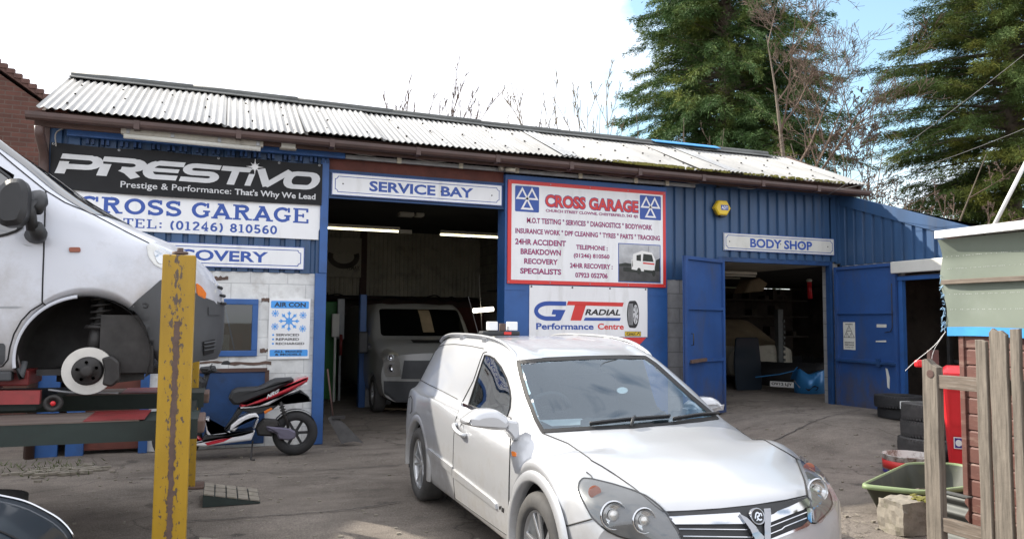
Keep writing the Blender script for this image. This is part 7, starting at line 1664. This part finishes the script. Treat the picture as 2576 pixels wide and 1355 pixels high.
# ------------------------------------------------------------------ brick house at the left, roof at the far right
o = thing('brick_house', 'red brick house gable rising left of the garage', 'house', (-7, 14.2, 0))
m = MB(); T = lambda u, v, w: (u, 14.2+w, v); m.prism([(-11.0, 0), (-2.83, 0), (-2.83, 5.06), (-6.9, 7.86), (-11.0, 5.06)], T, 0, 9, 0); m.build('wall', 'brick_red', o)
m = MB()
for s in (-1, 1): a = (-6.9, 7.93); b = (-6.9+s*4.2, 5.04); m.prism([a, b, (b[0], b[1]+.10), (a[0], a[1]+.10)], T, -.06, 9.1)
rf = m.build('roof', 'slate_tile', o)
m = MB()
for k in range(40): t = k/40; x, z = -6.9+4.2*t, 8.03-2.89*t; m.box((x-.05, 14.12, z-.045), (x+.06, 14.2, z+.03))
m.build('verge_tile', 'slate_tile', rf)
a_ = onY(2524, 590, 9); b_ = onY(2640, 535, 9); m = MB(); m.prism([(a_[0], 2.2), (a_[0]+3, 2.2), (b_[0], b_[2]), (a_[0], a_[2])], lambda u, v, w: (u, 9+w, v), 0, .3); tag(m.build('distant_roof', 'slate_tile'), 'brown roof edge showing above the shed at the far right', 'roof')

# ------------------------------------------------------------------ trees
def conifer(name, label, base, h, radius, n_br, leaf, seed, zlo=0, prof=None, dens=1.0, size=.11, zhi=1.0, lift_r=(-.1, .5), droop_r=(.1, .5), twist=1.0):
    """drooping boughs, each carrying fans of narrow scale-leaf sprays"""
    rng = np.random.default_rng(seed); o = thing(name, label, 'tree', base); tw = MB(); Q = []
    for i in range(n_br):
        t = zlo+(zhi-zlo)*(i+rng.random())/n_br; a = rng.uniform(0, 2*math.pi); r = radius*prof(t)*rng.choice([rng.uniform(.4, .8), rng.uniform(.75, 1.0), rng.uniform(.95, 1.12)])
        if r < .2: continue
        o_ = np.array([base[0], base[1], base[2]+h*t]); d = np.array([math.cos(a), math.sin(a), 0]); sd = np.array([-d[1], d[0], 0]); lift = rng.uniform(*lift_r); droop = rng.uniform(*droop_r); z3 = np.array([0, 0, 1.])
        crv = lambda u: o_+np.multiply.outer(u, d)*r+np.multiply.outer(lift*u-droop*u*u, z3)*r
        P = crv(np.linspace(0, 1, 6)); tw.tube(list(P), [max(.006, .05*(1-u)*(r/3)**.5) for u in np.linspace(0, 1, 6)], 4, cap=False)
        k = int(r*11*dens); m_ = int(30*dens)
        u = .22+.80*(np.arange(k)+rng.random(k))/k; S = crv(np.minimum(u, 1.02)); td = d+np.multiply.outer(lift-2*droop*u, z3)
        side = rng.choice([-1, 1], k)*rng.uniform(.1, 1.15, k)*(1.15-.6*u); sp = td*rng.uniform(.5, 1, k)[:, None]+np.multiply.outer(side, sd)+np.multiply.outer(rng.uniform(-.55, .12, k), z3)
        sp /= np.linalg.norm(sp, axis=1)[:, None]; L = rng.uniform(.35, .85, k)*(1.15-.5*u)
        tt = rng.random((k, m_)); C = S[:, None]+sp[:, None]*(L[:, None]*tt)[..., None]+rng.normal(0, .075, (k, m_, 3))*(1-.5*tt)[..., None]
        q = sp[:, None]*rng.uniform(.6, 1.2, (k, m_, 1))+rng.normal(0, .42*twist, (k, m_, 3))+np.array([0, 0, -.08]); q /= np.linalg.norm(q, axis=2)[..., None]
        w = np.cross(q, rng.normal(0, 1, (k, m_, 3))); w /= np.linalg.norm(w, axis=2)[..., None]; l = size*rng.uniform(.5, 1.6, (k, m_, 1)); b = l*.085
        Q.append(np.stack([C-w*b*.6, C+q*l*.45-w*b, C+q*l, C+q*l*.45+w*b], 2).reshape(-1, 3))
    V_ = np.concatenate(Q)-np.array(base); nq = len(V_)//4
    me = bpy.data.meshes.new('crown'); me.vertices.add(len(V_)); me.vertices.foreach_set('co', V_.astype(np.float32).ravel()); me.loops.add(nq*4); me.loops.foreach_set('vertex_index', np.arange(nq*4, dtype=np.int32))
    me.polygons.add(nq); me.polygons.foreach_set('loop_start', np.arange(0, nq*4, 4, dtype=np.int32)); me.polygons.foreach_set('loop_total', np.full(nq, 4, dtype=np.int32)); me.update(calc_edges=True); me.materials.append(M[leaf])
    c = bpy.data.objects.new('crown', me); COL.objects.link(c); c.parent = o; WM[c.name] = wm(o)
    t = MB(); t.tube([(base[0], base[1], 0), (base[0]+.05, base[1], h*.5), (base[0], base[1], base[2]+h*.98)], [radius*.06, radius*.04, .02], 10); tr = t.build('trunk', 'bark', o); tw.build('limb', 'bark', tr, recalc=False)
conifer('conifer_tree', 'broad dark conifer standing behind the garage roof', (19.2, 25.5, 0), 27, 5.8, 680, 'cypress_leaf', 3, .13, lambda t: (1-t)**.7, 1.0, .135, .66)
conifer('conifer_tree', 'tall conifer with level tiered boughs at the right edge above the shed', (26.9, 19.0, 0), 24, 4.7, 430, 'cypress_leaf_warm', 5, .18, lambda t: min(1.0, .45+2.6*max(0, t-.17)) if t < .5 else min(1, 1.5*(1-t)), 1.05, .12, .62, (-.05, .25), (.05, .32))
def bare_tree(name, label, base, h, seed, stems=1, spread=.35, r0=.12, levels=4, mat='bark', group=None, fork=(3, 5), up=.35, cl=(.30, .52), wob=.06, rm=.009):
    rng = np.random.default_rng(seed); o = thing(name, label, 'tree', base, 0, group); tr, tw = MB(), MB()
    def grow(p, d, L, r, lev):
        n = 6; P = [p]; q = p; dd = d/np.linalg.norm(d); rad = [r]
        for i in range(n):
            dd = dd+rng.normal(0, wob, 3)+np.array([0, 0, up*.10]); dd /= np.linalg.norm(dd); q = q+dd*L/n; P.append(q); rad.append(max(rm*.8, r*(1-.93*(i+1)/n)))
        (tr if lev == 0 else tw).tube(P, rad, 7 if lev == 0 else (4 if lev < 2 else 3), cap=False)
        if lev < levels:
            k = rng.integers(*fork)+(2 if lev == 0 else 0)
            for j in range(k):
                u = rng.uniform(.25, .98) if lev else rng.uniform(.32, .98); i = min(n-1, int(u*n)); f_ = u*n-i; s = P[i]*(1-f_)+P[i+1]*f_; t = P[i+1]-P[i]; t /= np.linalg.norm(t)
                sd = rng.normal(0, 1, 3); sd -= t*(sd@t); sd /= np.linalg.norm(sd); grow(s, t*rng.uniform(.6, 1.0)+sd*rng.uniform(.45, 1.0)*(spread/.35)+np.array([0, 0, up]), L*rng.uniform(*cl)*(1.15-.5*u), max(rm, (rad[i])*.6), lev+1)
    for k in range(stems):
        a = rng.uniform(0, 6.28); e = rng.uniform(0, spread if stems > 1 else .06); b = np.array(base, float)+np.array([math.cos(a), math.sin(a), 0])*(.35*rng.random() if stems > 1 else 0)
        grow(b, np.array([math.cos(a)*e, math.sin(a)*e, 1.]), h*rng.uniform(.7, 1) if stems > 1 else h, r0*rng.uniform(.6, 1), 0)
    t_ = tr.build('trunk', mat, o, recalc=False); tw.build('branch', 'twig' if mat == 'bark' else mat, t_, recalc=False)
bare_tree('bare_tree', 'tall bare tree in front of the broad conifer, right of the roof ridge', (16.9, 19.0, 0), 11.2, 11, 1, .50, .19, 4, 'bark', fork=(6, 8), cl=(.34, .58), rm=.008)
bare_tree('bare_tree', 'wide bare tree in the sky gap between the two conifers', (19.0, 19.5, 0), 9.6, 29, 4, .42, .12, 4, 'bark', fork=(4, 7), up=.25, cl=(.28, .46), rm=.012)
bare_tree('bare_tree', 'low bare branches leaning out past the right end of the roof', (18.0, 16.5, 0), 7.4, 37, 5, .70, .10, 4, 'bark', fork=(4, 6), up=.15, cl=(.24, .42), rm=.012)
bare_tree('bare_shrub', 'bare saplings above the middle of the white roof ridge', (5.0, 20, 0), 8.0, 41, 22, .17, .06, 3, 'bark', fork=(6, 9), up=.35, cl=(.14, .26), rm=.0105)
bare_tree('bare_shrub', 'bare upright stems in front of the left side of the conifer', (9.7, 20, 0), 8.7, 47, 30, .26, .06, 3, 'bark_pale', fork=(5, 8), up=.4, cl=(.13, .24), rm=.0105)
bare_tree('bare_shrub', 'small tips of bare twigs just above the ridge between the two sapling clumps', (7.4, 20, 0), 7.3, 53, 12, .08, .05, 3, 'bark', fork=(5, 8), up=.4, cl=(.08, .16), rm=.0105)
bare_tree('bare_shrub', 'brown twiggy undergrowth under the conifer behind the blue ridge flashing', (14.0, 20, 0), 8.3, 59, 10, .25, .06, 3, 'bark', fork=(6, 9), up=.4, cl=(.12, .3))
# overhead wires to the roof corner
for a, b, lab in (((2720, 20), (2080, 492), 'upper overhead wire crossing the right conifer'), ((2720, 262), (2095, 480), 'lower overhead wire running down to the roof corner')):
    A_, B_ = onY(*a, 5.0), onY(*b, 9.6); P = [A_+(B_-A_)*t-np.array([0, 0, .25*4*t*(1-t)*.4]) for t in np.linspace(0, 1, 16)]; m = MB(); m.tube(P, .0035, 5); tag(m.build('overhead_wire', 'wire_grey'), lab, 'wire')
